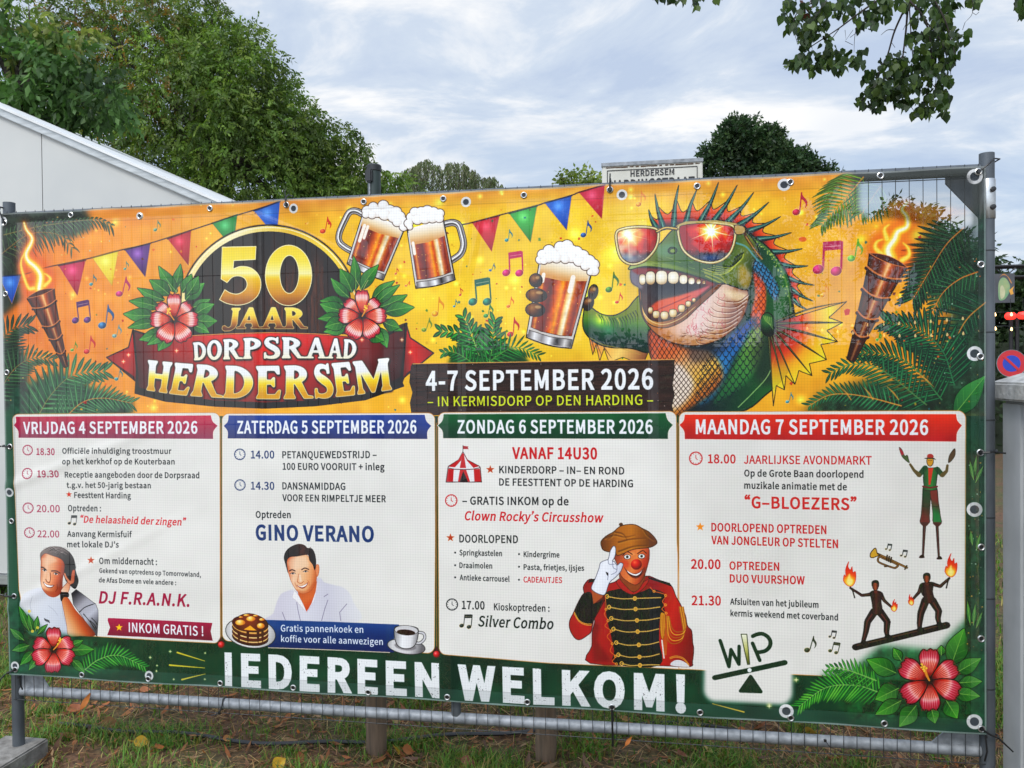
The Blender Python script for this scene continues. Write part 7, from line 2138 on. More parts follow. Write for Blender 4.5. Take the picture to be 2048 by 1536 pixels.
# ---------------------------------------------------------------- fence panel
WB, HB = 3.40, 1.735                                 # banner
ZT = Z0 + HB
fence = tag(empty('fence_panel', (1.7, .032, 0)), 'grey galvanised temporary fence panel of tubes and fine wire mesh carrying the banner', 'fence')
YT = .034
MB().tube([(.0, YT, .085), (.0, YT, ZT + .05)], .021, 16).build('post', M_TUBE, fence, True)
MB().tube([(3.417, YT - .004, .05), (3.417, YT - .004, ZT + .047)], .0215, 16).build('post', M_TUBE, fence, True)
ZR = Z0 - .073
MB().tube([(.02, YT, ZR - .002), (1.7, YT, ZR), (3.397, YT, ZR + .004)], .0185, 16).build('bottom_rail', M_GALV, fence, True)
MB().tube([(.02, YT, ZT - .006), (3.397, YT, ZT - .002)], .0185, 14).build('top_rail', M_TUBE, fence, True)
MB().tube([(1.722, YT, ZR + .012), (1.722, YT, ZT - .02)], .017, 14).build('middle_upright', M_TUBE, fence, True)
for pl in ([(.021, Z0 + .03), (.075, Z0 + .03), (.135, ZR + .016), (.021, ZR + .016)], [(3.395, Z0 + .03), (3.32, Z0 + .01), (3.25, ZR + .016), (3.395, ZR + .016)], [(3.396, ZT - .02), (3.396, ZT - .15), (3.30, ZT - .04), (3.30, ZT - .02)]):
    MB().prism(pl, YT - .003, YT + .003).build('corner_plate', M_TUBE if pl[0][1] > 1 else M_GALV, fence)
wm = MB()
YW = .010
for i in range(86):
    x = .012 + i * .0397
    wob = RND.uniform(-.002, .002)
    wm.tube([(x, YW, Z0 - .103), (x + wob, YW - .0006, Z0 + .6), (x - wob, YW, Z0 + 1.2), (x, YW, ZT + .012)], .0011, 6)
for z in [Z0 - .101, Z0 + .16, Z0 + .42] + [Z0 + .68, Z0 + .945, Z0 + 1.21, Z0 + 1.48, ZT - .03]:
    wm.tube([(0.0, YW + .0028, z), (1.2, YW + .0028, z + .001), (3.41, YW + .0028, z)], .0014, 6)
wm.build('wire_mesh', M_WIRE, fence, True)
sl = MB().lathe((3.417, YT - .004, 0), [(.0228, ZT - .155), (.0242, ZT - .153), (.0242, ZT - .035), (.0228, ZT - .033)], 18, 'z').build('sleeve', M_GALVN, fence, True)
for z in (ZT - .068, ZT - .122):
    MB().lathe((3.425, YT - .029, z), [(.0001, -.007), (.0075, -.006), (.0085, .004)], 10, 'y').build('bolt', M_BLACK, sl)
for z in (.50, .78, 1.03, 1.33, 1.6, 1.85):
    MB().lathe((3.417, YT - .004, 0), [(.0216, z), (.0226, z + .001), (.0226, z + .004), (.0216, z + .005)], 16, 'z').build('weld_ring', M_WIRE, fence, True)
bl = MB().box((-.115, -.36, .0), (.075, .10, .086)).build('concrete_foot', M_CONC, None, bevel=.006)
tag(bl, 'rough grey concrete block holding the left post of the fence', 'fence foot')
# ---------------------------------------------------------------- the printed mesh banner
yy, xx = np.mgrid[0:TH, 0:TW]
weave = 1 - .022 * ((xx % 9) < 2.2) - .022 * ((yy % 9) < 2.2)
IMG *= weave[..., None].astype(np.float32)
pic = bpy.data.images.new('banner_print', TW, TH, alpha=True)
pic.alpha_mode = 'CHANNEL_PACKED'
pic.pixels.foreach_set(np.ascontiguousarray(np.dstack([np.clip(IMG, 0, 1), OPA])[::-1], np.float32).ravel())
pic.update()
m, t, b, out = node_mat('printed_mesh_cloth')
tx = t.nodes.new('ShaderNodeTexImage')
tx.image = pic
tx.extension = 'EXTEND'
gm = t.nodes.new('ShaderNodeGamma')
gm.inputs['Gamma'].default_value = 1.18
t.links.new(tx.outputs['Color'], gm.inputs['Color'])
t.links.new(gm.outputs[0], b.inputs['Base Color'])
b.inputs['Roughness'].default_value = .5
b.inputs['Specular IOR Level'].default_value = .28
tcn = t.nodes.new('ShaderNodeTexCoord')
nn = t.nodes.new('ShaderNodeTexNoise')
nn.inputs['Scale'].default_value, nn.inputs['Detail'].default_value = 3.2, 3
bp = t.nodes.new('ShaderNodeBump')
bp.inputs['Strength'].default_value, bp.inputs['Distance'].default_value = .55, .012
t.links.new(tcn.outputs['Object'], nn.inputs['Vector'])
t.links.new(nn.outputs['Fac'], bp.inputs['Height'])
t.links.new(bp.outputs[0], b.inputs['Normal'])
tl = t.nodes.new('ShaderNodeBsdfTranslucent')
t.links.new(gm.outputs[0], tl.inputs['Color'])
m1, m2, tp = t.nodes.new('ShaderNodeMixShader'), t.nodes.new('ShaderNodeMixShader'), t.nodes.new('ShaderNodeBsdfTransparent')
m1.inputs[0].default_value = .12
t.links.new(b.outputs[0], m1.inputs[1])
t.links.new(tl.outputs[0], m1.inputs[2])
t.links.new(tx.outputs['Alpha'], m2.inputs[0])
t.links.new(tp.outputs[0], m2.inputs[1])
t.links.new(m1.outputs[0], m2.inputs[2])
t.links.new(m2.outputs[0], out.inputs[0])
M_CLOTH = m


def sag(x, z):
    """how the cloth stands off the mesh: slack between the ties, a few slanting folds"""
    f = .0028 * np.sin(x * 2.1 + z * 3.4) + .0022 * np.sin(x * 5.3 - z * 2.6 + 1) + .0012 * np.sin(x * 11 + z * 5)
    k = np.clip(np.minimum(np.minimum(x, WB - x), np.minimum(z, HB - z)) / .12, 0, 1)
    fold = .0025 * np.exp(-((z - (.78 + .36 * (x - .2))) / .022) ** 2) * 2 * np.clip(1 - x / 1.1, 0, 1)
    fold += .004 * np.exp(-((z - (.30 + .5 * (x - .1))) / .022) ** 2) * np.clip(1 - x / .9, 0, 1) + .003 * np.exp(-((z - (1.25 - .35 * (x - 1.2))) / .03) ** 2) * np.clip(1 - abs(x - 1.7) / .8, 0, 1)
    e_ = np.minimum(z, HB - z)
    puck = .0022 * np.cos(2 * np.pi * x / .268) * np.exp(-e_ / .07) * np.clip(e_ / .01, 0, 1)
    return -.007 + f * k - fold + puck


GX, GZ = 566, 289
gx, gz = np.linspace(0, WB, GX + 1), np.linspace(0, HB, GZ + 1)
PX, PZ = np.meshgrid(gx, gz)
edge = np.clip(1 - PZ / .05, 0, 1) * .004 * np.sin(PX * 9.2) + np.clip((PZ - HB + .05) / .05, 0, 1) * .003 * np.sin(PX * 5.6 * np.pi)
CV = np.stack([PX, sag(PX, PZ), Z0 + PZ + edge * .5], -1).reshape(-1, 3)
cidx = np.arange((GX + 1) * (GZ + 1)).reshape(GZ + 1, GX + 1)
CF = np.stack([cidx[:-1, :-1], cidx[:-1, 1:], cidx[1:, 1:], cidx[1:, :-1]], -1).reshape(-1, 4)
cu = ((CF % (GX + 1)).mean(1)) / GX * TW
cv = TH - (CF // (GX + 1)).mean(1) / GZ * TH
owner = np.zeros(len(CF), int)
names = [None]


def paint_owner(key):
    a = np.zeros((TH, TW), np.float32)
    for p in MASKS[key]:
        c = coverage([p])
        if c is not None:
            s = a[c[1]:c[1] + c[2].shape[0], c[0]:c[0] + c[2].shape[1]]
            np.maximum(s, c[2], out=s)
    names.append(key)
    owner[a[np.clip(cv.astype(int), 0, TH - 1), np.clip(cu.astype(int), 0, TW - 1)] > .5] = len(names) - 1


first = ['slogan_picture'] + ['programme_panel#%d' % i for i in range(4)]
order = first + ['date_plank_picture'] + [k for k in MASKS if k.startswith(('pennant', 'torch', 'badge'))] + ['fish_picture'] + [k for k in MASKS if k.startswith('beer')] + [k for k in MASKS if k.startswith('hibiscus')]
order += [k for k in MASKS if k not in order]
for k in order:
    paint_owner(k)
banner = tag(empty('banner', (1.7, 0, Z0)), 'large printed mesh banner with a fish raising a beer and four day programmes', 'banner')


def cloth_piece(name, sel, parent):
    f = CF[sel]
    u, inv = np.unique(f, return_inverse=True)
    o = quads(name, CV[u], inv.reshape(f.shape), M_CLOTH, parent, smooth=True)
    me = o.data
    uv = me.uv_layers.new(name='print')
    q = np.stack([(u % (GX + 1)) / GX, (u // (GX + 1)) / GZ], -1)[inv.ravel()]
    uv.data.foreach_set('uv', q.astype(np.float32).ravel())
    return o


cloth_piece('cloth', owner == 0, banner)
PLAB = {'programme_panel#0': 'Friday programme under a magenta heading', 'programme_panel#1': 'Saturday programme under a blue heading', 'programme_panel#2': 'Sunday programme under a green heading', 'programme_panel#3': 'Monday programme under an orange red heading',
        'fish_picture': 'green fish in mirrored sun glasses holding a glass', 'badge_picture': 'round wooden badge with a red ribbon', 'guest_picture': 'smiling man with headphones in a white shirt', 'singer_picture': 'smiling man in a pale jacket',
        'clown_picture': 'clown in a brown beret and red hussar jacket', 'juggler_picture': 'juggler on stilts in green', 'fire_duo_picture': 'two dark figures with flames on a beam'}
INP = {'guest_picture': 0, 'singer_picture': 1, 'pancake_picture': 1, 'coffee_picture': 1, 'juggler_picture': 3, 'fire_duo_picture': 3}
pan_obj = {}
for i in range(1, len(names)):
    if not (owner == i).any():
        continue
    k = names[i]
    par = pan_obj.get('programme_panel#%d' % INP[k], banner) if k in INP else banner
    o = cloth_piece(k.split('#')[0], owner == i, par)
    if k in PLAB:
        o['label'] = PLAB[k]
    if k.startswith('programme'):
        pan_obj[k] = o

# metal eyelets
EYE = [(142, 430), (280, 432.5), (420, 417), (573, 410), (728, 404), (887, 398), (1048, 391), (1220, 380), (1394, 373), (1580, 365), (1760, 352), (1956, 344), (1962, 529), (1960, 713), (1960, 905), (1962, 1094), (1962, 1277), (1963, 1457),
       (6, 446), (6, 588), (6, 745), (21, 893), (24, 1042), (29, 1192), (31, 1339), (164, 1352), (297, 1361), (441, 1368), (587, 1380), (737, 1388), (895, 1398), (1055, 1407), (1224, 1419), (1400, 1427), (1581, 1436), (1768, 1449)]
eye_xyz = []
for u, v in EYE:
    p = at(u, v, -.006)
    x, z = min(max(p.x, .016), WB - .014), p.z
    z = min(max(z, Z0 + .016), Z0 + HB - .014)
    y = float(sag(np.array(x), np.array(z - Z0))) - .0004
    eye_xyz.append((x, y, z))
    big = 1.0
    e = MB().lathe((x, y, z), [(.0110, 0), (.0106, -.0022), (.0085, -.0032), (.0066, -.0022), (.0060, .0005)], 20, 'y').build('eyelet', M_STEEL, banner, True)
    MB().lathe((x, y - .0006, z), [(.0064, 0), (.0001, 0)], 14, 'y').build('eyelet_dark_disc', M_BLACK, e)  # black disc stands in for the darkness seen through the hole


# cable ties
def tie(name, pts, label, r=.0023, tail=None):
    mb = MB().tube(pts, r, 8)
    mb.box((pts[0][0] - .004, pts[0][1] - .005, pts[0][2] - .004), (pts[0][0] + .004, pts[0][1] + .001, pts[0][2] + .004))
    if tail:
        mb.tube(tail, [r] + [r * .8] * (len(tail) - 1), 6)
    tag(mb.build(name, M_BLACK, None, True), label, 'cable tie', 'black cable ties holding the banner to the fence')


def loop_top(x, z, up=.03, lean=0.):
    return [(x, -.011, z), (x + lean * .3, -.016, z + .012), (x + lean, -.014, ZT + .004), (x + lean, .008, ZT + .022), (x + lean, YT + .01, ZT + .024), (x + lean, YT + .022, ZT + .004), (x + lean, YT + .012, ZT - .022), (x, .012, z + .004)]


e = lambda k: eye_xyz[k]
tie('cable_tie', loop_top(e(3)[0], e(3)[2]), 'black cable tie at the top edge above the round badge', tail=[(e(3)[0] + .002, -.012, ZT - .002), (e(3)[0] - .004, -.012, ZT + .03)])
tie('cable_tie', loop_top(e(7)[0], e(7)[2]), 'black cable tie at the top edge in front of the street sign', r=.003, tail=[(e(7)[0], -.012, ZT), (e(7)[0] + .001, -.012, ZT + .034)])
tie('cable_tie', [(e(11)[0], -.011, e(11)[2]), (3.40, -.02, ZT + .0), (3.425, -.006, ZT + .022), (3.45, .02, ZT + .026), (3.44, .06, ZT + .02), (3.40, .06, ZT + .01), (e(11)[0], .012, e(11)[2])], 'black cable tie at the upper right corner of the banner')
tie('cable_tie', [(e(14)[0], -.011, e(14)[2]), (3.405, -.02, e(14)[2] + .002), (3.425, -.006, e(14)[2] + .003), (3.445, .03, e(14)[2] + .003), (3.43, .062, e(14)[2]), (3.39, .05, e(14)[2]), (e(14)[0], .012, e(14)[2])], 'black cable tie round the right post above the green palms strip',
    r=.0032, tail=[(3.42, -.006, e(14)[2] + .002), (3.452, -.016, e(14)[2] - .001)])
tie('cable_tie', [(e(17)[0], -.011, e(17)[2]), (3.41, -.012, e(17)[2] - .016), (3.438, .0, e(17)[2] - .03), (3.447, .03, e(17)[2] - .034), (3.43, .062, e(17)[2] - .03), (3.39, .05, e(17)[2] - .01), (e(17)[0], .012, e(17)[2])], 'black cable tie round the right post at the lower right corner of the banner',
    r=.0032, tail=[(3.438, -.004, e(17)[2] - .03), (3.47, -.02, e(17)[2] - .06)])
tie('cable_tie', [(3.397, -.008, Z0 - .005), (3.40, -.012, Z0 - .05), (3.398, .0, Z0 - .085)], 'loose black cable tie hanging down beside the lower right corner plate', r=.0028)
tie('cable_tie', [(e(18)[0], -.011, e(18)[2]), (.0, -.014, ZT + .01), (-.012, .004, ZT + .028), (-.02, .04, ZT + .03), (.0, .06, ZT + .02), (.015, .05, ZT), (e(18)[0], .012, e(18)[2])], 'black cable tie at the upper left corner of the banner', r=.003)
for k, lb in ((21, 'black cable tie round the left post beside the magenta heading'), (23, 'black cable tie round the left post beside the man with headphones')):
    x, y, z = e(k)
    tie('cable_tie', [(x, -.011, z), (-.005, -.014, z + .001), (-.024, .01, z + .002), (-.026, .04, z), (.0, .062, z), (.02, .05, z), (x, .012, z)], lb, r=.003, tail=[(-.02, -.004, z), (-.06, -.012, z + .01)])
x, y, z = e(24)
tie('cable_tie', [(x, -.011, z), (-.002, -.014, z - .012), (-.024, .01, z - .025), (-.026, .04, z - .03), (.0, .062, z - .02), (.02, .05, z), (x, .012, z)], 'black cable tie round the left post at the lower left corner of the banner', r=.003, tail=[(-.018, -.004, z - .02), (-.04, -.02, z - .05)])
tie('cable_tie', [(.045, -.008, Z0 - .006), (.052, -.012, Z0 - .03), (.05, .0, Z0 - .056)], 'loose black cable tie hanging under the lower left corner', r=.0026)
x, y, z = e(32)
tie('cable_tie', [(x, -.011, z), (x + .001, -.014, z - .05), (x + .001, .006, Z0 - .12), (x, .03, Z0 - .115), (x, .058, ZR), (x, .04, ZR + .03), (x, .012, z)], 'long black cable tie from the bottom edge round the rail below the letter O', r=.0034)
x = at(440, 1425, .01).x
tie('cable_tie', [(x, .006, ZR - .024), (x + .008, .010, ZR + .0), (x + .006, .022, ZR + .020), (x + .004, .045, ZR + .018), (x, .054, ZR - .005), (x - .004, .03, ZR - .024)], 'black cable tie round the bottom rail under the golden rays', r=.0026, tail=[(x, .004, ZR - .026), (x - .03, .0, ZR - .034)])
tie('wire_tie', [(at(1650, 1480, 0).x, .0, ZR + .02), (at(1660, 1485, 0).x, .004, ZR - .002), (at(1690, 1495, 0).x, .008, ZR - .02)], 'thin twisted wire tie on the rail near the right end', r=.0012)
# ---------------------------------------------------------------- behind the fence
# two round wooden posts and a cable
M_WOOD = mat('weathered_post_wood', (.22, .15, .10), .85, 0, c2=(.11, .08, .055), scale=9, bump=.5, stretch=(6, 6, .8))
for (u, v), lb in (((753, 1497), 'round weathered wooden post behind the fence with the yellow lobed leaf at its foot'), ((1092, 1518), 'round weathered wooden post behind the fence in the dry straw, bare foot')):
    p = onground(u, v)
    o = MB().tube([(0, 0, -.1), (.001, 0, .25), (0, .002, .78)], [.041, .0405, .039], 20).build('wooden_post', M_WOOD, None, True)
    o.location = (p.x, p.y, 0)
    tag(o, lb, 'post', 'wooden posts behind the fence')
cp = [onground(u, v) for u, v in ((120, 1466), (180, 1471), (240, 1478), (330, 1482), (430, 1487), (520, 1490), (600, 1489), (680, 1482), (760, 1479), (850, 1476), (950, 1473), (1060, 1474), (1180, 1470), (1320, 1462), (1500, 1470))]
cc = cr([tuple(p) for p in cp], 6, False)
tag(MB().tube([(x, y, float(ground_h(x, y)) + .016) for x, y, z in cc], .0085, 8).build('ground_cable', M_BLACK, None, True), 'black cable snaking over the grass behind the fence', 'cable')

# white hall tent
M_PVC = mat('white_tent_panel', (.54, .54, .51), .3, 0, c2=(.46, .47, .455), scale=1.6, spec=.5, detail=3)
M_ROOF = mat('white_roof_cloth', (.74, .75, .74), .5, 0, c2=(.64, .65, .64), scale=3)
M_ALU = mat('aluminium_profile', (.50, .51, .50), .42, .7, c2=(.34, .35, .34), scale=12, stretch=(.6, 4, 4))
YTENT = 2.1
pL, pR = at(0, 197, YTENT), at(440, 386, YTENT)
sl_ = (pR.z - pL.z) / (pR.x - pL.x)
eaveX, ridgeX = pR.x + .22, pR.x - 4.6
eaveZ, ridgeZ = pL.z + sl_ * (eaveX - pL.x), pL.z + sl_ * (ridgeX - pL.x)
farX = 2 * ridgeX - eaveX
tent = tag(empty('marquee', (ridgeX, YTENT + 3, 0)), 'white marquee with smooth gable panels and grey roof beam behind the left banner end', 'tent')
seamX = at(78, 240, YTENT).x
zr = lambda x: pL.z + sl_ * (x - pL.x) if x > ridgeX else ridgeZ + (-sl_) * (x - ridgeX) * -1
zr = lambda x: ridgeZ + sl_ * abs(x - ridgeX) - .078
xs = sorted([farX, ridgeX, seamX - 1.6, seamX, eaveX, seamX - 3.2, seamX - 4.8])
for a, b_ in zip(xs[:-1], xs[1:]):
    if b_ - a < .05:
        continue
    MB().prism([(a + .003, .16), (b_ - .003, .16), (b_ - .003, zr(b_) - .02), (a + .003, zr(a) - .02)], YTENT + .02, YTENT + .05).build('gable_panel', M_PVC, tent)
sk = MB().prism([(farX, .09), (eaveX, .09), (eaveX, .152), (farX, .152)], YTENT + .0, YTENT + .06).build('sill_profile', M_ALU, tent)
for a, b_ in ((ridgeX, eaveX), (ridgeX, farX)):
    n_ = .075
    MB().prism([(a, zr(a) - .038), (b_, zr(b_) - .038), (b_, zr(b_) + .012), (a, zr(a) + .012)], YTENT - .01, YTENT + .09).build('roof_beam', M_ALU, tent, bevel=.004)
    MB().prism([(a, zr(a) + .013), (b_, zr(b_) + .013), (b_, zr(b_) + .03), (a, zr(a) + .03)], YTENT - .03, YTENT + 6).build('roof_sheet', M_ROOF, tent)
for x in (eaveX - .02, farX + .02):
    MB().box((x - .02, YTENT + .1, .05), (x + .02, YTENT + 6, eaveZ - .03)).build('side_wall', M_ROOF, tent)
    MB().box((x - .05, YTENT + .055, .0), (x + .05, YTENT + .099, eaveZ - .06)).build('leg', M_ALU, tent)
MB().box((farX + .1, YTENT + .12, .04), (eaveX - .1, YTENT + 5.9, .12)).build('floor', M_BLACK, tent)

# dark green steel pole with a cap and lens box
M_DGREEN = mat('dark_green_paint', (.022, .040, .034), .4, 0, c2=(.012, .024, .02), scale=6)
pp = at(748, 333, 3.)
pole = tag(empty('pole', (pp.x, 3., 0)), 'dark green steel pole with black cap between the big tree and the willow', 'pole')
MB().tube([(pp.x, 3., 0), (pp.x, 3., pp.z - .02)], .049, 20).build('shaft', M_DGREEN, pole, True)
MB().lathe((pp.x, 3., 0), [(.0001, pp.z + .012), (.045, pp.z + .012), (.054, pp.z + .004), (.054, pp.z - .035), (.048, pp.z - .04)], 20, 'z').build('cap', M_BLACK, pole, True)
MB().box((pp.x - .045, 2.925, pp.z - .13), (pp.x + .008, 2.955, pp.z - .03)).build('lens_box', M_BLACK, pole, bevel=.01)
MB().box((pp.x - .024, 2.944, .5), (pp.x - .012, 2.953, pp.z - .135)).build('groove', M_GALV, pole)

# street name sign
YS = 1.6
M_SIGN = mat('old_white_enamel', (.62, .61, .55), .5, 0, c2=(.50, .49, .42), scale=5)
M_SBLK = mat('sign_black_paint', (.02, .02, .022), .6)
a, b_ = at(1204, 325, YS), at(1405, 323, YS)
sx0, sx1, sz1 = a.x, b_.x, (a.z + b_.z) / 2
sz0 = sz1 - .30
sign = tag(empty('street_sign', ((sx0 + sx1) / 2, YS, 0)), 'weathered white street name sign with black frame line and capitals behind the banner', 'street sign')
MB().box((sx0, YS - .01, sz0), (sx1, YS + .01, sz1)).build('plate', M_SIGN, sign, bevel=.004)
MB().box((sx0 - .003, YS - .016, sz1 - .014), (sx1 + .003, YS + .014, sz1 + .004)).build('top_edge', M_GALV, sign)
fr = MB()
i0, i1, j1, j0 = sx0 + .026, sx1 - .026, sz1 - .035, sz0 + .03
for lo, hi in (((i0, j1 - .004), (i1, j1)), ((i0, j0), (i1, j0 + .004)), ((i0, j0 + .0045), (i0 + .004, j1 - .0045)), ((i1 - .004, j0 + .0045), (i1, j1 - .0045))):
    fr.box((lo[0], YS - .0125, lo[1]), (hi[0], YS - .0095, hi[1]))
fr.build('frame_line', M_SBLK, sign)


def letters(name, s, x0, x1, base, cap, y, weight, m, parent):
    """raised lettering from the same alphabet, standing in the x,z plane"""
    cur, strips = 0., []
    for ch in s:
        if ch == ' ':
            cur += 230
            continue
        ad, cs = glyph(ch)
        strips.append((cur, cs))
        cur += ad + weight
    cu = bpy.data.curves.new(name, 'CURVE')
    cu.dimensions = '2D'
    cu.fill_mode = 'FRONT'
    sx, sz = (x1 - x0) / cur, cap / 700
    for o, cs in strips:
        for c in cs:
            sp = cu.splines.new('POLY')
            sp.points.add(len(c) - 1)
            for p, (gx_, gz_) in zip(sp.points, c):
                p.co = ((gx_ + o) * sx, gz_ * sz, 0, 1)
            sp.use_cyclic_u = True
    cu.offset = weight * sx / 2
    cu.extrude = .001
    tmp = bpy.data.objects.new(name, cu)
    COL.objects.link(tmp)
    me = bpy.data.meshes.new_from_object(tmp.evaluated_get(bpy.context.evaluated_depsgraph_get()))
    bpy.data.objects.remove(tmp)
    me.transform(Matrix.Translation((x0, y, base)) @ Matrix.Rotation(math.pi / 2, 4, 'X'))
    me.materials.clear()
    o = link(name, me, m, parent)
    o.name = name
    return o


letters('lettering', 'HERDERSEM', at(1260, 345, YS).x, at(1350, 345, YS).x, at(1300, 352, YS).z, .029, YS - .012, 50, M_SBLK, sign)
letters('lettering', 'HARDINGSTRAAT', i0 + .012, i1 - .012, at(1300, 357, YS).z - .062, .058, YS - .012, 60, M_SBLK, sign)
st = MB()
for k in range(16):                                             # rust marks under the top edge
    x = sx0 + .03 + k * (sx1 - sx0 - .06) / 15
    st.box((x - RND.uniform(.006, .018), YS - .0115, sz1 - .023 - RND.uniform(0, .003)), (x + RND.uniform(.006, .018), YS - .0095, sz1 - .0192))
st.build('rust_stain', mat('rust', (.10, .055, .03), .9), sign)
MB().tube([((sx0 + sx1) / 2, YS + .04, 0), ((sx0 + sx1) / 2, YS + .04, sz1 - .05)], .028, 14).build('post', M_GALV, sign, True)

# precast concrete wall on the right
wall = tag(empty('concrete_wall', (3.6, -1, 0)), 'grey precast concrete wall with a broad coping beside the right end of the fence', 'wall')
XW, YE_ = 3.475, .10
MB().box((XW + .012, YE_ - .135, 0), (XW + .14, YE_, 1.39)).build('wall_post', M_CONC2, wall, bevel=.008)
MB().box((XW + .05, -3.2, .0), (XW + .10, YE_ - .136, 1.38)).build('wall_panel', mat('stained_concrete_panel', (.34, .355, .35), .9, 0, c2=(.22, .245, .215), scale=2.6, bump=.4, stretch=(1, 1, .5), detail=10), wall)
MB().box((XW - .02, -3.2, 0), (XW + .17, YE_ + .02, .055)).build('plinth', M_CONC, wall, bevel=.01)
cz = 1.392
MB().add([(XW - .015, YE_ + .02, cz), (XW + .19, YE_ + .02, cz), (XW + .19, YE_ + .02, cz + .055), (XW + .08, YE_ + .02, cz + .085), (XW - .015, YE_ + .02, cz + .055),
          (XW - .015, -3.2, cz), (XW + .19, -3.2, cz), (XW + .19, -3.2, cz + .055), (XW + .08, -3.2, cz + .085), (XW - .015, -3.2, cz + .055)],
         [(0, 1, 2, 3, 4), (9, 8, 7, 6, 5), (0, 5, 6, 1), (1, 6, 7, 2), (2, 7, 8, 3), (3, 8, 9, 4), (4, 9, 5, 0)]).build('coping', mat('rough_coping_concrete', (.46, .46, .44), .9, 0, c2=(.27, .27, .26), scale=26, bump=.6), wall, bevel=.006)

# no parking sign
YP = 8.5
pc = at(2023, 727, YP)
R_ = .17
M_RED, M_BLUE, M_WHITE = mat('sign_red', (.52, .02, .03), .4, var=.1), mat('sign_blue', (.015, .05, .42), .4, var=.1), mat('sign_white', (.75, .75, .74), .4, var=.08)
np_ = tag(empty('parking_sign', (pc.x, YP, 0)), 'round red and blue no parking sign above the concrete wall on the right', 'traffic sign')
MB().lathe((pc.x, YP, pc.z), [(.0001, .004), (R_, .004), (R_, -.002), (R_ * .62, -.002)], 40, 'y').build('red_ring', M_RED, np_)
MB().lathe((pc.x, YP, pc.z), [(R_ * .62, -.003), (.0001, -.003)], 40, 'y').build('blue_disc', M_BLUE, np_)
q = MB()
dx = R_ * .66 * math.sqrt(.5)
w_ = .03
q.prism([(pc.x - dx - w_ * .7, pc.z + dx), (pc.x - dx, pc.z + dx + w_ * .7), (pc.x + dx + w_ * .7, pc.z - dx), (pc.x + dx, pc.z - dx - w_ * .7)], YP - .007, YP - .0035)
q.build('red_bar', M_RED, np_)
MB().lathe((pc.x, YP, pc.z), [(R_ + .001, .006), (R_ + .007, .005), (R_ + .007, -.004), (R_ + .001, -.003)], 40, 'y').build('rim', M_GALV, np_)
zb_ = at(2020, 768, YP).z
MB().box((pc.x - .14, YP - .003, zb_ - .06), (pc.x + .14, YP + .003, zb_ + .022)).build('blue_plate', M_BLUE, np_)
for k in range(6):
    x = pc.x - .11 + k * .036
    MB().box((x, YP - .005, zb_ - .006), (x + .022, YP - .0035, zb_ + .012)).build('plate_mark', M_WHITE, np_)
MB().tube([(pc.x, YP + .02, 0), (pc.x, YP + .02, pc.z + R_)], .022, 12).build('post', M_GALV, np_, True)

# truss with a hanging sheet, lights and lanterns over the fair ground
YF = 11.
M_TRUSS = mat('black_truss', (.02, .02, .022), .5, .3)
t0, t1 = at(1985, 533, YF), at(2150, 528, YF)
tr = tag(empty('truss', (t0.x, YF, 0)), 'black lattice truss beam above the fair ground at the right', 'truss')
zt_ = t0.z
h_ = .17
for dz in (0, -h_):
    for dy in (0, .2):
        MB().tube([(t0.x, YF + dy, zt_ + dz), (t0.x + 5, YF + dy, zt_ + dz)], .022, 8).build('chord', M_TRUSS, tr, True)
la = MB()
for k in range(28):
    x = t0.x + .18 * k
    la.tube([(x, YF, zt_ - (h_ if k % 2 else 0)), (x + .18, YF, zt_ - (0 if k % 2 else h_))], .009, 6)
la.build('lattice', M_TRUSS, tr)
for x in (t0.x + 3.2,):
    MB().box((x, YF, 0), (x + .2, YF + .2, zt_ - h_ - .025)).build('tower', M_TRUSS, tr)
b0, b1 = at(1985, 548, YF - .05), at(2029, 605, YF - .05)
hs = tag(empty('hanging_sheet', ((b0.x + b1.x) / 2, YF - .05, b0.z)), 'small dark grey sheet with a green fish picture hanging from the truss', 'poster')
MB().box((b0.x, YF - .055, b1.z), (b1.x, YF - .05, b0.z)).build('sheet', mat('dark_sheet', (.07, .075, .085), .6), hs)
w0, hh = b1.x - b0.x, b0.z - b1.z


def disc(pts, y):
    n = len(pts)
    return MB().add([(b0.x + px * w0, y, b1.z + pz * hh) for px, pz in pts], [tuple(range(n))])


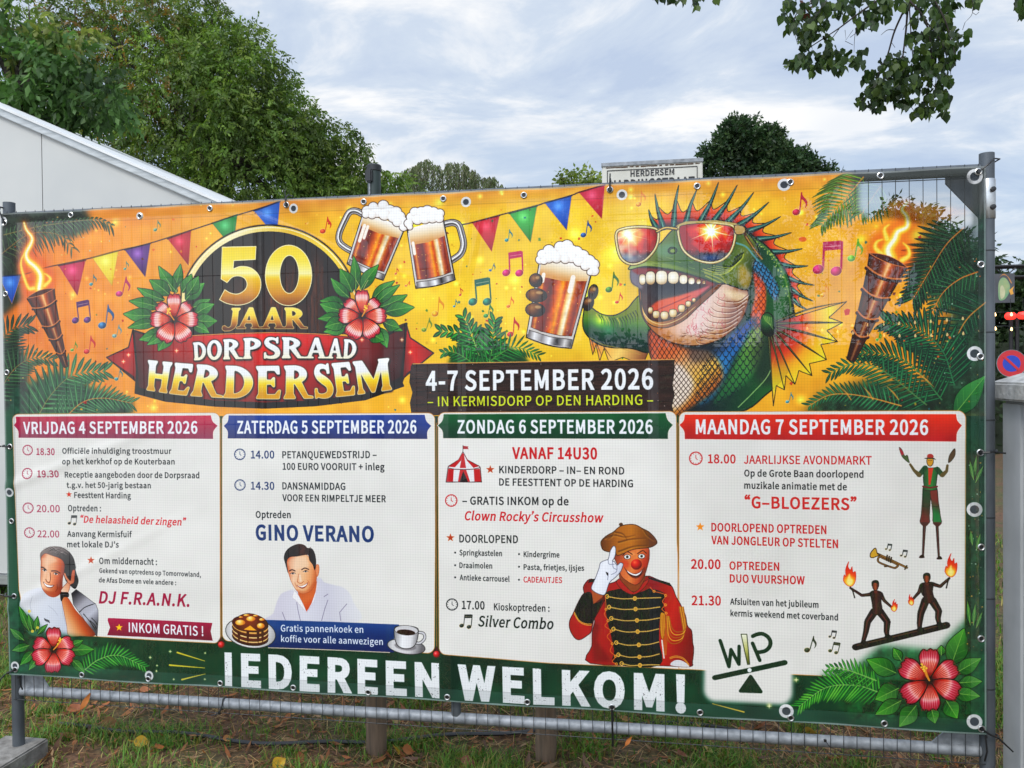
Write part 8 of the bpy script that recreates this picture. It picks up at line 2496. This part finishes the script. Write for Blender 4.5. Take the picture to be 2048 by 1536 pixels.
disc(cr([(.30, .1), (.55, .12), (.75, .35), (.78, .6), (.62, .82), (.42, .86), (.28, .7), (.25, .4)], 4), YF - .057).build('fish_body', mat('fish_green', (.10, .28, .15), .6, c2=(.30, .36, .16), scale=6), hs)
disc(cr([(.36, .15), (.52, .2), (.56, .4), (.44, .6), (.34, .5)], 4), YF - .059).build('fish_belly', mat('fish_cream', (.55, .55, .32), .6), hs)
disc([(.74, .42), (.97, .56), (.9, .42), (.95, .3), (.82, .26)], YF - .058).build('fish_fin', mat('fish_orange', (.70, .34, .05), .6), hs)
disc(cr([(.30, .86), (.45, .95), (.66, .9), (.8, .7), (.88, .66), (.74, .86), (.5, 1.0)], 4), YF - .058).build('fish_crest', mat('fish_crest_orange', (.45, .20, .06), .6), hs)
M_BULB = glow_mat('warm_bulb', (1, .66, .26), 3.2)
for nm, pts, lb in (('light_string', [(1690, 648), (1760, 645), (1850, 640), (1940, 632), (2012, 624), (2060, 634), (2110, 630)], 'upper string of small warm bulbs crossing behind the right post'),
                    ('light_string', [(1600, 652), (1700, 662), (1800, 668), (1920, 664), (2004, 652), (2030, 656), (2060, 652), (2110, 648)], 'lower string of small warm bulbs crossing behind the right post')):
    P_ = [at(u, v, YF - 1.5) for u, v in pts]
    q = cr([tuple(p) for p in P_], 8, False)
    ls = tag(empty(nm, P_[0]), lb, 'string lights', 'strings of warm bulbs over the fair ground')
    MB().tube([tuple(p) for p in q], .004, 5).build('wire', M_BLACK, ls)
    L_ = np.r_[0, np.cumsum(np.linalg.norm(np.diff(q, axis=0), axis=1))]
    for s in np.arange(.1, L_[-1], .21):
        c = [np.interp(s, L_, q[:, k]) for k in range(3)]
        MB().lathe((c[0], c[1], c[2] - .03), [(.0001, -.02), (.012, -.014), (.016, 0), (.010, .016), (.006, .03)], 8, 'z').build('bulb', M_BULB, ls, True)
M_LAN = glow_mat('red_lantern_glow', (.9, .03, .02), 1.6)
for (u, v), lb in (((2021, 632), 'glowing red lantern, the larger one beside the post'), ((2046, 631), 'glowing red lantern at the very right edge')):
    p = at(u, v, YF - .8)
    ln = tag(empty('lantern', p), lb, 'lantern', 'red lanterns over the fair ground')
    MB().lathe(p, [(.0001, -.055), (.05, -.05), (.075, -.02), (.075, .02), (.05, .05), (.0001, .055)], 14, 'z').build('shade', M_LAN, ln, True)
    MB().tube([(p.x, p.y, p.z + .055), (p.x, p.y, p.z + .25)], .004, 5).build('cord', M_BLACK, ln)
for u, lb in ((2022, 'slim dark pole under the larger red lantern'), (2034, 'slim dark pole right of the larger red lantern')):
    p = at(u, 640, YF - .6)
    tag(MB().tube([(p.x, p.y, 0), (p.x, p.y, p.z + .1)], .03, 8).build('lamp_pole', M_TRUSS, None, True), lb, 'pole', 'slim poles on the fair ground')

# ---------------------------------------------------------------- trees
M_BARK = mat('bark', (.075, .06, .045), .9, 0, c2=(.035, .03, .024), scale=16, bump=.6, stretch=(3, 3, .6))
M_TWIG = mat('dark_twig', (.035, .027, .022), .85)


def tint_mix(n, cols, spread=.28):
    c = np.asarray(cols, float)
    i = RS.randint(0, len(c), n)
    return c[i] * RS.uniform(1 - spread, 1 + spread, (n, 1))


def leaves_at(P, D, L, W, droop, tint):
    """folded pointed leaves: 3 quads-as-2; P base points, D directions"""
    n = len(P)
    D = D / (np.linalg.norm(D, axis=1, keepdims=True) + 1e-9)
    R_ = RS.normal(size=(n, 3))
    Sd = np.cross(D, R_)
    Sd /= np.linalg.norm(Sd, axis=1, keepdims=True) + 1e-9
    N = np.cross(Sd, D)
    L, W = L[:, None], W[:, None]
    g = np.array([0, 0, -1.]) * droop
    mid = P + D * L * .45
    tip = P + D * L + g * L
    a, c = mid + Sd * W * .5 + N * W * .14 + g * L * .12, mid - Sd * W * .5 + N * W * .14 + g * L * .12
    m2 = mid + g * L * .2
    V = np.stack([P, a, tip, c, m2], 1).reshape(-1, 3)
    o = np.arange(n)[:, None] * 5
    F = np.concatenate([np.stack([o[:, 0], o[:, 0] + 4, o[:, 0] + 2, o[:, 0] + 1], -1), np.stack([o[:, 0], o[:, 0] + 3, o[:, 0] + 2, o[:, 0] + 4], -1)])
    return V, F, np.concatenate([tint, tint])


def merge(parts):
    V, F, T_, k = [], [], [], 0
    for v, f, t_ in parts:
        V.append(v); F.append(f + k); T_.append(t_)
        k += len(v)
    return np.concatenate(V), np.concatenate(F), np.concatenate(T_)


def sprays(blobs, n, depth, leafL, leafW, per, rachis, droop, cols, shell=.45, squash=1.):
    """twig sprays through a crown made of round masses. blobs: (u, v, r, weight[, colour index])"""
    w = np.array([b_[3] for b_ in blobs], float)
    which = RS.choice(len(blobs), n, p=w / w.sum())
    Cn = np.array([at(b_[0], b_[1], depth + b_[4]) for b_ in blobs])
    dist = np.array([np.linalg.norm(c - CAM_POS) for c in Cn])
    Rr = np.array([b_[2] for b_ in blobs]) / FPX * dist
    d = RS.normal(size=(n, 3))
    d /= np.linalg.norm(d, axis=1, keepdims=True)
    rad_ = (shell + (1 - shell) * RS.rand(n) ** .6)
    rad_ *= 1 + .16 * np.sin(d[:, 0] * 7 + which) * np.sin(d[:, 2] * 6 + 2 * which)
    P = Cn[which] + d * (Rr[which] * rad_)[:, None] * np.array([1, .8, squash])
    out_ = d * .7 + RS.normal(size=(n, 3)) * .5 + np.array([0, 0, -droop])
    out_ /= np.linalg.norm(out_, axis=1, keepdims=True)
    PP, DD, TT_ = [], [], []
    base = np.array([np.asarray(cols[b_[5] if len(b_) > 5 else 0])[RS.randint(0, len(cols[b_[5] if len(b_) > 5 else 0]))] for b_ in [blobs[i] for i in which]])
    base = base * RS.uniform(.72, 1.28, (n, 1)) * (.55 + .95 * val(P[:, 0] * 1.3 + P[:, 1], P[:, 2], .5, 77))[:, None]  # noise over the crown puts light masses and shadow gaps into leaf colour
    side = np.cross(out_, RS.normal(size=(n, 3)))
    side /= np.linalg.norm(side, axis=1, keepdims=True)
    for k in range(per):
        t_ = (k // 2 + 1) / (per // 2 + .5)
        s = 1 if k % 2 else -1
        last = k == per - 1
        PP.append(P + out_ * rachis * t_ + np.array([0, 0, -1]) * rachis * droop * .35 * t_ * t_)
        DD.append(out_ * (1 if last else .55) + side * (0 if last else s) + np.array([0, 0, -droop * .8]) + RS.normal(size=(n, 3)) * .16)
        TT_.append(base * RS.uniform(.82, 1.18, (n, 1)))
    P3, D3, T3 = np.concatenate(PP), np.concatenate(DD), np.concatenate(TT_)
    nn_ = len(P3)
    return leaves_at(P3, D3, leafL * RS.uniform(.7, 1.2, nn_), leafW * RS.uniform(.7, 1.2, nn_), .25 * droop, T3), Cn, Rr, P, out_


def limbs(mb, root, Cn, Rr, r0, k=3):
    """trunk from the root to the heart of the crown, limbs to each mass, twigs inside it"""
    root = Vector(root)
    heart = Vector(np.average(Cn, axis=0)) * .75 + Vector((root.x, root.y, np.average(Cn[:, 2]))) * .25
    heart.z = min(heart.z, root.z + (np.min(Cn[:, 2]) + np.average(Cn[:, 2])) / 2)
    mb.tube([root, root.lerp(heart, .5) + Vector((.05, .03, 0)), heart], [r0, r0 * .8, r0 * .55], 12)
    for c, r in zip(Cn, Rr):
        if r < .38:
            continue
        c = Vector(c)
        m_ = heart.lerp(c, .5) + Vector((RND.uniform(-.1, .1), RND.uniform(-.1, .1), RND.uniform(0, .25))) * r
        mb.tube([heart, m_, m_.lerp(c, .9)], [r0 * .4, r0 * .2, r0 * .04], 8)
        for _ in range(k):
            e_ = c + Vector((RND.gauss(0, 1), RND.gauss(0, 1), RND.gauss(.25, 1))).normalized() * r * RND.uniform(.6, .95)
            mb.tube([m_.lerp(c, RND.uniform(.4, 1)), c.lerp(e_, .55) + Vector((0, 0, .06 * r)), e_], [r0 * .09, r0 * .05, r0 * .015], 6)


WAL = [(.085, .155, .022), (.12, .195, .03), (.06, .11, .018), (.155, .215, .04), (.09, .14, .025)]
AUT = [(.22, .13, .03), (.27, .16, .035), (.16, .14, .03), (.13, .15, .03)]
YGR = [(.14, .19, .035), (.19, .22, .045), (.11, .155, .03)]


def tree(name, blobs, n, depth, leafL, leafW, per, rachis, droop, cols, label, trunk_uv, r0, shell=.45, cat='tree', group=None, k=3, squash=1.):
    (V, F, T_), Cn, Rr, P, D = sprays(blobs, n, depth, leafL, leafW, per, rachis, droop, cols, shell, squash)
    root = at(trunk_uv[0], trunk_uv[1], depth)
    tr_ = tag(empty(name, (root.x, root.y, 0)), label, cat, group)
    mb = MB()
    limbs(mb, (root.x, root.y, 0), Cn, Rr, r0, k)
    mb.build('trunk', M_BARK, tr_, True)
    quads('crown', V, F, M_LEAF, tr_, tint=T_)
    return tr_


G_TREE = 'trees beyond the fence'
# the broad walnut: masses given by direction, radius, share of the leaves, depth shift, colour set
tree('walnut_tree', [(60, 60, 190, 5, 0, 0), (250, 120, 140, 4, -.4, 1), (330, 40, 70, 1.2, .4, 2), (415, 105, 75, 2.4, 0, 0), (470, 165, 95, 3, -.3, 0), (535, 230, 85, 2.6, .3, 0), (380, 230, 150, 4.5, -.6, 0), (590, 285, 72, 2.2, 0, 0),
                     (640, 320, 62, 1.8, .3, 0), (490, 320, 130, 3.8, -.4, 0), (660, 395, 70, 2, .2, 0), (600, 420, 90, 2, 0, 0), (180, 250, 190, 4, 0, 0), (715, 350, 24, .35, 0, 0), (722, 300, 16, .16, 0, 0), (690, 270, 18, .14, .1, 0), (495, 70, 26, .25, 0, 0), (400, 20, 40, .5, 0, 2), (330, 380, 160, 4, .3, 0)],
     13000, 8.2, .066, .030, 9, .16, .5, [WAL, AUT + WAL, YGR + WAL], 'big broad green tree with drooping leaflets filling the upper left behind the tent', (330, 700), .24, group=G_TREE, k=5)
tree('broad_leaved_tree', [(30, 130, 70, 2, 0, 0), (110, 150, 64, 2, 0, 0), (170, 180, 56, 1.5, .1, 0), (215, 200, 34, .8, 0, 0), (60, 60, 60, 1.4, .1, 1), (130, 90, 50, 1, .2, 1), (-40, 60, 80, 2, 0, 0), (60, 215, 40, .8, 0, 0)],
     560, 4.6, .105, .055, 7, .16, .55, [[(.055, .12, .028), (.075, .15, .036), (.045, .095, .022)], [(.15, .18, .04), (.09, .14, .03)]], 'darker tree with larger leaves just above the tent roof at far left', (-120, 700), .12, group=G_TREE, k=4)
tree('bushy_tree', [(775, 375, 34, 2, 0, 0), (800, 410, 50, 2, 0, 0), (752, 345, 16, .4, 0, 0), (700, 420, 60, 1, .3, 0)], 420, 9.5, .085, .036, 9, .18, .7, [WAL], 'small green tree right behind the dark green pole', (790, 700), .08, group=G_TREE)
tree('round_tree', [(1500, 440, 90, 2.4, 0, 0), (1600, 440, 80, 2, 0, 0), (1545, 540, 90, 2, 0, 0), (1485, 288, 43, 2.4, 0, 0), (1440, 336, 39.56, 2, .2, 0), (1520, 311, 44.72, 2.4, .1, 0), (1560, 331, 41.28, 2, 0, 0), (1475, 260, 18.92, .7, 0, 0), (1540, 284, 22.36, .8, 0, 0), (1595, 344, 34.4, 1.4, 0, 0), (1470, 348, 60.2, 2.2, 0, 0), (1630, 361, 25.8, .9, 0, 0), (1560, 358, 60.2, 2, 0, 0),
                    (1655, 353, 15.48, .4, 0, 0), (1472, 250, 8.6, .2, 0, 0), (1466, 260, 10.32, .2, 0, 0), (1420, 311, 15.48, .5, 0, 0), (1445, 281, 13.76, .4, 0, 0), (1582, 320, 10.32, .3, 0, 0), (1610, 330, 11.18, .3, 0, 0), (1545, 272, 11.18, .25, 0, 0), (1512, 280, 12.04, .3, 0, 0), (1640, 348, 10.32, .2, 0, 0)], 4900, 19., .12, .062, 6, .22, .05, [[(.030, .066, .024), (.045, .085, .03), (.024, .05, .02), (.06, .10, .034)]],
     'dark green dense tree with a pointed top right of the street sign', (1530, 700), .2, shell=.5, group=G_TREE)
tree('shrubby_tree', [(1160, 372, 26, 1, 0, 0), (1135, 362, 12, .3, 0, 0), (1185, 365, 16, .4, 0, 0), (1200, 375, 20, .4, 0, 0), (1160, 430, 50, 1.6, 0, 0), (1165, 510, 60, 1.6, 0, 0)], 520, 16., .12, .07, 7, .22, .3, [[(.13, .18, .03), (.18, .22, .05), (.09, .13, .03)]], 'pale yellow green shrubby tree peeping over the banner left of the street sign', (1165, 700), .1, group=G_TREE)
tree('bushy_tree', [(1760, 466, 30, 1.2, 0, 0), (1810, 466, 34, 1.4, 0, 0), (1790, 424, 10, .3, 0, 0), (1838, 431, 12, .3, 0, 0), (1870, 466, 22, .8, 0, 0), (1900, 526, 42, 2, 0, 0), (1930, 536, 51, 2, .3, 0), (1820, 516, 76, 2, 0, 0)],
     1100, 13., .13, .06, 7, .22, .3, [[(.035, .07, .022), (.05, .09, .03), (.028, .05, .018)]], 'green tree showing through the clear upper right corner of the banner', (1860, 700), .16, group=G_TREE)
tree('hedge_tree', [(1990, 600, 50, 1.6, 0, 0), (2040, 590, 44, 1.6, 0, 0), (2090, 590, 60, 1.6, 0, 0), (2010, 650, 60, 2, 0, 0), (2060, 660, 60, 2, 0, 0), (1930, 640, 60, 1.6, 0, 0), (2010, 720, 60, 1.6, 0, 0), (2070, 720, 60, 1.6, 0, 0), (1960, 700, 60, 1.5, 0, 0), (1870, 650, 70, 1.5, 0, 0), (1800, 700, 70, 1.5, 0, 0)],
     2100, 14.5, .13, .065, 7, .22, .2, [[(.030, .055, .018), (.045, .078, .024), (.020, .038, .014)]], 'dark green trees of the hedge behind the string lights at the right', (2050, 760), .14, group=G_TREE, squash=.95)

# willow: thin hanging strands
YWIL = 20.
wil = tag(empty('willow_tree', (at(900, 700, YWIL).x, YWIL, 0)), 'grey green willow with hanging strands beyond the middle of the banner', 'tree', G_TREE)
PP, DD, LL = [], [], []
tw = MB()
for k in range(330):
    u = RS.choice([RS.normal(850, 18), RS.normal(905, 26), RS.normal(935, 16), RS.uniform(800, 1010), RS.normal(985, 14), RS.normal(820, 12)])
    top = np.interp(u, [795, 815, 840, 856, 880, 900, 925, 950, 965, 990, 1010], [345, 335, 322, 316, 328, 322, 322, 340, 352, 352, 372])
    v0 = top + abs(RS.normal(0, 12))
    p0 = at(u, v0, YWIL + RS.uniform(-1.2, 1.2))
    Lh = RS.uniform(.5, 1.3)
    sway = RS.normal(0, .10, 2)
    nL = int(Lh / .045)
    s = np.linspace(0, 1, nL)
    base = np.stack([p0.x + sway[0] * s ** 2 + .06 * np.sin(s * 5 + k) * s, p0.y + sway[1] * s, p0.z + .10 * np.sin(np.minimum(s * 6, np.pi)) - Lh * s], -1)
    tw.tube([tuple(q) for q in base[::5]] + [tuple(base[-1])], .004, 4, cap=False)
    PP.append(base)
    DD.append(np.stack([RS.normal(0, .6, nL), RS.normal(0, .6, nL), -np.ones(nL)], -1))
PP, DD = np.concatenate(PP), np.concatenate(DD)
V, F, T_ = leaves_at(PP, DD, .15 * RS.uniform(.6, 1.2, len(PP)), .034 * RS.uniform(.7, 1.3, len(PP)), .1, tint_mix(len(PP), [(.11, .15, .055), (.14, .18, .065), (.08, .11, .04), (.15, .16, .07)]))
rt = at(905, 700, YWIL)
for dx in (-.9, -.3, .2, .7, 1.1):
    p = at(905 + dx * 70, 345 + abs(dx) * 12, YWIL)
    tw.tube([(rt.x, rt.y, 2.2), (rt.x + (p.x - rt.x) * .6, rt.y, p.z * .7), (p.x, p.y, p.z)], [.14, .08, .02], 8)
tw.tube([(rt.x, rt.y, 0), (rt.x, rt.y, 2.3)], [.25, .18], 12)
tw.build('trunk', M_BARK, wil, True)
quads('crown', V, F, M_LEAF, wil, tint=T_)

# hedge added far behind the banner, keeps bright low sky from showing through
n = 9000
hx, hy, hz = RS.uniform(-2, 13, n), 13 + RS.normal(0, .35, n), RS.uniform(0, 2.2, n) + .12 * np.sin(RS.uniform(0, 9, n))
V, F, T_ = leaves_at(np.stack([hx, hy, hz], -1), RS.normal(size=(n, 3)), .14 * RS.uniform(.7, 1.2, n), .09 * RS.uniform(.7, 1.2, n), .1, tint_mix(n, [(.03, .055, .02), (.045, .075, .025), (.022, .04, .016)]))
hd = tag(empty('hedge', (5.5, 13, 0)), 'long dark green hedge added far behind the fence to block the low sky', 'hedge')
quads('foliage', V, F, M_LEAF, hd, tint=T_)
MB().box((-2, 12.85, 0), (13, 13.15, 1.95)).build('hedge_core', mat('dark_hedge_inside', (.02, .03, .014), .95), hd)  # solid dark box added inside the leaves, blocks the sky

# ---------------------------------------------------------------- lime branch hanging into the picture, upper right
YB = 1.3
br = tag(empty('lime_tree', (at(1830, -120, YB).x, YB, at(1830, -120, YB).z)), 'lime tree with a drooping branch of dark heart shaped leaves against the sky, upper right', 'tree', G_TREE)
tw = MB()
anch = []
KIN = [([(1860, -160), (1835, -60), (1818, 0), (1812, 60), (1806, 110), (1800, 150)], .007), ([(1818, 0), (1790, 60), (1775, 110), (1760, 140), (1745, 180)], .005), ([(1818, 0), (1850, 40), (1862, 100), (1858, 160), (1850, 215)], .005), ([(1830, -60), (1880, 20), (1900, 70), (1910, 110)], .005),
       ([(1835, -60), (1770, -10), (1720, 25), (1680, 55), (1650, 75)], .006), ([(1650, 75), (1620, 95), (1600, 115), (1580, 130)], .003), ([(1680, 55), (1650, 100), (1665, 120)], .002), ([(1720, 25), (1710, 70), (1708, 105)], .002), ([(1650, 75), (1670, 115), (1700, 120)], .002),
       ([(1835, -60), (1740, -40), (1660, -10), (1600, 20), (1585, 50)], .005), ([(1660, -10), (1640, 20), (1620, 50)], .003), ([(1806, 110), (1780, 150), (1765, 190), (1740, 215)], .003), ([(1800, 150), (1815, 200), (1830, 225)], .003), ([(1745, 180), (1725, 200), (1712, 215)], .002), ([(1858, 160), (1880, 190), (1890, 225)], .002),
       ([(1790, 60), (1775, 60), (1762, 70)], .0025), ([(1850, 40), (1880, 80), (1895, 120), (1902, 150)], .003), ([(1862, 100), (1835, 150), (1840, 190)], .002), ([(1900, -60), (1940, -10), (1945, 25), (1930, 45)], .002), ([(1740, -40), (1760, 0), (1775, 40)], .003), ([(1818, 0), (1822, 70), (1826, 130), (1822, 180)], .003),
       ([(1862, 100), (1872, 150), (1868, 200), (1880, 230)], .002), ([(1780, 150), (1752, 170), (1722, 185)], .002), ([(1600, 20), (1590, 60), (1595, 90)], .002), ([(1580, 130), (1565, 138)], .0015), ([(1665, 120), (1690, 128), (1712, 125)], .0015), ([(1600, 115), (1630, 135), (1655, 140)], .0018)]
for pts, r in KIN:
    d_ = RND.uniform(-.12, .12)
    q = cr([tuple(at(u, v, YB + d_ * (i > 0))) for i, (u, v) in enumerate(pts)], 6, False)
    tw.tube([tuple(p) for p in q], list(np.linspace(r, r * .35, len(q))), 6)
for pts in ([(1706, 60), (1692, 80), (1690, 60)], [(1706, 90), (1690, 82)], [(1945, 20), (1955, 10)], [(1930, 45), (1925, 60)], [(1945, 25), (1952, 30), (1958, 24)], [(1700, 75), (1712, 66)], [(1790, 95), (1783, 85)], [(1806, 60), (1812, 48)]):
    tw.tube([tuple(at(u, v, YB)) for u, v in pts], .0012, 5)
tw.build('twigs', M_TWIG, br, True)
clusters = [(1590, 20, 26, 26), (1600, 50, 22, 22), (1630, 10, 26, 20), (1620, 55, 18, 12), (1640, 40, 20, 14), (1665, 15, 22, 16), (1690, 20, 18, 12), (1700, 5, 24, 12), (1735, 40, 24, 20), (1750, 15, 22, 16), (1765, 30, 16, 8), (1720, 45, 16, 8), (1610, 75, 16, 10), (1630, 65, 14, 8),
            (1650, 85, 12, 7), (1585, 130, 14, 10), (1605, 120, 18, 14), (1625, 125, 20, 16), (1650, 118, 18, 14), (1668, 122, 18, 14), (1690, 115, 16, 10), (1712, 122, 16, 10), (1722, 108, 10, 4), (1675, 138, 14, 7), (1630, 142, 12, 6), (1605, 90, 14, 7), (1660, 95, 10, 5), (1572, 60, 8, 3),
            (1775, 15, 18, 12), (1812, 5, 20, 16), (1850, 10, 24, 22), (1880, 20, 22, 20), (1905, 10, 18, 12), (1935, 5, 14, 7), (1955, 4, 8, 4), (1835, 40, 16, 10), (1870, 50, 22, 20), (1895, 55, 18, 12), (1850, 75, 18, 14), (1880, 85, 22, 20), (1905, 85, 18, 14), (1925, 75, 14, 8),
            (1825, 80, 14, 9), (1862, 110, 22, 20), (1890, 120, 20, 18), (1912, 110, 12, 6), (1835, 110, 16, 12), (1800, 120, 18, 12), (1775, 130, 18, 16), (1790, 145, 20, 20), (1815, 140, 18, 14), (1850, 145, 20, 18), (1880, 155, 20, 18), (1902, 160, 10, 5), (1745, 155, 18, 14), (1760, 175, 20, 20),
            (1785, 175, 20, 20), (1810, 175, 20, 18), (1835, 170, 18, 16), (1865, 185, 20, 18), (1890, 190, 16, 10), (1740, 190, 16, 12), (1715, 205, 10, 6), (1728, 215, 9, 5), (1755, 215, 12, 8), (1765, 195, 16, 12), (1805, 205, 16, 12), (1830, 215, 16, 12), (1855, 215, 16, 12), (1885, 215, 14, 10),
            (1850, 232, 10, 4), (1890, 230, 7, 3), (1320, -5, 12, 10), (1345, -8, 14, 10), (1362, -2, 12, 10), (1395, 0, 10, 7), (1390, 12, 6, 3), (1435, -2, 4, 2), (2040, 10, 8, 8), (2046, 25, 6, 5), (2052, 0, 14, 12), (1570, 35, 7, 3), (1725, 130, 6, 2)]
PP = []
for u, v, r, k in clusters:
    for _ in range(int(k * 1.5)):
        a_, q_ = RS.uniform(0, 2 * np.pi), RS.rand() ** .6 * r
        PP.append(at(u + q_ * math.cos(a_), v + q_ * math.sin(a_) - 4, YB + RS.normal(0, .10)))
PP = np.array(PP)
n = len(PP)
# heart shaped blade: seven corners in the plane, slightly folded
hs_ = np.array([(0, 0), (.30, -.10), (.52, .18), (.42, .55), (0, 1.12), (-.42, .55), (-.52, .18), (-.30, -.10)])
dn = np.stack([RS.normal(0, .45, n), RS.normal(0, .45, n), -np.ones(n)], -1)
dn /= np.linalg.norm(dn, axis=1, keepdims=True)
sd = np.cross(dn, RS.normal(size=(n, 3)))
sd /= np.linalg.norm(sd, axis=1, keepdims=True)
nm = np.cross(sd, dn)
Ls = RS.uniform(.023, .039, n)[:, None]
cols_ = [PP + (sd * hx_ + dn * hy_ + nm * abs(hx_) * .45 + nm * .25 * hy_ ** 2) * Ls for hx_, hy_ in hs_]
V = np.stack(cols_, 1).reshape(-1, 3)
o_ = np.arange(n)[:, None] * 8
F = np.concatenate([o_ + [0, 1, 2, 3], o_ + [0, 3, 4, 4], o_ + [0, 5, 6, 7]])
F = np.concatenate([o_ + [0, 1, 2, 3], o_ + [0, 5, 6, 7]])
tri = np.concatenate([o_ + [0, 3, 4, 5]])
T3 = tint_mix(n, [(.028, .056, .013), (.042, .08, .018), (.02, .04, .01), (.075, .12, .025)])
red = (np.abs(PP - np.array(at(1602, 15, YB))).max(1) < .05) & (RS.rand(n) < .6)
T3[red] = np.array((.09, .035, .02)) * RS.uniform(.7, 1.2, (red.sum(), 1))
quads('leaves', V, np.r_[F, tri], M_LEAF, br, tint=np.r_[T3, T3, T3])
pb = at(1830, -140, YB)
MB().tube([(6.9, 1.1, -.1), (6.85, 1.1, 1.2), (6.8, 1.15, 2.6), (6.75, 1.2, 4.2), (6.6, 1.25, 6.0)], [.27, .22, .19, .15, .09], 14).build('trunk', M_BARK, br, True)
limb = [(6.8, 1.15, pb.z - .5), (pb.x + 2.2, YB + .1, pb.z + .3), (pb.x + 1.2, YB + .6, pb.z + .35), (pb.x + .12, YB, pb.z + .02), (pb.x - .9, YB - .1, pb.z + .05), (pb.x - 1.3, YB, at(1380, -40, YB).z)]
MB().tube(limb, [.085, .06, .035, .018, .012, .006], 10).build('limb', M_TWIG, br, True)
